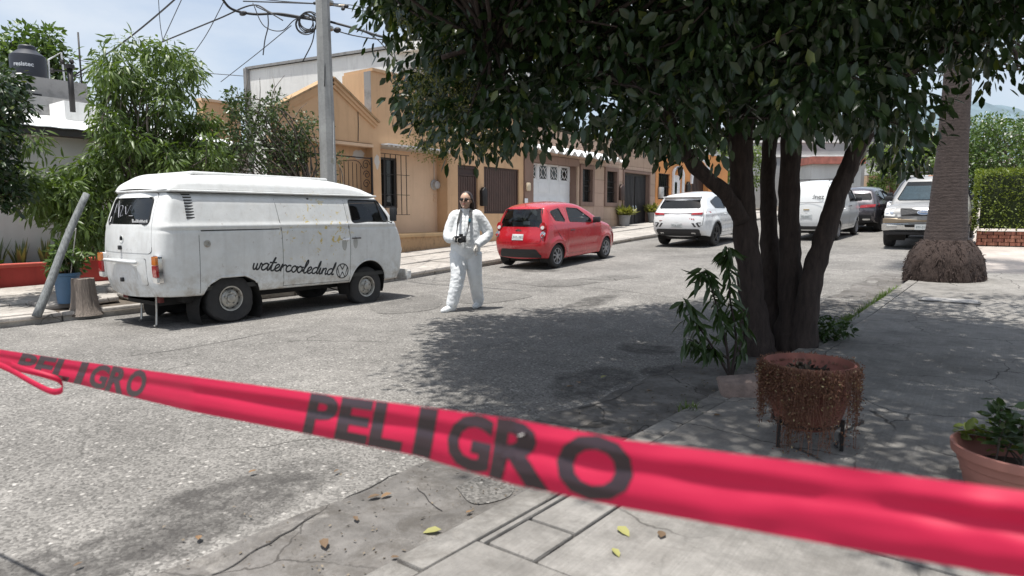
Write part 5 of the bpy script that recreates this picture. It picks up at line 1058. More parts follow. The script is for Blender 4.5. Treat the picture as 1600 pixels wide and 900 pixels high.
for a, b_ in zip(fy, fy[1:]):
    for c, d in zip(fz, fz[1:]):
        if b_ - a < .05 or d - c < .05: continue
        ym, zm = (a + b_) / 2, (c + d) / 2
        if any(k[0] < ym < k[1] and k[2] < zm < k[3] for k in keep): continue
        mb = MB(); mb.box(-14.05, -14.0 + r_.uniform(0, .006), a + .006, b_ - .006, c + .006, d - .006); pw(mb, 'tile', r_.choice(M_tile), bh)
for h in (W1, W2):
    o_ = big(h, .165)
    for y0, y1, z0, z1 in ((o_[0], h[0], o_[2], o_[3]), (h[1], o_[1], o_[2], o_[3]), (h[0], h[1], h[3], o_[3]), (h[0], h[1], o_[2], h[2])): mb = MB(); mb.box(-14.02, -13.94, y0, y1, z0, z1); pw(mb, 'window_surround', M_stone, bh)
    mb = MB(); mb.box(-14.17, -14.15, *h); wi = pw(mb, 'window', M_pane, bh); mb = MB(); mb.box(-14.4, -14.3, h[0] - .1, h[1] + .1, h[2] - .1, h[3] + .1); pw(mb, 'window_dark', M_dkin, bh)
    bars(wi, 'grille_bar', 7, -14.08, h[0], h[1], h[2], h[3], M_iron, .010, 4)
    mb = MB(); mb.box(-14.145, -14.12, h[0], h[1], (h[2] + h[3]) / 2 - .03, (h[2] + h[3]) / 2 + .03); pw(mb, 'window_frame', M_frame, wi)
mb = MB(); mb.box(-14.02, -13.95, 19.66, 20.2, .3, 3.42); pw(mb, 'garage_pier', M_stone, bh); mb = MB(); mb.box(-14.02, -13.95, 19.66, 23.5, 3.42, 3.7); pw(mb, 'garage_lintel', M_stone, bh); mb = MB(); mb.box(-14.02, -13.95, 23.37, 23.5, .3, 3.42); pw(mb, 'garage_pier', M_tile[0], bh)
mb = MB(); mb.box(-14.37, -14.33, G[0], G[1], .4, 3.42); gd = pw(mb, 'garage_door', M_wdoor, bh); zz = np.linspace(.45, 3.4, 6)
for i, (a, b_) in enumerate(zip(zz, zz[1:])):
    if i < 4:
        mb = MB(); mb.box(-14.33, -14.31, G[0] + .02, G[1] - .02, a + .008, b_ - .008); pn = pw(mb, 'door_panel', M_wdoor, gd)
        for k in range(4): y0 = G[0] + .06 + k * .77; mb = MB(); mb.box(-14.31, -14.298, y0, y0 + .68, a + .09, b_ - .09); pw(mb, 'raised_panel', M_wdoor, gd, bevel=.01)
    else:
        for k in range(4):
            y0 = G[0] + .06 + k * .77; mb = MB(); mb.box(-14.33, -14.318, y0 + .08, y0 + .6, a + .04, b_ - .06); pw(mb, 'pane', M_pane, gd)
            mb = MB(); ym, zm = y0 + .34, (a + b_) / 2 - .01
            mb = MB(); loop_tube([(-14.312, ym + .17 * cx, zm + .2 * cz) for cx, cz in ((1, 0), (0, 1), (-1, 0), (0, -1))], .018, 4, mb)
            pw(mb, 'lattice', M_wdoor, gd)
            for sy, sz in ((1, 1), (1, -1), (-1, 1), (-1, -1)): mb = MB(); mb.tube([(-14.312, ym + sy * .09, zm + sz * .1), (-14.312, ym + sy * .26, zm + sz * .24)], .016, 4); pw(mb, 'lattice', M_wdoor, gd)
        for k in range(5): y0 = G[0] + .0 + k * .77; mb = MB(); mb.box(-14.33, -14.305, max(G[0] + .01, y0 - .02), min(G[1] - .01, y0 + .13), a, b_); pw(mb, 'door_stile', M_wdoor, gd)
for h in ((D3[0] - .11, D3[0], .6, D3[3] + .11), (D3[1], D3[1] + .11, .6, D3[3] + .11), (D3[0], D3[1], D3[3], D3[3] + .11)): mb = MB(); mb.box(-14.02, -13.95, *h); pw(mb, 'door_surround', M_stone, bh)
for k in range(2):
    y0 = D3[0] + k * 1.35; mb = MB(); mb.box(-14.2, -14.16, y0 + .01, y0 + 1.34, .78, 3.42); dd = pw(mb, 'door_leaf', M_frame, bh); slats(dd, 8, -14.12, y0 + .1, y0 + 1.25, .95, 3.3, pm('dark_metal', (.032, .03, .033), .5, .3), .28)
    mb = MB(); mb.tube([(-14.1, y0 + (1.2 if k == 0 else .15), 1.6), (-14.07, y0 + (1.2 if k == 0 else .15), 1.75), (-14.1, y0 + (1.2 if k == 0 else .15), 1.9)], .02, 6); pw(mb, 'handle', M_chrome, dd)
mb = MB(); mb.box(-14.2, -13.5, 27.3, 30.6, .45, .78); pw(mb, 'door_step', M_stone, bh, bevel=.02); mb = MB(); mb.box(-13.5, -13.2, 27.3, 30.6, .45, .66); pw(mb, 'door_step', M_stone, bh, bevel=.02)
p = onx(969, 300, -14); mb = MB(); mb.prism([(p.y - .2, p.z - .38), (p.y + .2, p.z - .38), (p.y + .2, p.z + .2), (p.y, p.z + .36), (p.y - .2, p.z + .2)], -13.99, -13.85, 'x'); pw(mb, 'letter_box', M_brown, bh, bevel=.02)
p = onx(822, 292, -14); mb = MB(); mb.box(-13.945, -13.85, p.y - .12, p.y + .12, p.z - .15, p.z + .15); pw(mb, 'wall_lamp', pm('cream_lamp', (.6, .5, .36), .5), bh, bevel=.04)
p = onx(820, 316, -14); mb = MB(); mb.box(-13.945, -13.92, p.y - .1, p.y + .1, p.z - .14, p.z + .14); pw(mb, 'bell_plate', M_wdoor, bh, bevel=.01)
# corrugated canopy
mb = MB(); V = []; ny = 96
for i in range(ny + 1):
    y = 19.7 + 6.2 * i / ny; w = .085 * math.sin(i * 2 * math.pi / 8); V.append([(-13.98, y, 4.02 + w), (-13.2, y, 3.80 + w), (-13.2, y, 3.77 + w), (-13.98, y, 3.99 + w)])
mb.rings(V); pw(mb, 'corrugated_canopy', M_wmetal, bh, 30)
# ---- bright orange house
o2 = empty('orange_house', (-14, 35, 1.0), 0, 'bright orange house with white arched doorway beyond the tiled house', 'house')
w3 = (31.45, 32.85, 2.27, 3.55); wd = (33.3, 34.5, 1.2, 3.6); ga = (35.9, 38.6, 1.2, 4.0)
mb = wallx(MB(), X, 31.12, 42, .3, 5.0, [w3 + (.12,), wd + (.15,), ga + (.4,)], back=-15.5); pw(mb, 'wall', M_or2, o2); mb = MB(); mb.box(-15.5, -13.93, 31.12, 42, 5.0, 5.1); pw(mb, 'parapet_cap', M_wwall, o2)
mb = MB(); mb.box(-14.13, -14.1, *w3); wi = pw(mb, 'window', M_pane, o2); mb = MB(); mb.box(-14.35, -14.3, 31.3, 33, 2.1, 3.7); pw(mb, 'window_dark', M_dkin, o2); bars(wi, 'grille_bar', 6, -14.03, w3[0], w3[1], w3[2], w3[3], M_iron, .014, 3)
mb = MB(); mb.box(-14.12, -14.08, *wd); dd = pw(mb, 'door', M_wdoor, o2); mb = MB(); mb.box(-14.08, -14.05, 33.7, 34.0, 2.0, 3.2); pw(mb, 'door_glass', M_pane, dd)
arc = [(33.9 + .85 * math.cos(a), 3.55 + .55 * math.sin(a)) for a in np.linspace(0, math.pi, 18)]
mb = MB(); mb.rings([[(-13.99, 33.9 + r0 * math.cos(a), 3.55 + r0 * .65 * math.sin(a)), (-13.9, 33.9 + r0 * math.cos(a), 3.55 + r0 * .65 * math.sin(a)), (-13.9, 33.9 + (r0 + .16) * math.cos(a), 3.55 + (r0 + .16) * .65 * math.sin(a)), (-13.99, 33.9 + (r0 + .16) * math.cos(a), 3.55 + (r0 + .16) * .65 * math.sin(a))] for r0 in (.62,) for a in np.linspace(0, math.pi, 18)]); pw(mb, 'door_arch', M_wdoor, o2, 40)
for y0 in (33.14, 34.5): mb = MB(); mb.box(-13.99, -13.9, y0, y0 + .16, 1.1, 3.55); pw(mb, 'door_jamb', M_wdoor, o2)
p = onx(1056, 268, -14); mb = MB(); mb.lathe([(.03, .3), (.16, .2), (.12, -.2), (.02, -.3)], 8, (-13.75, p.y, p.z)); mb.tube([(-13.99, p.y, p.z + .4), (-13.75, p.y, p.z + .4), (-13.75, p.y, p.z + .28)], .02, 5); pw(mb, 'lantern', M_iron, o2)
p = onx(1025, 300, -14); mb = MB(); mb.box(-13.99, -13.8, p.y + .2, p.y + .55, p.z - .3, p.z + .25); pw(mb, 'electric_meter', pm('meter_grey', (.4, .4, .39)), o2, bevel=.03)
p = onx(1073, 298, -14); mb = MB(); mb.prism([(p.y - .25, p.z - .4), (p.y + .25, p.z - .4), (p.y + .25, p.z + .3), (p.y, p.z + .5), (p.y - .25, p.z + .3)], -13.99, -13.85, 'x'); pw(mb, 'letter_box', M_iron, o2)
mb = MB(); mb.box(-14.5, -14.38, ga[0], ga[1], .3, 4.0); gg_ = pw(mb, 'gate', M_frame, o2); slats(gg_, 12, -14.3, ga[0], ga[1], 1.2, 3.9, M_brown, .3)
mb = MB(); mb.rings([[(xx, 37.25 + rr * math.cos(a), 3.2 + rr * 1.0 * math.sin(a)) for xx, rr in ((-13.99, 1.35), (-13.9, 1.35), (-13.9, 1.6), (-13.99, 1.6))] for a in np.linspace(0, math.pi, 20)]); pw(mb, 'gate_arch', M_wdoor, o2, 40)
# ---- white house at the left edge
lh = empty('white_house', (-15, 3, .1), 0, 'low white house with bright metal roof behind the red planter', 'house')
mb = wallx(MB(), -15.0, -6, 9.3, 0, 3.0, back=-20); pw(mb, 'wall', M_wwall, lh); mb = MB(); mb.box(-15.3, -14.72, -6, 9.3, 2.98, 3.11); pw(mb, 'fascia', pm('dark_fascia', (.06, .055, .055), .7, kind='world'), lh)
mb = MB(); V = []
for i in range(0, 77): y = -6 + i * .2; w = .012 * (i % 2); V.append([(-14.68, y, 3.125 + w), (-18.6, y, 3.85 + w), (-18.6, y, 3.82 + w), (-14.68, y, 3.11 + w)])
mb.rings(V); pw(mb, 'roof', M_wmetal, lh)
mb = MB(); mb.box(-24, -18.6, 1, 7.2, 0, 4.72); pw(mb, 'rear_room', M_grey, lh); mb = MB(); mb.box(-18.59, -18.2, 5.4, 6.9, 3.4, 4.22); pw(mb, 'parapet', M_grey, lh); mb = MB(); mb.box(-18.19, -17.3, 6.2, 7.6, 3.3, 4.05); pw(mb, 'chimney_block', M_ww, lh)
mb = MB(); mb.box(-18.61, -18.585, 5.75, 6.2, 4.24, 4.32); pw(mb, 'roof_slot', M_dkin, lh)
tk = empty('water_tank', (-21, 6.75, 4.72), 0, 'black plastic water tank on the grey rooftop', 'water tank')
mb = MB(); mb.lathe([(.40, 0), (.41, .1), (.405, .12), (.41, .3), (.41, .85), (.40, .92), (.22, 1.06), (.2, 1.07), (.2, 1.16), (.17, 1.19), (.001, 1.2)], 36); mb.build('tank_shell', pm('tank_plastic', (.022, .025, .035), .5), tk, 40)
v, f = textmesh('resistec', .15, bold=.004); M_wi = pm('white_ink', (.6, .62, .65), .6, bump=0); mb = MB(); a0 = math.atan2(-6.75, 21) - .28
mb.add([(.417 * math.cos(a0 + q[0] / .417), .417 * math.sin(a0 + q[0] / .417), .60 + q[1]) for q in v], f); mb.build('tank_lettering', M_wi, tk)
mb = MB(); mb.tube([(.1, .42, .1), (.1, .44, .9), (.12, .75, 1.15), (.12, .8, -.1)], .025, 6); mb.build('tank_pipe', M_wmetal, tk)
for nm, lab, px, y0, y1, XX, rr, cat in (('antenna_mast', 'thin tall antenna rod on the grey rooftop', 130, 52, 165, -19.2, .022, 'antenna'), ('service_mast', 'dark service mast with cable fittings above the white metal roof', 114, 108, 175, -17.0, .06, 'mast')):
    a, b_ = onx(px, y1, XX), onx(px, y0, XX); e = empty(nm, (a.x, a.y, a.z), 0, lab, cat); mb = MB(); mb.tube([a, Vector((a.x, a.y, b_.z))], rr, 8); pw(mb, 'pole', M_iron, e, True)
    if rr > .03:
        for dy, dz in ((-.15, .12), (-.35, -.1), (.05, .16)): mb = MB(); mb.tube([(a.x, a.y, b_.z - .05), (a.x, a.y + dy, b_.z + dz)], .015, 5); mb.lathe([(.03, -.05), (.05, 0), (.03, .05)], 8, (a.x, a.y + dy, b_.z + dz)); pw(mb, 'cable_fitting', M_iron, e)
        mb = MB(); mb.lathe([(.1, 0), (.1, .08), (.02, .1)], 10, (a.x, a.y, b_.z)); pw(mb, 'mast_cap', M_iron, e)
p = onx(344, 170, -17.5); ob = empty('roof_wall', (p.x, p.y, 3), 0, 'short orange roof wall showing between the two garden trees', 'wall'); mb = MB(); mb.box(p.x - .3, p.x, p.y - .5, p.y + .6, 0, p.z + .15); pw(mb, 'wall', M_or, ob); mb = MB(); mb.box(p.x - .35, p.x + .05, p.y - .55, p.y + .65, p.z + .151, p.z + .22); pw(mb, 'wall_cap', M_pch, ob)
# ---- far buildings at the head of the street (seen past the tree), squared to the viewer
SB = FPX / 56.0
def fb(root, name, px0, px1, py0, py1, d0, d1, mat, bevel=0):
    mb = MB(); mb.box((px0 - 1300) / SB, (px1 - 1300) / SB, d0, d1, (336 - py1) / SB, (336 - py0) / SB); return mb.build(name, mat, root, bevel=bevel)
M_blk = plaster('grey_block', (.36, .36, .36), .5, (.22, .22, .22), None, (.3, .3, 5)); M_brk = pm('red_brick', (.3, .17, .13), .9, var=.3, vs=8, kind='world'); M_rroof = pm('red_roof', (.36, .13, .10), .85, var=.3, kind='world')
q = at(1300, 336, 56); fr_ = empty('grey_block_building', (q.x, q.y, 1.45), YAW, 'unfinished grey block building with brick side at the head of the street', 'building')
fb(fr_, 'wall', 1160, 1338, 188, 350, 0, 8, M_blk); fb(fr_, 'wall', 1338.2, 1352, 215, 350, .3, 8, M_blk); tw = fb(fr_, 'stair_tower', 1352.2, 1374, 208, 350, -1.2, 6, M_blk)
fb(tw, 'window', 1360, 1366, 222, 248, -1.26, -1.2, M_dkin); fb(tw, 'window_frame', 1358.6, 1360, 220, 250, -1.3, -1.2, M_ww); fb(tw, 'window_frame', 1366, 1367.4, 220, 250, -1.3, -1.2, M_ww); fb(fr_, 'cornice', 1350, 1376, 205, 208, -1.4, 6.2, M_ww); fb(fr_, 'corner_strip', 1354, 1355.5, 208, 272, -1.28, -1.2, M_ww)
for px in (1374.2, 1384, 1390): fb(fr_, 'brick_pier', px, px + 4.5, 210, 350, -.9, 5, M_brk)
fb(fr_, 'brick_wall', 1378.7, 1395, 262, 350, -.6, 5, M_brk); fb(fr_, 'window', 1379, 1384, 225, 261, -.3, .2, M_dkin); fb(fr_, 'canopy', 1335, 1370, 266, 276, -4, -1.21, M_ww); fb(fr_, 'canopy', 1371, 1396, 276, 282, -3, -.91, M_pch)
fb(fr_, 'shop_front', 1335, 1368, 277, 350, -1.6, -1.22, M_pch)
for px in (1339, 1348, 1357): fb(fr_, 'opening', px, px + 6, 283, 300, -1.66, -1.61, M_dkin)
for py in (200, 222, 244): fb(fr_, 'floor_band', 1170, 1336, py, py + 3, -.1, -.001, M_ww)
fw_ = empty('pale_house', (q.x, q.y, 1.45), YAW, 'pale low house with red roof edge before the grey building', 'house'); fb(fw_, 'wall', 1215, 1284, 266, 350, -6, -2, M_wwall); fb(fw_, 'roof_edge', 1212, 1286, 256, 266, -6.4, -1.6, M_rroof); fb(fw_, 'window', 1262, 1274, 276, 292, -6.06, -6.001, M_dkin)
# distant mountain ridge, its haze put into the blue-grey slope colour
V = []; ridge = [(1150, 250), (1250, 225), (1330, 200), (1400, 176), (1470, 162), (1540, 160), (1620, 178), (1720, 200), (1850, 240), (2000, 270)]; rr = catm(ridge, 6); R_ = []
for i, (px, py) in enumerate(rr):
    t = at(px, py + 5 * mnoise.noise(Vector((i * .7, 0, 0))), 2600); b0 = at(px, 345, 1700); b1 = at(px, 345, 4200); m0 = b0.lerp(t, .5) + Vector((0, 0, 25 * mnoise.noise(Vector((i * .9, 3, 0))))); R_.append([b0, m0, t, t.lerp(b1, .5), b1])
mb = MB(); mb.rings(R_, False, False); tag(mb.build('mountain', pm('mountain_haze_blue', (.12, .17, .2), .95, var=.3, vs=.01, kind='world', bump=0), None, True), kind='structure')
# ------------------------------------------------------------------ vegetation
def leaf_tmpl(kind):
    if kind == 'oval': w, c, xs_ = .23, .22, (0, .33, .7, 1.0)
    elif kind == 'long': w, c, xs_ = .115, .45, (0, .35, .7, 1.0)
    elif kind == 'diamond': return np.array([(0, 0, 0), (.5, -.27, .06), (1, 0, -.06), (.5, .27, .06)], float), np.array([(0, 1, 2), (0, 2, 3)])
    z = [-c * x * x for x in xs_]; k = .3 * w
    V = [(0, 0, 0), (xs_[1], 0, z[1] - k), (xs_[2], 0, z[2] - k), (1, 0, z[3]), (xs_[1], -w, z[1]), (xs_[2], -w * .82, z[2]), (xs_[1], w, z[1]), (xs_[2], w * .82, z[2])]
    return np.array(V, float), np.array([(0, 4, 1), (0, 1, 6), (1, 4, 5), (1, 5, 2), (1, 2, 7), (1, 7, 6), (2, 5, 3), (2, 3, 7)])
def frames(D, g, roll=.6):
    D = D / (np.linalg.norm(D, axis=1)[:, None] + 1e-9); up = np.tile([0, 0, 1.], (len(D), 1)) + g.normal(0, roll, D.shape)
    N = up - (up * D).sum(1)[:, None] * D; N /= np.linalg.norm(N, axis=1)[:, None] + 1e-9; return np.stack([D, np.cross(N, D), N], 2)
def leaves(name, P, D, S, kind, mat, parent, g, kindtag='stuff', roll=.6):
    T, Fc = leaf_tmpl(kind); M = frames(D, g, roll); V = (np.einsum('nij,kj->nki', M, T) * S[:, None, None] + P[:, None]).reshape(-1, 3)
    Fa = (Fc[None] + (np.arange(len(P)) * len(T))[:, None, None]).reshape(-1, 3); o = bulk(name, V, Fa, mat, None)
    if parent is not None: o.parent = parent; o.location = -parent.location if parent.parent is None else (0, 0, 0)
    if kindtag: o['kind'] = kindtag
    return o
def leaf_objects(P, D, S, kind, mat, parent, g, roll=.6):
    T, Fc = leaf_tmpl(kind); me = bpy.data.meshes.new('leaf'); me.from_pydata([tuple(v) for v in T], [], [tuple(f) for f in Fc]); finish(me, True); me.materials.append(mat); M = frames(D, g, roll)
    for p, m, s in zip(P, M, S):
        o = bpy.data.objects.new('leaf', me); COL.objects.link(o); o.parent = parent; A = Matrix(m.tolist()).to_4x4() @ Matrix.Scale(s, 4); A.translation = Vector(p) - parent.location; o.matrix_local = A
def clump_leaves(C, rc, n, g, droop=.5, out=1.0, center=None, flat=.8):
    """leaf positions and directions gathered in clumps"""
    k = np.repeat(np.arange(len(C)), n); U = g.normal(0, 1, (len(k), 3)); U /= np.linalg.norm(U, axis=1)[:, None]; r = g.random(len(k)) ** .45
    rr = (rc if np.ndim(rc) == 0 else rc[k]); P = C[k] + U * (r * rr)[:, None] * (1, 1, flat)
    D = U * out + g.normal(0, .45, U.shape); D[:, 2] -= droop; return P, D
def ell(g, n, c, r, lo=.55):
    U = g.normal(0, 1, (n, 3)); U /= np.linalg.norm(U, axis=1)[:, None]; t = (lo ** 3 + (1 - lo ** 3) * g.random(n)) ** (1 / 3); return np.array(c) + U * t[:, None] * np.array(r)
def limb(mb, a, b, r0, r1, g, sag=.12, n=6, sides=7):
    a, b = Vector(a), Vector(b); d = b - a; j = Vector(g.normal(0, 1, 3)) * d.length * sag; P = [a + d * (i / n) + j * math.sin(math.pi * i / n) + Vector(g.normal(0, 1, 3)) * d.length * .012 for i in range(n + 1)]
    mb.tube(P, [r0 + (r1 - r0) * i / n for i in range(n + 1)], sides)
def bark(name, col, sc=(8, 8, 1.5), deep=.02):
    if name in MATS: return MATS[name]
    m, n, l, b = newmat(name); v = coords(n, l, 'world', sc); f = noi(n, l, v, 3, 7, .7, .4); c = mixc(n, l, ramp(n, l, f, .3, .7), tuple(x * .45 for x in col), tuple(x * 1.35 for x in col)); l.new(c, b.inputs['Base Color']); b.inputs['Roughness'].default_value = .95
    bumpn(n, l, f, b, .8, deep); MATS[name] = m; return m
M_bark = bark('dark_bark', (.05, .036, .031)); M_bark2 = bark('grey_bark', (.14, .12, .1))
def tree(name, label, base, trunk_h, tr, cc, cr_, nc, nl, size, kind, mat, seed, droop=.4, rc=.45, group=None, stems=1, lo=.45, bk=None, keepf=None, extra=None):
    g = np.random.default_rng(seed); root = empty(name, base, 0, label, 'tree', group); B = Vector(base); C = ell(g, nc, cc, cr_, lo)
    if keepf is not None: C = C[[keepf(c) for c in C]]
    if extra is not None: C = np.concatenate([C, np.array(extra)])
    top = Vector((cc[0], cc[1], base[2] + trunk_h))
    for s in range(stems):
        mb = MB(); off = Vector(g.normal(0, 1, 3)) * tr * (1.2 if stems > 1 else 0); off.z = 0; limb(mb, B + off - Vector((0, 0, .1)), top + off * 3, tr, tr * .7, g, .05, 8, 10); pw(mb, 'trunk', bk or M_bark2, root, True)
    tw = MB()
    for c in C[:90]:
        m = top.lerp(Vector(cc), .35); limb(tw, m if g.random() < .5 else top, c, tr * .35, .008, g, .1, 5, 5)
    pw(tw, 'branches', bk or M_bark2, root, True)
    P, D = clump_leaves(C, rc, nl, g, droop); S = size * g.uniform(.7, 1.25, len(P)); leaves('crown', P, D, S, kind, mat, root, g); return root, C, g
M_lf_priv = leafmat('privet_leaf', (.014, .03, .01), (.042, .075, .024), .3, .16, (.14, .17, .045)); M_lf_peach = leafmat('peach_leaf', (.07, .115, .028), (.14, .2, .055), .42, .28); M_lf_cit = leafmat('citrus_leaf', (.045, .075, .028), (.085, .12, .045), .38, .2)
M_lf_far = leafmat('far_leaf', (.10, .15, .035), (.17, .23, .07), .5, .3); M_lf_fl = leafmat('flower_tree_leaf', (.06, .11, .03), (.12, .18, .05), .45, .25); M_lf_hedge = leafmat('hedge_leaf', (.10, .14, .02), (.2, .24, .045), .5, .25); M_lf_sap = leafmat('sapling_leaf', (.03, .06, .018), (.06, .10, .03), .38, .22)
M_petal = pm('white_petal', (.75, .73, .68), .7, bump=0)
# ---- far-left fruit tree, peach tree, citrus behind the van
def plane(px, py, X): return np.array(onx(px, py, X))
g0 = np.random.default_rng(5)
px_c = [(200, 120), (180, 150), (230, 130), (260, 165), (170, 190), (215, 180), (290, 200), (310, 190), (165, 235), (200, 225), (250, 220), (300, 235), (330, 230), (130, 265), (90, 285), (60, 300), (150, 280), (110, 300), (60, 320), (190, 270), (240, 260), (290, 265), (335, 260), (110, 330), (150, 320), (175, 110), (270, 130), (345, 240), (165, 350), (140, 365), (120, 350), (35, 280), (290, 105), (240, 95)]
EX = [plane(a + g0.normal(0, 9), b + g0.normal(0, 7), -12.9 + g0.normal(0, .45)) for a, b in px_c for _ in range(5)]
EX += [plane(a, b, -12.8 + g0.normal(0, .3)) for a, b in ((163, 85), (180, 80), (205, 70), (240, 72), (262, 78), (282, 88), (300, 112), (50, 215), (45, 228))]
tree('peach_tree', 'leafy peach tree with long drooping leaves beside the panel van', (-13.3, 5.9, .14), 1.4, .09, (-13.2, 5.9, 2.7), (1.2, 1.6, 1.5), 30, 62, .165, 'long', M_lf_peach, 3, .75, .3, stems=2, extra=EX, keepf=lambda c: proj(c)[0] > 150 and proj(c)[1] < 340 and proj(c)[1] > 80)
EX = [plane(a + g0.normal(0, 10), b + g0.normal(0, 9), -12.4 + g0.normal(0, .4)) for a, b in ((370, 170), (390, 190), (420, 190), (380, 220), (410, 225), (440, 210), (450, 240), (400, 250), (430, 255), (360, 200), (375, 255), (455, 260), (380, 160), (425, 165), (470, 215), (485, 190), (465, 235), (355, 250)) for _ in range(5)]
cit, _, gg2 = tree('citrus_tree', 'sparse grey-green citrus tree between the van and the concrete pole', (-12.6, 9.1, .16), 1.2, .07, (-12.5, 9.1, 2.6), (.7, 1.0, .8), 14, 55, .085, 'diamond', M_lf_cit, 9, .1, .24, stems=2, extra=EX)
mb = MB()
for a, b in (((395, 190), (370, 140)), ((400, 185), (405, 125)), ((410, 190), (425, 120)), ((425, 190), (445, 118)), ((430, 200), (455, 150)), ((385, 190), (345, 150)), ((395, 185), (388, 118)), ((450, 215), (480, 160))): limb(mb, plane(*a, -12.5), plane(*b, -12.5 + gg2.normal(0, .3)), .016, .004, gg2, .06, 5, 5)
pw(mb, 'bare_twigs', M_bark2, cit, True)
EX = [plane(a + g0.normal(0, 8), b + g0.normal(0, 10), -12.0 + g0.normal(0, .3)) for a, b in ((5, 130), (15, 170), (5, 200), (20, 140), (-10, 160), (8, 230), (0, 260), (15, 290), (-15, 220), (-10, 300), (-25, 180), (-20, 250), (12, 310)) for _ in range(5)]
tree('fruit_tree', 'dark leafy fruit tree at the left edge of the view', (-12.4, 2.6, .14), 1.3, .07, (-12.6, 2.3, 2.6), (.7, .7, 1.0), 12, 50, .10, 'oval', M_lf_priv, 11, .3, .24, extra=EX)
pt = onx(55, 100, -27); tree('garden_tree', 'green tree rising behind the rooftop water tank', (pt.x, pt.y, .1), 4.5, .15, (pt.x, pt.y, 5.9), (1.2, 1.35, 1.9), 130, 40, .22, 'diamond', M_lf_fl, 14, .2, .45)
# ---- trees beyond the street on the right
def fartree(px, py, Z, rad, label, mat, seed, nc, nl, size, petals=0, name='broadleaf_tree', hgt=None):
    c = at(px, py, Z); z0 = gz(c.y); rt, C, g = tree(name, label, (c.x, c.y, z0), max(.8, c.z - z0 - rad[2] * .6), .13, tuple(c), rad, nc, nl, size, 'diamond', mat, seed, .2, .5)
    if petals: P, D = clump_leaves(C[:], .62, petals, g, -.3); leaves('blossom', P, D, np.full(len(P), .1) * g.uniform(.6, 1.3, len(P)), 'diamond', M_petal, rt, g)
fartree(1568, 250, 27, (2.3, 2.2, 1.9), 'flowering tree with white blossoms behind the clipped hedge', M_lf_fl, 21, 240, 44, .16, 4)
fartree(1425, 255, 40, (2.6, 2.2, 2.1), 'pale green tree between the grey building and the palm', M_lf_far, 22, 150, 40, .22)
fartree(1490, 262, 46, (3.0, 2.6, 2.4), 'pale yellow-green tree far behind the palm trunk', M_lf_far, 23, 140, 40, .24)
fartree(1700, 240, 30, (3.2, 2.6, 2.8), 'broad tree at the right edge behind the hedge', M_lf_fl, 24, 150, 40, .2)
fartree(1120, 262, 50, (4.0, 2.4, 2.3), 'green tree standing beyond the bright orange house', M_lf_far, 25, 160, 36, .24)
# low round shrub right of the hedge
c = at(1592, 350, 24.5); g = np.random.default_rng(31); sb = empty('round_shrub', (c.x, c.y, gz(c.y)), 0, 'low round shrub right of the clipped hedge', 'shrub'); C = ell(g, 70, (c.x, c.y, gz(c.y) + .55), (.7, .6, .5), .5); P, D = clump_leaves(C, .2, 40, g, 0.); leaves('foliage', P, D, .07 * g.uniform(.7, 1.2, len(P)), 'diamond', M_lf_hedge, sb, g)
mb = MB()
for k in range(5): limb(mb, (c.x, c.y, gz(c.y)), C[k * 7], .02, .006, g)
pw(mb, 'stems', M_bark2, sb)
# clipped hedge in a brick planter
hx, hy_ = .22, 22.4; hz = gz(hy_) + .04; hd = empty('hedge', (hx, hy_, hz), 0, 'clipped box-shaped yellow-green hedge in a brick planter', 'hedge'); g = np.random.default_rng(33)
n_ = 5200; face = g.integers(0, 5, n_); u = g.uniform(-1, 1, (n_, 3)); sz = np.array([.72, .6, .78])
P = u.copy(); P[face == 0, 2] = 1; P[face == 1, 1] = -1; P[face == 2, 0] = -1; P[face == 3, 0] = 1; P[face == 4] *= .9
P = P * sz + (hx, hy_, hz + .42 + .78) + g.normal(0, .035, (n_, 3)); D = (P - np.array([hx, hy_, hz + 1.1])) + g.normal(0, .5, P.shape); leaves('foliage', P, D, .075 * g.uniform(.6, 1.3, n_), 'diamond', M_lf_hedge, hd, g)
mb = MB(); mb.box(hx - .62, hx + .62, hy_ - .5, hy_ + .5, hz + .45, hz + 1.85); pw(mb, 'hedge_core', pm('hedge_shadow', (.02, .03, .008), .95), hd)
M_bricks = [pm('planter_brick_%d' % k, c, .9, var=.25, vs=14, kind='world') for k, c in enumerate(((.26, .10, .065), (.22, .085, .06), (.30, .13, .085)))]
rb = random.Random(3); mb = MB(); mb.box(hx - .6, hx + .6, hy_ - .48, hy_ + .48, hz - .05, hz + .36); pw(mb, 'planter_core', M_dirt, hd)
for row in range(4):
    for side in ('front', 'left', 'right'):
        L = 1.3 if side == 'front' else 1.04; k = -1 if row % 2 else 0; t = -.12 * (row % 2)
        while t < L:
            a, b_ = max(t, 0), min(t + .235, L)
            if b_ - a > .04:
                mb = MB(); z0 = hz + row * .095
                if side == 'front': mb.box(hx - .65 + a, hx - .65 + b_ - .012, hy_ - .56, hy_ - .481 + .0, z0, z0 + .083)
                elif side == 'left': mb.box(hx - .66, hx - .601, hy_ - .48 + a * .95, hy_ - .48 + b_ * .95 - .012, z0, z0 + .083)
                else: mb.box(hx + .601, hx + .66, hy_ - .48 + a * .95, hy_ - .48 + b_ * .95 - .012, z0, z0 + .083)
                pw(mb, 'brick', rb.choice(M_bricks), hd)
            t += .245
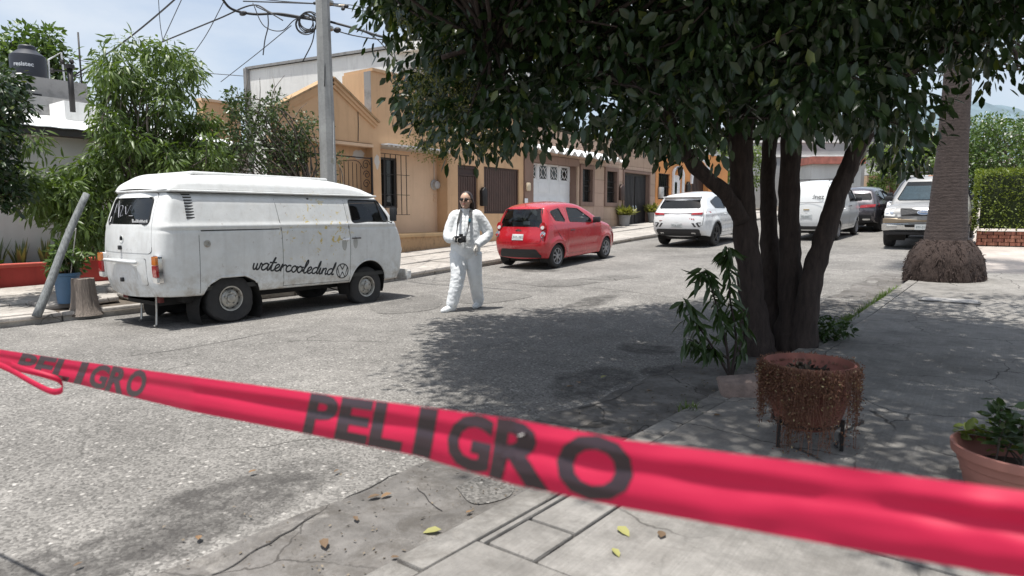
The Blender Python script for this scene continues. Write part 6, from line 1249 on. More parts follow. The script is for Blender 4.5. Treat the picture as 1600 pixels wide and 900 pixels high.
# ---- palm
pz = pave_z(13.9); pm_ = empty('palm_tree', (-.72, 13.95, pz), 0, 'tall fan palm with bulging root mass standing on the near pavement', 'tree'); g = np.random.default_rng(41)
def palm_ring(z): return float(np.interp(z, [0, .2, .55, .78, .8, 1.2, 2.2, 4, 8, 15], [.42, .40, .35, .33, .325, .295, .24, .2, .17, .14]))
mb = MB(); V = []; zs = np.concatenate([np.arange(.5, 4.2, .018), np.arange(4.2, 15.01, .12)]); na = 44
for i, z in enumerate(zs):
    V.append([((r := palm_ring(z) * (1 + .012 * math.sin(z * 2 * math.pi / .07) + .018 * mnoise.noise(Vector((math.cos(a) * 3, math.sin(a) * 3, z * 3)))))) * math.cos(a) or 0 for a in [0]] if False else [(palm_ring(z) * (1 + .006 * math.sin(z * 105 + 2 * mnoise.noise(Vector((math.cos(a) * 2, math.sin(a) * 2, z * 6)))) + .025 * mnoise.noise(Vector((math.cos(a) * 3, math.sin(a) * 3, z * 5)))) * math.cos(a), palm_ring(z) * (1 + .006 * math.sin(z * 105 + 2 * mnoise.noise(Vector((math.cos(a) * 2, math.sin(a) * 2, z * 6)))) + .025 * mnoise.noise(Vector((math.cos(a) * 3, math.sin(a) * 3, z * 5)))) * math.sin(a), z) for a in np.linspace(0, 2 * math.pi, na, endpoint=False)])
mb.rings(V); mb.build('trunk', bark('palm_bark', (.075, .057, .052), (5, 5, 22), .012), pm_, True)
mb = MB(); V = []; na = 120; prof = [(.62, -.06), (.615, .02), (.61, .1), (.60, .22), (.57, .38), (.50, .52), (.42, .62), (.36, .68), (.32, .69)]; pr = catm(prof, 5)
for r_, z in pr:
    V.append([((rr2 := r_ * (1 + .05 * mnoise.noise(Vector((math.cos(a) * 2, math.sin(a) * 2, z * 2))) + .05 * mnoise.noise(Vector((math.cos(a) * 5, math.sin(a) * 5, z * 4))) + .035 * mnoise.noise(Vector((math.cos(a) * 16, math.sin(a) * 16, z * 9))))) * math.cos(a), rr2 * math.sin(a), z + .03 * mnoise.noise(Vector((math.cos(a) * 3, math.sin(a) * 3, 7)))) for a in np.linspace(0, 2 * math.pi, na, endpoint=False)])
mb.rings(V, True, False); mb.build('root_mass', bark('palm_roots', (.055, .037, .031), (22, 22, 6), .03), pm_, True)
n_ = 2600; a = g.uniform(0, 6.283, n_); t = g.uniform(.02, .97, n_); ii = (t * (len(pr) - 1)).astype(int); r_ = pr[ii, 0] * 1.0; z = pr[ii, 1]; P = np.stack([r_ * np.cos(a), r_ * np.sin(a), z], 1); mbv = []; D = np.stack([np.cos(a) * .5, np.sin(a) * .5, -g.uniform(.3, 1.1, n_)], 1) + g.normal(0, .35, (n_, 3))
o = leaves('root_fibres', P + np.array(pm_.location), D, .055 * g.uniform(.5, 1.3, n_), 'long', bark('palm_roots', (1, 1, 1)), pm_, g, roll=2.)
M_frond = leafmat('palm_frond', (.05, .09, .03), (.09, .13, .04), .45, .2)
for k in range(22):
    az = k * 2.4; el_ = R(60 - 5.5 * k); L = 1.1; d = Vector((math.cos(az) * math.cos(el_), math.sin(az) * math.cos(el_), math.sin(el_))); tip = Vector((0, 0, 15)) + d * L; s = d.cross(Vector((0, 0, 1))).normalized(); u_ = s.cross(d); mb = MB(); mb.tube([(0, 0, 15), tip], [.03, .015], 5); ns = 18
    for q in range(ns):
        th = R(-100 + 200 * q / (ns - 1)); e = d * math.cos(th) + s * math.sin(th); w_ = s * math.cos(th) * .03 - d * math.sin(th) * .03; LL = .95 * (1 - .25 * abs(th) / 1.75); m_ = tip + e * LL * .6; en = tip + e * LL - Vector((0, 0, .25)); mb.add([tip, m_ + w_ + u_ * .01, en, m_ - w_ + u_ * .01], [(0, 1, 2, 3)])
    mb.build('frond', M_frond, pm_)
# ---- the big near tree: several stems, limbs and a dense crown
ft = empty('shade_tree', (-1.75, 7.12, .02), 0, 'dark many-stemmed shade tree with glossy leaves in the near pavement', 'tree'); g = np.random.default_rng(51)
def barktube(name, pts, rad, n=16):
    P = catm([tuple(at(*p)) for p in pts], 9); rr = np.interp(np.linspace(0, 1, len(P)), np.linspace(0, 1, len(rad)), rad); mb = MB(); mb.tube([Vector(p) for p in P], list(rr), n)
    vv = []
    for i, v in enumerate(mb.v):
        c = P[min(i // n, len(P) - 1)]; d = np.array(v) - c; k = 1 + .2 * mnoise.noise(Vector(v) * 6) + .2 * mnoise.noise(Vector((v[0] * 26, v[1] * 26, v[2] * 5))); vv.append(tuple(c + d * k))
    mb.v = vv; return pw(mb, name, M_bark, ft, True)
barktube('trunk', [(1190, 590, 6.9), (1180, 520, 6.9), (1172, 440, 6.9), (1163, 350, 6.88), (1158, 270, 6.85), (1157, 200, 6.8)], [.24, .16, .13, .12, .12, .115])
barktube('trunk', [(1236, 585, 6.95), (1236, 500, 6.98), (1234, 420, 7.0), (1233, 300, 7.0), (1237, 180, 7.0), (1238, 60, 7.0), (1235, -120, 7.0)], [.21, .145, .115, .10, .095, .09, .08])
barktube('trunk', [(1208, 580, 7.15), (1205, 480, 7.2), (1203, 380, 7.3), (1200, 280, 7.4), (1205, 160, 7.5), (1200, 0, 7.6)], [.18, .13, .095, .08, .075, .06])
barktube('trunk', [(1250, 580, 6.85), (1262, 470, 6.8), (1282, 390, 6.75), (1310, 300, 6.7), (1338, 235, 6.7), (1374, 165, 6.65), (1386, 90, 6.6), (1380, 10, 6.6), (1400, -120, 6.6)], [.16, .115, .10, .09, .085, .085, .08, .075, .06])
barktube('limb', [(1160, 345, 6.8), (1135, 305, 6.7), (1082, 255, 6.5), (1050, 195, 6.3), (1030, 140, 6.2), (980, 70, 6.0), (930, 0, 5.9)], [.085, .075, .065, .058, .055, .05, .04])
barktube('limb', [(1157, 215, 6.8), (1135, 160, 6.7), (1115, 110, 6.5), (1080, 80, 6.4), (1020, 40, 6.3)], [.09, .078, .07, .06, .04])
barktube('limb', [(1160, 210, 6.8), (1172, 140, 6.9), (1170, 60, 7.0), (1150, -40, 7.1)], [.09, .08, .07, .06])
barktube('limb', [(1368, 175, 6.65), (1395, 140, 6.6), (1440, 95, 6.5), (1500, 60, 6.4), (1560, 40, 6.3)], [.075, .065, .055, .045, .03])
barktube('limb', [(1325, 160, 6.7), (1322, 90, 6.7), (1325, 20, 6.7), (1330, -60, 6.7)], [.04, .045, .04, .035])
barktube('limb', [(1345, 225, 6.7), (1335, 195, 6.7), (1328, 160, 6.7)], [.05, .045, .04])
barktube('limb', [(1040, 160, 6.25), (960, 110, 5.9), (860, 80, 5.6), (770, 70, 5.4), (690, 90, 5.3)], [.06, .05, .042, .032, .02])
BOT = np.array([(575, -80), (600, 40), (612, 95), (630, 140), (655, 195), (700, 232), (760, 240), (820, 215), (900, 205), (955, 235), (1000, 232), (1050, 240), (1110, 245), (1160, 185), (1250, 190), (1290, 205), (1320, 200), (1360, 170), (1392, 215), (1402, 285), (1418, 280), (1428, 180), (1500, 150), (1560, 132), (1600, 120), (1760, 110)], float)
C = []
while len(C) < 640:
    px, py = g.uniform(590, 1780), g.uniform(-70, 310); b_ = np.interp(px, BOT[:, 0], BOT[:, 1])
    if py > b_ - 14: continue
    lat = abs(px - 1200) / 640; Z = 6.9 + g.uniform(-1, 1) * 2.6 * max(.25, math.sqrt(max(0, 1 - lat * lat)))
    if px > 1430 and g.random() < .55: continue
    if px < 660 and g.random() < .35: continue
    p = at(px, py, Z)
    if p.z > 1.95: C.append(tuple(p))
NV = len(C); ctr = Vector((-1.7, 5.9, 0))
for q in ell(g, 1750, (ctr.x, ctr.y, 4.3), (3.5, 3.9, 2.3), .25):
    if q[2] > 3.3 and not (q[1] < 2.6 and g.random() < .5): C.append(tuple(q))
C = np.array(C); P, D = clump_leaves(C, .34, 54, g, .8, .8); S = .112 * g.uniform(.55, 1.3, len(P))
# keep the crown's lower edge where the photograph has it
keep = np.array([p[2] > 1.8 for p in P]); P, D, S = P[keep], D[keep], S[keep]
pj = np.array([proj(p) for p in P]); vis = (pj[:, 0] > 560) & (pj[:, 0] < 1600) & (pj[:, 1] > 0) & (pj[:, 2] < 5.6)
edge_d = np.interp(pj[:, 0], BOT[:, 0], BOT[:, 1]) - pj[:, 1]; score = np.where(vis, S / pj[:, 2] * (1 + .8 * np.exp(-np.abs(edge_d) / 40)), 0); top300 = np.argsort(-score)[:300]
msk = np.zeros(len(P), bool); msk[top300] = True
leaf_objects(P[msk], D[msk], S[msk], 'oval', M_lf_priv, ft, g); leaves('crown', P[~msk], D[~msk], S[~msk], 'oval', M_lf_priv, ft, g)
tw = MB(); nodes = [Vector(at(*q)) for q in ((1157, 215, 6.8), (1030, 140, 6.2), (930, 0, 5.9), (1115, 110, 6.5), (1170, 60, 7.0), (1238, 60, 7.0), (1386, 90, 6.6), (1440, 95, 6.5), (1560, 40, 6.3), (1325, 20, 6.7), (860, 80, 5.6), (770, 70, 5.4), (1200, 0, 7.6), (1400, -120, 6.6), (1235, -120, 7))]
for i in range(0, len(C), 3):
    c = Vector(C[i]); a = min(nodes, key=lambda q: (q - c).length); limb(tw, a, c, .02, .005, g, .08, 5, 5)
o = pw(tw, 'twigs', M_bark, ft, True); o['kind'] = 'stuff'
# flower panicles, pale green
pc = [at(g.uniform(640, 790), g.uniform(120, 245), g.uniform(5.2, 6.6)) for _ in range(60)] + [at(g.uniform(615, 720), g.uniform(20, 130), g.uniform(5.4, 6.6)) for _ in range(30)]
P, D = clump_leaves(np.array(pc), .12, 50, g, .2); leaves('flower_panicles', P, D, .022 * g.uniform(.7, 1.4, len(P)), 'diamond', leafmat('panicle', (.16, .17, .05), (.26, .25, .09), .6, .3), ft, g)
# bramble-like low weeds at the tree foot
wd_ = empty('foot_weed', (-1.45, 7.6, .09), 0, 'low dark weed at the right foot of the shade tree', 'plant'); C2 = ell(g, 26, (-1.42, 7.75, .2), (.22, .3, .14), .2); P, D = clump_leaves(C2, .08, 14, g, .2); leaves('foliage', P, D, .075 * g.uniform(.7, 1.2, len(P)), 'oval', M_lf_sap, wd_, g)
# ---- sapling by the trunk
sp = empty('sapling', (-1.93, 5.85, .03), 0, 'young sapling with long drooping leaves left of the shade tree trunk', 'plant'); LP, LD = [], []
for pts in ([(1140, 590, 5.95), (1135, 540, 5.95), (1120, 480, 5.95), (1105, 430, 5.95), (1095, 425, 5.9)], [(1142, 590, 5.95), (1150, 530, 6.0), (1140, 460, 6.0), (1140, 400, 6.05), (1135, 385, 6.05)], [(1140, 588, 5.95), (1115, 545, 5.9), (1085, 500, 5.85), (1070, 470, 5.85)], [(1143, 588, 6), (1160, 540, 6.1), (1165, 480, 6.1)], [(1138, 560, 5.95), (1100, 540, 5.9), (1075, 530, 5.85)]):
    Q = catm([tuple(at(*p)) for p in pts], 6); mb = MB(); mb.tube([Vector(q) for q in Q], list(np.linspace(.014, .004, len(Q))), 6); pw(mb, 'stem', M_bark, sp, True)
    for i in range(len(Q) // 3, len(Q)):
        for k in range(4): LP.append(Q[i] + g.normal(0, .02, 3)); a = g.uniform(0, 6.28); LD.append((math.cos(a), math.sin(a), -g.uniform(.2, 1.1)))
LP, LD = np.array(LP), np.array(LD); leaf_objects(LP, LD, .17 * g.uniform(.7, 1.25, len(LP)), 'long', M_lf_sap, sp, g)
# ------------------------------------------------------------------ the walking figure in white coveralls
def ellips(mb, c, r, n=14, m=10, M=None):
    rings = []
    for i in range(m + 1):
        t = math.pi * i / m; t = min(max(t, .02), math.pi - .02); ring = []
        for k in range(n):
            a = 2 * math.pi * k / n; p = Vector((r[0] * math.sin(t) * math.cos(a), r[1] * math.sin(t) * math.sin(a), -r[2] * math.cos(t)))
            if M is not None: p = M @ p
            ring.append(p + Vector(c))
        rings.append(ring)
    mb.rings(rings); return mb
def torso(mb, prof, n=20):
    mb.rings([[(ca + ra * math.cos(t), cb + rb * math.sin(t), z) for t in np.linspace(0, 2 * math.pi, n, endpoint=False)] for z, ca, cb, ra, rb in prof])
M_skin = pm('skin', (.52, .33, .24), .5, var=.08, vs=9, bump=.05); M_suit = pm('coverall_white', (.75, .77, .78), .62, var=.06, vs=8, bump=.35, bsc=26, bd=.02); M_hair = pm('dark_hair', (.03, .017, .013), .45, var=.3, vs=30); M_blackp = pm('camera_black', (.015, .015, .016), .4, bump=.1)
pr_ = empty('person', (-6.42, 7.5, .012), YAW, 'walking person in hooded white coveralls and dark sunglasses holding a camera', 'person')
EL, WR = (-.255, -.04, 1.12), (-.13, -.23, 1.085); ER, WRr = (.335, .06, 1.16), (.17, -.12, .985)
SHL, SHR = (-.155, .02, 1.405), (.175, .03, 1.415); KL, AL, KR, AR_ = (-.115, -.13, .49), (-.205, -.16, .12), (.135, .06, .50), (.175, .26, .13); HL, HR = (-.10, 0, .87), (.105, .01, .87)
def hand(mb, w, d, side, curl):                      # palm and five separate, bent fingers
    w, d = Vector(w), Vector(d).normalized(); s = Vector(side).normalized(); n = d.cross(s); p = w + d * .085
    mb.tube([w - d * .02, w + d * .03, p], [.024, .032, .036], 8)
    for k, (o, L, r) in enumerate(((-.030, .062, .0085), (-.010, .074, .009), (.010, .070, .009), (.029, .055, .008))):
        a = p + s * o; b = a + d * L * .5 + n * curl * L * .35; c = b + d * L * (.45 - .25 * abs(curl)) + n * curl * L * .6; mb.tube([a - d * .02, a, b, c], [r, r, r, r * .8], 6)
    t0 = w + d * .03 - s * .03; mb.tube([t0, t0 - s * .03 + d * .025, t0 - s * .035 + d * .055 + n * curl * .02], [.012, .011, .009], 6)
# body: one continuous skin
mb = MB(); torso(mb, [(.82, 0, 0, .15, .11), (1.0, 0, 0, .15, .11), (1.25, 0, .0, .15, .1), (1.42, .01, .02, .12, .08), (1.47, .01, .015, .06, .06), (1.56, .01, 0, .055, .06), (1.62, .01, 0, .05, .06)])
for a, b, c, r in ((SHL, EL, WR, (.05, .042, .03)), (SHR, ER, WRr, (.05, .042, .03)), (HL, KL, AL, (.085, .06, .045)), (HR, KR, AR_, (.085, .06, .045))): mb.tube(catm([a, b, c], 5), list(np.interp(np.linspace(0, 1, 11), [0, .5, 1], r)), 10)
HM = Matrix.Rotation(R(-14), 3, 'Z')
def hp(x, y, z): return tuple(HM @ Vector((x, y, z)) + Vector((.01, -.015, 1.655)))
ellips(mb, hp(0, .012, .02), (.086, .097, .105), M=HM); ellips(mb, hp(0, -.028, -.05), (.07, .066, .072), M=HM); ellips(mb, hp(0, -.098, -.012), (.014, .022, .024), M=HM); ellips(mb, hp(0, -.088, -.098), (.026, .018, .018), M=HM)
ellips(mb, hp(0, -.09, -.052), (.026, .012, .012), M=HM)
for s in (-1, 1): ellips(mb, hp(s * .088, .012, -.01), (.012, .022, .034), M=HM); ellips(mb, hp(s * .045, -.062, -.03), (.026, .026, .03), M=HM)
hand(mb, WR, (.35, -.3, -.12), (0, -.3, 1), .5); hand(mb, WRr, (-.12, -.1, -1), (.4, .9, 0), .35)
me = remesh(mb, .007, 4, .4); body = link('body', me, M_skin, pr_)
# coveralls
mb = MB(); torso(mb, [(.80, 0, 0, .17, .135), (.86, 0, 0, .215, .165), (.95, 0, -.005, .228, .178), (1.06, 0, -.01, .222, .178), (1.2, .005, -.005, .215, .168), (1.32, .008, .01, .205, .15), (1.40, .01, .02, .19, .128), (1.455, .01, .025, .15, .108), (1.50, .01, .02, .10, .098), (1.535, .01, .02, .088, .092)], 24)
for a, b, c, r in ((SHL, EL, WR, (.098, .082, .058)), (SHR, ER, WRr, (.098, .085, .06)), ):
    mb.tube(catm([(a[0] * .45, a[1], a[2] + .0), a, b, c], 6), list(np.interp(np.linspace(0, 1, 19), [0, .33, .66, 1], (.085, r[0], r[1], r[2]))), 14); ellips(mb, (a[0] * .95, a[1], a[2] - .01), (.105, .1, .085))
for a, b, c, r in ((HL, KL, AL, (.145, .108, .088)), (HR, KR, AR_, (.145, .108, .088))): mb.tube(catm([a, b, (c[0], c[1], c[2] - .03)], 7), list(np.interp(np.linspace(0, 1, 15), [0, .5, 1], r)), 16)
ellips(mb, (.01, .085, 1.44), (.12, .07, .075))
me = remesh(mb, .010, 5, .5); bm = bmesh.new(); bm.from_mesh(me); bm.normal_update()
for v in bm.verts:
    p = v.co; leg = 1.0 if p.z < .8 else .75; w = mnoise.noise(Vector((p.x * 7, p.y * 7, p.z * 17))) * .004 + mnoise.noise(Vector((p.x * 13 + p.z * 16, p.y * 13 + p.z * 5, p.z * 22 - p.x * 12))) * .0055 + mnoise.noise(Vector((p.x * 30, p.y * 30, p.z * 44))) * .0015
    v.co += v.normal * w * leg
bm.to_mesh(me); bm.free(); link('coverall', me, M_suit, pr_)
mb = MB(); mb.tube([(.012, -.185, 1.43), (.0, -.19, 1.2), (-.005, -.195, .95)], .004, 5); mb.build('zip', pm('zip_grey', (.5, .52, .54)), pr_)
for A, toe, hl in ((AL, (-.335, -.33, .03), (-.185, -.12, .045)), (AR_, (.11, .09, .03), (.19, .31, .05))):
    mb = MB(); t, h = Vector(toe), Vector(hl); d = (t - h); mb.tube([h - d * .12, h, h.lerp(t, .45) + Vector((0, 0, .012)), h.lerp(t, .8), t + d * .03], [.035, .052, .052, .046, .022], 12); mb.tube([A, (hl[0], hl[1], .05)], [.085, .06], 12)
    me = remesh(mb, .01, 4, .5); 
    for v in me.vertices: v.co.z = max(v.co.z, .002)
    link('shoe_cover', me, M_suit, pr_)
mb = MB(); ellips(mb, hp(0, .035, .038), (.097, .1, .102), M=HM); ellips(mb, hp(.0, .09, -.04), (.08, .06, .1), M=HM); mb.tube([hp(.02, .11, -.05), hp(.06, .11, -.14), hp(.085, .09, -.22)], [.045, .04, .015], 8); mb.tube([hp(-.085, .01, .03), hp(-.095, .03, -.06), hp(-.085, .06, -.14)], [.02, .024, .014], 7); mb.tube([hp(.085, .01, .03), hp(.1, .03, -.05), hp(.1, .06, -.17)], [.022, .03, .02], 7)
me = remesh(mb, .008, 3, .5); bm = bmesh.new(); bm.from_mesh(me); inv = HM.inverted()
kill = [v for v in bm.verts if (lambda q: q.y < -.045 and q.z < .062)(inv @ (v.co - Vector((.01, -.015, 1.655))))]; bmesh.ops.delete(bm, geom=kill, context='VERTS'); bm.to_mesh(me); bm.free(); link('hair', me, M_hair, pr_)
mb = MB()
for s in (-1, 1): ellips(mb, hp(s * .036, -.092, .012), (.031, .012, .025), 14, 8, HM); mb.tube([hp(s * .064, -.085, .02), hp(s * .086, -.03, .018), hp(s * .085, .03, .012)], .004, 5)
mb.tube([hp(-.012, -.105, .018), hp(.012, -.105, .018)], .005, 5); mb.build('sunglasses', pm('sunglass_lens', (.02, .012, .012), .12, bump=0), pr_, True)
mb = MB(); ellips(mb, hp(0, -.1, -.052), (.022, .006, .009), 12, 6, HM); mb.build('lips', pm('lip_red', (.3, .07, .07), .45, bump=0), pr_, True)
mb = MB(); hand(mb, WR, (.35, -.3, -.12), (0, -.3, 1), .5); me = remesh(mb, .0075, 2, .3); [setattr(v, 'co', v.co + v.normal * .003) for v in me.vertices]; link('glove', me, pm('glove_pale', (.6, .57, .53), .6), pr_)
mb = MB(); hand(mb, WRr, (-.12, -.1, -1), (.4, .9, 0), .35); me = remesh(mb, .0075, 2, .3); [setattr(v, 'co', v.co + v.normal * .003) for v in me.vertices]; link('glove', me, pm('glove_pale', (.6, .57, .53), .6), pr_)
# camera with strap
cm_ = empty('camera_with_strap', tuple(pr_.matrix_basis @ Vector((0, 0, 0))), YAW, 'black camera hanging on a neck strap at the walking figure\'s waist', 'camera'); cm_.location = pr_.location
Mc = Matrix.Translation((-.045, -.265, 1.09)) @ Matrix.Rotation(R(-8), 4, 'Z'); mb = MB(); mb.box(-.072, .072, -.03, .03, -.05, .045, M=Mc); mb.box(-.028, .028, -.028, .025, .045, .075, M=Mc); mb.box(-.085, -.05, -.045, .02, -.05, .04, M=Mc); mb.build('camera_body', M_blackp, cm_, bevel=.008)
mb = MB(); mb.lathe([(.043, -.02), (.044, -.06), (.04, -.065), (.041, -.11), (.035, -.115), (.03, -.1), (.001, -.095)], 20, (-.05, -.27, 1.075), 'y'); mb.build('lens', M_blackp, cm_, 40)
for pts in ([(-.055, -.03, 1.53), (-.07, -.12, 1.45), (-.092, -.2, 1.33), (-.11, -.235, 1.2), (-.112, -.265, 1.12)], [(.085, -.03, 1.53), (.083, -.13, 1.44), (.07, -.2, 1.33), (.045, -.235, 1.2), (.022, -.262, 1.12)]):
    Q = catm(pts, 5); wv_ = np.interp(np.linspace(0, 1, len(Q)), [0, .5, .6, 1], [.019, .019, .008, .006]); mb = MB(); mb.rings([[(q[0] - w, q[1] + .003, q[2]), (q[0] + w, q[1] + .003, q[2]), (q[0] + w, q[1] - .003, q[2]), (q[0] - w, q[1] - .003, q[2])] for q, w in zip(Q, wv_)]); mb.build('strap', pm('strap_black', (.03, .032, .034), .8), cm_)
mb = MB(); mb.tube(catm([(-.055, -.03, 1.53), (-.06, .05, 1.53), (.01, .1, 1.53), (.08, .05, 1.53), (.085, -.03, 1.53)], 5), .01, 5); mb.build('strap', pm('strap_black', (.03, .032, .034)), cm_)
mb = MB(); mb.box(.062, .092, -.205, -.196, 1.335, 1.385); mb.build('strap_clip', pm('clip_teal', (.02, .22, .3), .4), cm_, bevel=.004)

# ------------------------------------------------------------------ hazard tape in the foreground
TP = np.array([(-160, 543, 538, 2.7), (0, 546, 575, 2.25), (120, 564, 600, 1.95), (300, 588, 643, 1.45), (490, 614, 680, 1.18), (650, 634, 712, .97), (802, 655, 757, .81), (983, 688, 795, .735), (1300, 728, 852, .64), (1600, 767, 905, .565), (1800, 795, 945, .52)], float)
TP[0, 2] = 566
def tape_pt(px, v, off=0.):
    t = [np.interp(px, TP[:, 0], TP[:, k]) for k in (1, 2, 3)]; crease = np.interp(v, [0, .22, .42, .6, .8, 1], [0, .012, -.006, .008, .012, -.003]) * (.7 + .3 * math.sin(px * .004)) * .75 + .003 * mnoise.noise(Vector((px * .012, v * 3, 0)))
    return at(px, t[0] + (t[1] - t[0]) * v, t[2] - crease - off)
def tape_mat():
    m, n, l, b = newmat('red_tape_film'); out = n['Material Output']; b.inputs['Base Color'].default_value = (.66, .02, .08, 1); b.inputs['Roughness'].default_value = .55
    t = n.new('ShaderNodeBsdfTranslucent'); t.inputs[0].default_value = (.9, .02, .1, 1); mxs = n.new('ShaderNodeMixShader'); mxs.inputs[0].default_value = .45; l.new(b.outputs[0], mxs.inputs[1]); l.new(t.outputs[0], mxs.inputs[2]); l.new(mxs.outputs[0], out.inputs[0]); return m
M_tape = tape_mat(); M_tink = pm('tape_ink', (.035, .02, .025), .35, bump=0)
tpr = empty('hazard_tape', tuple(at(800, 705, .82)), 0, 'red hazard tape with black PELIGRO lettering stretched across the foreground', 'tape')
pxs = np.linspace(-160, 1800, 260); vsx = np.linspace(0, 1, 15); mb = MB(); mb.rings([[tape_pt(p, v) for v in vsx] for p in pxs], False, False); o = pw(mb, 'band', M_tape, tpr, True)
fine = np.linspace(-160, 1800, 2000); arc = np.concatenate([[0], np.cumsum([(tape_pt(b, .5) - tape_pt(a, .5)).length for a, b in zip(fine, fine[1:])])])
for p0, p1 in ((28, 228), (478, 992), (1760, 1800)):
    s0, s1 = np.interp([p0, p1], fine, arc); adv = (s1 - s0) / 7.0
    if p0 > 1700: continue
    for k, ch in enumerate('PELIGRO'):
        v, f = textmesh(ch, 1.0, bold=.04); lo, hi = v.min(0), v.max(0); bm = bmesh.new(); vv = [bm.verts.new(((q[0] - lo[0]) / (hi[0] - lo[0]), (q[1] - lo[1]) / (hi[1] - lo[1]), 0)) for q in v]
        for t in f: bm.faces.new([vv[i] for i in t])
        bmesh.ops.triangulate(bm, faces=bm.faces); bmesh.ops.remove_doubles(bm, verts=bm.verts, dist=1e-4)
        for _ in range(5):
            es = [e for e in bm.edges if e.calc_length() > .09]
            if es: bmesh.ops.subdivide_edges(bm, edges=es, cuts=1); bmesh.ops.triangulate(bm, faces=bm.faces)
        bm.verts.index_update(); w_ = .42 if ch == 'I' else .96; mb = MB(); V = []
        for q in bm.verts:
            vq = 1 - (.01 + .98 * q.co.y); px_ = float(np.interp(s0 + adv * (k + .5 + (q.co.x - .5) * w_), arc, fine)); V.append(tape_pt(px_ + (vq - .5) * -14, vq, .0012))
        mb.add(V, [tuple(q.index for q in t.verts) for t in bm.faces]); bm.free(); pw(mb, 'letter', M_tink, tpr, True)
mb = MB(); Q = catm([(-10, 566, 2.2), (20, 580, 2.15), (55, 600, 2.1), (82, 612, 2.05), (98, 608, 2.02), (92, 594, 2.0), (70, 586, 1.99), (40, 578, 2.0), (18, 570, 2.05)], 6); mb.rings([[at(q[0], q[1] - 5, q[2]), at(q[0], q[1], q[2] - .012), at(q[0], q[1] + 5, q[2])] for q in Q], False, False); pw(mb, 'loose_loop', M_tape, tpr, True)

# ------------------------------------------------------------------ concrete utility pole and cables
up_ = empty('utility_pole', (-10.95, 8.55, .13), 0, 'grey concrete utility pole behind the van', 'utility pole'); M_cpole = concrete('pole_concrete', (.34, .34, .33), (12, 12, .8), .3)
mb = MB(); mb.tube([(0, 0, 0), (0, 0, 3), (-.02, 0, 6), (-.04, 0, 9)], [.175, .155, .13, .105], 8); mb.build('shaft', M_cpole, up_, 30); M_cab = pm('cable_black', (.022, .022, .024), .6, bump=0)
def P3(px, py, Z): return at(px, py, Z)
PZ = proj((-10.95, 8.55, 4))[2]
for py in (44, 4): mb = MB(); p = at(508, py, PZ); mb.lathe([(.165, -.025), (.168, 0), (.165, .025)], 16, tuple(p - up_.location)); mb.build('steel_band', M_steel, up_)
for px, py, w in ((527, 47, .09), (541, 10, .06), (492, 5, .05), (536, 14, .05)): mb = MB(); p = at(px, py, PZ - .1) - up_.location; ellips(mb, tuple(p), (w, w * .7, w * .6), 10, 7); mb.build('cable_box', M_cab, up_, True)
mb = MB(); mb.tube([at(522, 8, PZ) - up_.location, at(541, 9, PZ - .05) - up_.location], .02, 6); mb.build('bracket', M_steel, up_)
for a, b_ in (((521, 235), (521, 290)), ): mb = MB(); mb.tube([at(521, 190, PZ - .17) - up_.location, at(524, 420, PZ - .19) - up_.location], .012, 6); mb.build('conduit', M_steel, up_)
mb = MB(); p = at(521, 251, PZ - .17) - up_.location; mb.box(p.x - .03, p.x + .03, p.y - .03, p.y + .03, p.z - .05, p.z + .05); mb.build('conduit_clamp', M_steel, up_)
CABL = ['long cable rising from the roof mast out of the top of the picture', 'cable sagging from the roof mast to the concrete pole', 'thickest black cable arriving at the pole from the upper left', 'thin drop wire hanging nearly upright above the peach tree', 'thin slanting wire meeting the drop wire above the peach tree', 'thin wire slanting down right of the peach tree top', 'fine stay wire running down left from the pole past the citrus tree', 'straight upper wire reaching the pole top from the left', 'uppermost fine wire crossing the sky left of the pole', 'cut cable end dangling left of the coil', 'cut cable end dangling just below the coil', 'slack loop of cable sagging left of the coil', 'short loose cable end pointing right, left of the coil', 'thick cable leaving the pole to the right into the shade tree', 'thin wire slanting from the pole down to the white building', 'straight upper wire leaving the pole to the right', 'fine wire leaving the pole top and dipping behind the shade tree', 'short slanting wire at the top edge right of the pole', 'cable from the black box on the pole running to the shade tree', 'thin wire dropping to the roof unit on the white building', 'wire running straight down the face of the concrete pole', 'faint distant wire behind the water tank', 'faint distant wire left of the white building']
def cable(pts, r=.013, n=8): 
    mb = MB(); mb.tube([Vector(q) for q in catm([tuple(at(*p)) for p in pts], n)], r, 5); o = mb.build('overhead_cable', M_cab, None, True); return tag(o, CABL.pop(0), 'cable', 'overhead cables at the pole')
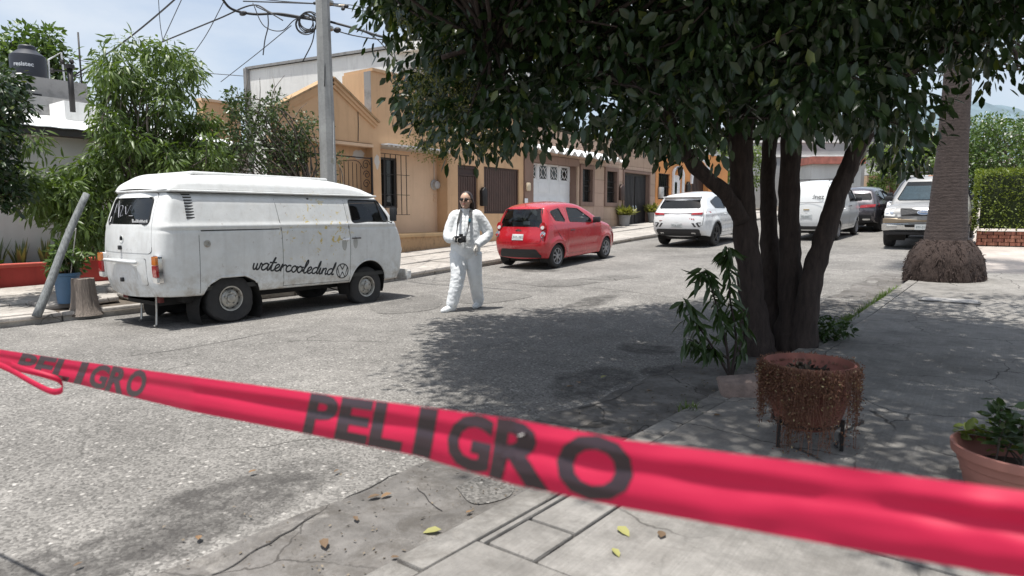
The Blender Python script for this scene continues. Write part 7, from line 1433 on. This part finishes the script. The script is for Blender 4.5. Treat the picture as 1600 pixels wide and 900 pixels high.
for pts, r in (([(116, 118, 17.5), (190, 68, 16.3), (272, 0, 15), (330, -60, 14.2), (500, -110, PZ)], .02), ([(116, 120, 17.5), (170, 100, 16.5), (262, 62, 15), (340, 30, 14), (395, 8, 13.6), (430, 22, 13.4), (500, 33, PZ)], .016), ([(345, -5, 12.6), (362, 14, 12.9), (395, 22, 13.1), (440, 22, 13.2), (500, 33, PZ)], .026),
    ([(247, -10, 14.5), (250, 35, 14.8), (254, 62, 15)], .008), ([(288, -10, 14), (254, 64, 15)], .009), ([(350, 2, 13.5), (322, 55, 14.5), (294, 95, 15.5)], .009), ([(455, 40, PZ), (400, 85, 15), (345, 128, 17)], .009), ([(380, 2, 14), (440, 4, 13.6), (500, 6, PZ)], .014), ([(340, -12, 15), (420, 0, 14), (500, 6, PZ)], .010),
    ([(418, 18, PZ), (419, 40, PZ), (414, 62, PZ), (411, 86, PZ)], .012), ([(492, 45, PZ), (487, 68, PZ), (473, 96, PZ)], .012), ([(395, 5, PZ), (412, 40, PZ), (440, 48, PZ), (462, 30, PZ), (490, 25, PZ)], .010), ([(400, 10, 13), (425, 22, PZ), (442, 32, PZ)], .012),
    ([(512, 33, PZ), (560, 46, 12.8), (600, 58, 12.2), (650, 62, 11.8), (760, 50, 11)], .024), ([(512, 33, PZ), (580, 55, 14), (610, 85, 15.2), (632, 110, 16.5)], .011), ([(515, 8, PZ), (600, 22, 14), (700, 34, 15)], .010), ([(515, 5, PZ), (570, 12, 13), (640, 40, 12.5), (760, 60, 12)], .009), ([(575, -10, 12.5), (594, 32, 12.6)], .010), ([(525, 48, PZ), (555, 56, 13), (600, 62, 12.7), (650, 60, 12.5)], .012), ([(610, 62, 12.5), (622, 100, 13), (640, 122, 15)], .008), ([(509, 60, PZ - .15), (507, 135, PZ - .17)], .010), ([(0, 83, 30), (80, 86, 30), (140, 97, 30), (200, 105, 30)], .016), ([(290, 112, 30), (370, 118, 30), (390, 120, 30)], .016)): cable(pts, r)
mb = MB(); p0 = at(481, 34, PZ - .05); gq = random.Random(5); co = empty('cable_coil', tuple(p0), 0, 'loose coil of spare cable hanging at the concrete pole', 'cable')
for k in range(7):
    rx, rz_ = gq.uniform(.13, .24), gq.uniform(.12, .19); dx, dz = gq.uniform(-.06, .06), gq.uniform(-.06, .03); loop_tube([tuple(_r * (dx + rx * math.cos(a)) + _fh * gq.uniform(-.005, .005) + Vector((0, 0, dz + rz_ * math.sin(a)))) for a in np.linspace(0, 6.283, 28, endpoint=False)], .011, 5, mb)
mb.build('coil', M_cab, co, True)
mb = MB(); p0 = at(380, 21, 13); tag(ellips(mb, tuple(p0), (.12, .05, .045), 10, 6).build('splice_sleeve', M_cab, None, True), 'short black splice sleeve on the thick cable left of the pole', 'cable')

# ------------------------------------------------------------------ things by the far kerb at the left
M_redp = plaster('red_planter_paint', (.40, .055, .045), .5, (.16, .03, .025)); M_rtop = plaster('red_planter_top', (.5, .1, .075), .4, (.3, .08, .06)); M_soil = pm('soil', (.05, .038, .028), .95, var=.4, vs=12, kind='world')
rp = empty('red_planter', (-14.6, 3.5, .14), 0, 'long low red painted planter against the white wall', 'planter')
mb = MB(); mb.box(-14.45, -14.3, -3, 4.95, .1, .5); pw(mb, 'planter_wall', M_redp, rp); mb = MB(); mb.box(-14.49, -14.27, -3, 4.95, .5, .57); pw(mb, 'planter_coping', M_rtop, rp, bevel=.015)
mb = MB(); mb.box(-14.33, -14.18, 4.97, 8.6, .1, .56); pw(mb, 'planter_wall', M_redp, rp); mb = MB(); mb.box(-14.36, -14.15, 4.97, 8.6, .56, .63); pw(mb, 'planter_coping', M_rtop, rp, bevel=.015); mb = MB(); mb.box(-14.98, -14.45, -3, 8.6, .2, .46); pw(mb, 'soil', M_soil, rp)
g = np.random.default_rng(61)
def blades(name, label, c, n, h, spread, mat, cat='plant', wid=.03):
    root = empty(name, c, 0, label, cat); 
    for k in range(n):
        a = g.uniform(0, 6.28); l = g.uniform(.1, 1) * spread; d = Vector((math.cos(a), math.sin(a), 0)); hh = h * g.uniform(.6, 1.1); s = Vector((-d.y, d.x, 0)) * wid; b0 = d * l * .35; mb = MB(); P = [b0, b0 + d * l * .3 + Vector((0, 0, hh * .5)), b0 + d * l * .8 + Vector((0, 0, hh))]
        mb.add([P[0] - s * .7, P[0] + s * .7, P[1] + s, P[1] - s, P[2]], [(0, 1, 2, 3), (3, 2, 4)]); mb.build('blade', mat, root)
    return root
M_agave = leafmat('blade_green', (.09, .12, .045), (.15, .18, .08), .5, .15)
for i, (y, lab) in enumerate(((3.95, 'spiky leaved plant in the red planter left of the leaning post'), (4.35, 'second spiky plant in the red planter nearer the leaning post'), (4.75, 'tall spiky plant directly behind the leaning post'))): blades('spiky_plant', lab, (-14.72, y, .46), 22, .55, .3, M_agave)
def leafy(name, label, c, r, n, size, mat, kind='oval', cat='plant', droop=.2, nl=12):
    root = empty(name, c, 0, label, cat); C = ell(g, n, (c[0], c[1], c[2] + r[2]), r, .2); P, D = clump_leaves(C, .07, nl, g, droop); o = leaves('foliage', P, D, size * g.uniform(.7, 1.3, len(P)), kind, mat, root, g); mb = MB()
    for k in range(6): limb(mb, c, C[k], .010, .004, g)
    pw(mb, 'stems', M_bark2, root); return root
leafy('leafy_plant', 'dark leafy plant at the left end of the red planter', (-14.7, 3.35, .46), (.25, .3, .24), 30, .1, M_lf_priv); leafy('leafy_plant', 'fresh green leafy plant low in the red planter', (-14.68, 3.75, .46), (.2, .25, .14), 26, .1, M_lf_sap)
leafy('leafy_plant', 'bushy plant in the red planter behind the tree stump', (-14.72, 5.2, .46), (.25, .35, .25), 34, .09, M_lf_hedge); leafy('leafy_plant', 'small plant hanging over the front of the red planter', (-14.25, 3.7, .3), (.06, .14, .1), 12, .09, M_lf_sap)
p = onx(155, 412, -14.6); pk = empty('black_pot', (p.x, p.y, .46), 0, 'black flower pot standing in the red planter beside the van', 'flower pot'); mb = MB(); mb.lathe([(.12, 0), (.17, .32), (.185, .33), (.185, .37), (.16, .37), (.15, .32), (.001, .31)], 20); mb.build('pot', M_plast, pk, 40); C = ell(g, 14, (p.x, p.y, .95), (.18, .18, .1), .2); P, D = clump_leaves(C, .07, 12, g, .3); leaves('foliage', P, D, .09 * g.uniform(.7, 1.3, len(P)), 'long', leafmat('dry_leaf', (.12, .09, .05), (.1, .11, .05), .6, .2), pk, g)
b = onz(107, 473, .15); bk = empty('blue_bucket', (b.x, b.y, .15), 0, 'blue plastic bucket planted with greenery beside the tree stump', 'bucket'); mb = MB(); mb.lathe([(.135, 0), (.165, .40), (.178, .41), (.178, .45), (.162, .45), (.155, .38), (.001, .37)], 24); mb.build('bucket', pm('blue_plastic', (.065, .14, .24), .5, var=.2), bk, 40)
C = ell(g, 40, (b.x, b.y, .82), (.26, .26, .24), .2); P, D = clump_leaves(C, .08, 12, g, .1); leaves('foliage', P, D, .10 * g.uniform(.7, 1.3, len(P)), 'oval', M_lf_fl, bk, g)
mb = MB()
for k in range(8): limb(mb, (b.x, b.y, .5), C[k], .012, .004, g)
pw(mb, 'stems', M_bark2, bk)
for k in range(10):
    a = g.uniform(0, 6.28); mb = MB(); d = Vector((math.cos(a), math.sin(a), 0)); s = Vector((-d.y, d.x, 0)) * .025; P = [Vector((.05, .12, .42)), Vector((.05, .12, .42)) + d * .08 + Vector((0, 0, .2)), Vector((.05, .12, .42)) + d * .22 + Vector((0, 0, .34))]; mb.add([P[0] - s, P[0] + s, P[1] + s, P[1] - s, P[2]], [(0, 1, 2, 3), (3, 2, 4)]); mb.build('blade', M_agave, bk)
s_ = onz(127, 489, .06); st = empty('tree_stump', (s_.x, s_.y + .05, .03), 0, 'weathered grey tree stump standing at the far kerb', 'stump'); mb = MB(); V = []
for z, r_ in ((0, .225), (.05, .195), (.13, .17), (.25, .155), (.38, .145), (.47, .142), (.52, .138)): V.append([((q := r_ * (1 + .07 * mnoise.noise(Vector((math.cos(a) * 9, math.sin(a) * 9, z * .9))) + .05 * mnoise.noise(Vector((math.cos(a) * 3, math.sin(a) * 3, z * 2))))) * math.cos(a), q * math.sin(a), z + (.02 * mnoise.noise(Vector((math.cos(a) * 2, math.sin(a) * 2, 3))) if z > .5 else 0)) for a in np.linspace(0, 2 * math.pi, 72, endpoint=False)])
mb.rings(V, True, True); mb.build('stump', bark('weathered_wood', (.24, .2, .17), (26, 26, 2.2), .03), st, 50)
a = onz(57, 491, .13); b_ = onx(135, 303, a.x - .35); lp_ = empty('leaning_post', tuple(a), 0, 'bare grey wooden post leaning over the far pavement', 'post'); mb = MB(); Q = [a.lerp(b_, t) + Vector((.012 * math.sin(t * 6), .012 * math.cos(t * 5), 0)) for t in np.linspace(-.02, 1.0, 14)]; mb.tube(Q, list(np.linspace(.056, .045, 14)), 12); pw(mb, 'post', bark('grey_post', (.2, .21, .21), (14, 14, 3), .01), lp_, True)
mb = MB(); mb.tube([a.lerp(b_, .62), a.lerp(b_, .62) + Vector((-.4, .25, .12)), a.lerp(b_, .2) + Vector((-.6, .5, .1))], .008, 5); pw(mb, 'tie_wire', M_steel, lp_)
for k, (px, py, s) in enumerate(((178, 458, .14), (150, 470, .1))):
    p = onz(px, py, .12); mb = MB(); ellips(mb, (0, 0, s * .4), (s, s * .8, s * .55), 9, 6); mb.v = [tuple(Vector(v) * (1 + .25 * mnoise.noise(Vector(v) * 9 + Vector((k, 0, 0))))) for v in mb.v]; o = mb.build('rubble_stone', M_left, None, 40, loc=(p.x, p.y, .13)); tag(o, ('larger' if k == 0 else 'smaller') + ' lump of rubble on the far pavement behind the van', 'stone')
# pot with yellow-green grass and step plant by the tiled house
for px, py, lab in ((975, 368, 'grey pot with yellow-green grass by the dark double door'), (1020, 362, 'small grassy pot at the corner of the orange house')):
    p = onx(px, py, -13.7); z = gz(p.y) + .16; e = empty('grass_pot', (p.x, p.y, z), 0, lab, 'flower pot'); mb = MB(); mb.lathe([(.22, 0), (.27, .42), (.3, .43), (.3, .48), (.26, .48), (.24, .42), (.001, .4)], 18); mb.build('pot', M_grey, e, 40); g2 = np.random.default_rng(int(px)); n_ = 260; an = g2.uniform(0, 6.28, n_); P = np.tile([p.x, p.y, z + .45], (n_, 1)) + g2.normal(0, .1, (n_, 3)) * (1, 1, .2); D = np.stack([np.cos(an) * .6, np.sin(an) * .6, g2.uniform(.4, 1.5, n_)], 1); leaves('grass', P, D, .5 * g2.uniform(.6, 1.1, n_), 'long', leafmat('yellow_grass', (.16, .17, .04), (.26, .25, .08), .6, .25), e, g2)

# ------------------------------------------------------------------ pots and rubble on the near pavement
M_terra = pm('terracotta', (.21, .075, .055), .75, var=.18, vs=6, bump=.2, bsc=70, col2=(.34, .2, .16), c2cut=(.58, .8)); Z0 = pave_z(4)
q = onz(1245, 700, Z0); tp = empty('terracotta_pot', (q.x + .02, q.y + .12, Z0), 0, 'big terracotta pot on an iron stand draped in dried trailing plant', 'flower pot'); H0 = .13; tp.scale = (.8, .8, .8)
mb = MB(); mb.lathe([(.145, H0), (.16, H0 + .02), (.165, H0 + .06), (.23, H0 + .07), (.262, H0 + .18), (.283, H0 + .30), (.29, H0 + .40), (.312, H0 + .405), (.318, H0 + .44), (.315, H0 + .49), (.298, H0 + .495), (.288, H0 + .46), (.272, H0 + .38), (.26, H0 + .36)], 48); mb.build('pot', M_terra, tp, 35)
mb = MB(); V = []
for r_ in (.001, .09, .18, .268): V.append([(r_ * math.cos(a), r_ * math.sin(a), H0 + .38 + .02 * mnoise.noise(Vector((r_ * math.cos(a) * 14, r_ * math.sin(a) * 14, 0)))) for a in np.linspace(0, 6.283, 24, endpoint=False)])
mb.rings(V, True, False); mb.build('soil', M_soil, tp, True); mb = MB(); loop_tube([(.235 * math.cos(a), .235 * math.sin(a), H0 + .055) for a in np.linspace(0, 6.283, 28, endpoint=False)], .011, 6, mb); stn = mb.build('stand_ring', M_iron, tp, True)
for k in range(3): a = R(235 + 120 * k); mb = MB(); mb.box(-.012, .012, -.012, .012, -.0, H0 + .1, M=Matrix.Translation((.25 * math.cos(a), .25 * math.sin(a), 0))); mb.build('stand_leg', M_iron, tp)
n_ = 330; LP, LD, LS = [], [], []; mbs = MB()
for k in range(n_):
    a = g.uniform(0, 6.283); a = a if g.random() < .5 else R(200 + 110 * g.random()); L = g.uniform(.12, .62) * (1.0 if abs(math.cos(a + .9)) > .55 else .7); r0 = .305; P = [(r0 * .9 * math.cos(a), r0 * .9 * math.sin(a), H0 + .44), ((r0 + .02) * math.cos(a), (r0 + .02) * math.sin(a), H0 + .5)]; x = a
    for t in np.linspace(.15, 1, 6): x += g.normal(0, .03); z = H0 + .5 - L * t; rr = .335 + g.normal(0, .006); P.append((rr * math.cos(x), rr * math.sin(x), max(z, .015)))
    mbs.tube(P, .0022, 3, cap=False)
    for p in P[2:]:
        for _ in range(7): LP.append(np.array(p) + g.normal(0, .014, 3)); LD.append(g.normal(0, 1, 3)); LS.append(.017 * g.uniform(.5, 1.4))
o = mbs.build('trailing_stems', pm('dry_stem', (.15, .075, .05), .9), tp); o['kind'] = 'stuff'
LP = np.array(LP) + np.array(tp.location); LP[:, 2] = np.maximum(LP[:, 2], Z0 + .008); leaves('dried_foliage', LP, np.array(LD), np.array(LS), 'diamond', leafmat('dried_trail', (.10, .04, .028), (.22, .11, .06), .8, .15, (.42, .36, .2)), tp, g)
C = ell(g, 16, tuple(Vector((-.02, 0, H0 + .41)) + tp.location), (.17, .15, .03), .1); P, D = clump_leaves(C, .05, 20, g, 0.); leaves('withered_leaves', P, D, .05 * g.uniform(.6, 1.2, len(P)), 'diamond', leafmat('withered', (.03, .022, .016), (.06, .045, .03), .8, .05), tp, g)
q = onz(1585, 775, Z0); rp2 = empty('pink_pot', (q.x + .02, q.y - .02, Z0), 0, 'wide ribbed pinkish plastic pot at the right edge', 'flower pot'); M_pink = pm('pink_plastic', (.36, .16, .125), .6, var=.12, vs=5, bump=.1)
mb = MB(); mb.lathe([(.20, 0), (.225, .05), (.232, .055), (.24, .10), (.247, .105), (.255, .15), (.262, .155), (.27, .2), (.292, .205), (.296, .245), (.285, .25), (.27, .22), (.24, .12), (.001, .11)], 48); mb.build('pot', M_pink, rp2, 30); mb = MB(); mb.lathe([(.24, .125), (.001, .13)], 24); mb.build('soil', M_soil, rp2)
for k in range(9):
    a = g.uniform(0, 6.28); e = Vector((.12 * math.cos(a), .12 * math.sin(a), .12)); d = Vector((g.normal(0, .12), g.normal(0, .12), g.uniform(.18, .34))) if k > 2 else Vector((-.28 + k * .05, .1 * k, .12)); mb = MB(); Q = catm([e, e + d * .5 + Vector((0, 0, .06)), e + d], 6); mb.tube([Vector(z) for z in Q], .004, 5); mb.build('stem', M_bark2, rp2, True); LP = np.repeat(Q[4:], 5, 0) + g.normal(0, .02, (len(Q[4:]) * 5, 3)); LD = g.normal(0, 1, LP.shape); LD[:, 2] = np.abs(LD[:, 2]) * .4; leaf_objects(LP + np.array(rp2.location), LD, .062 * g.uniform(.6, 1.3, len(LP)), 'oval', M_lf_sap if k > 1 else M_lf_hedge, rp2, g)
# broken concrete block
q = onz(1148, 628, .03); mb = MB(); mb.box(-.17, .17, -.1, .1, 0, .17); o = mb.build('concrete_block', pm('broken_concrete', (.25, .19, .165), .95, var=.3, vs=9, bump=.7, bsc=25, bd=.02), None, bevel=.03, loc=(q.x + .05, q.y + .05, .05)); o.rotation_euler = (R(4), R(-5), R(30)); tag(o, 'broken lump of concrete lying before the sapling', 'concrete')
for v in o.data.vertices: v.co *= 1 + .12 * mnoise.noise(v.co * 11)
# fallen leaves and dry debris near the kerb
M_fl = [leafmat('fallen_%d' % i, c, tuple(x * 1.3 for x in c), .7, .1) for i, c in enumerate(((.2, .12, .06), (.26, .25, .09), (.13, .085, .05)))]; T, Fc = leaf_tmpl('oval'); lm = []
for m in M_fl:
    me = bpy.data.meshes.new('fallen_leaf'); me.from_pydata([(v[0], v[1] * 1.1, v[2] * .5 + .35 * abs(v[1])) for v in T], [], [tuple(f) for f in Fc]); finish(me, True); me.materials.append(m); lm.append(me)
FLAB = ['small brown leaf lying in the dark stain on the asphalt', 'small brown leaf at the upper end of the dark asphalt stain', 'dark brown leaf, left one of the close pair in the gutter', 'brown leaf, right one of the close pair in the gutter', 'dark brown leaf below the close pair of leaves in the gutter', 'large dark brown leaf low in the gutter beside the long crack', 'yellow-green leaf in the near gutter, the only yellow one there', 'dark brown leaf touching the yellow-green leaf in the gutter', 'yellow-green leaf on the near pavement, the one closer to the tape', 'yellow-green leaf on the near pavement, closer to the bottom edge', 'dark brown leaf on the pavement right of the two yellow ones', 'small brown leaf in the gutter below the round asphalt patch', 'yellow-green leaf in the tree shade on the dark damp patch', 'brown leaf in the tree shade left of the yellow-green one', 'leftmost brown leaf in the tree shade on the road', 'brown leaf at the foot of the broken concrete lump', 'brown leaf in the tree shade nearest the sapling', 'tiny dark brown leaf in the gutter at the bottom edge', 'tiny dark leaf on the asphalt at the lower left corner', 'tiny dark leaf on the asphalt beside the end of the stain']
for px, py, k, s in ((310, 845, 0, .07), (388, 740, 0, .06), (595, 775, 2, .09), (612, 772, 0, .08), (553, 808, 2, .06), (505, 843, 2, .1), (690, 829, 1, .11), (697, 841, 2, .09), (965, 824, 1, .11), (957, 858, 1, .08), (1032, 842, 2, .09), (728, 803, 0, .05), (948, 588, 1, .12), (905, 600, 0, .1), (885, 605, 0, .1), (1115, 650, 0, .07), (1010, 611, 0, .07), (610, 873, 2, .05), (130, 880, 2, .05), (530, 735, 2, .05)):
    p = onz(px, py, .03 if px < 850 else .03); onp = p.x > xk(p.y) + .1; z = pave_z(p.y) if onp else road_z(p.x, p.y) + .018; p = onz(px, py, z); o = bpy.data.objects.new('fallen_leaf', lm[k]); COL.objects.link(o); o.location = (p.x, p.y, z + .006); s *= .8; o.scale = (s, s, s); o.rotation_euler = (g.uniform(-.15, .15), g.uniform(-.15, .1), g.uniform(0, 6.28)); tag(o, FLAB.pop(0), 'leaf', 'fallen leaves by the near kerb')
gr_ = np.random.default_rng(77); n_ = 2600; yy = gr_.uniform(.6, 13, n_); xx = np.array([xk(y) for y in yy]) - gr_.exponential(.35, n_) - .02; P = np.array([(x, y, road_z(x, y) + .014) for x, y in zip(xx, yy)]); leaves('kerb_litter', P, gr_.normal(0, 1, (n_, 3)) * (1, 1, .15), .014 * gr_.uniform(.3, 1.7, n_), 'diamond', leafmat('litter', (.06, .045, .032), (.24, .2, .15), .9, .05), None, gr_); tag(bpy.data.objects['kerb_litter'], 'fine dry litter scattered along the near gutter', 'litter', kind='stuff')
for px, py in ((1078, 645), (1085, 655)): pass
p = onz(1078, 648, .03); grass('weed_tuft', [(p.x, p.y, .03)], 60, .09, M_grass, 'small green weed tuft in the gutter before the broken concrete')
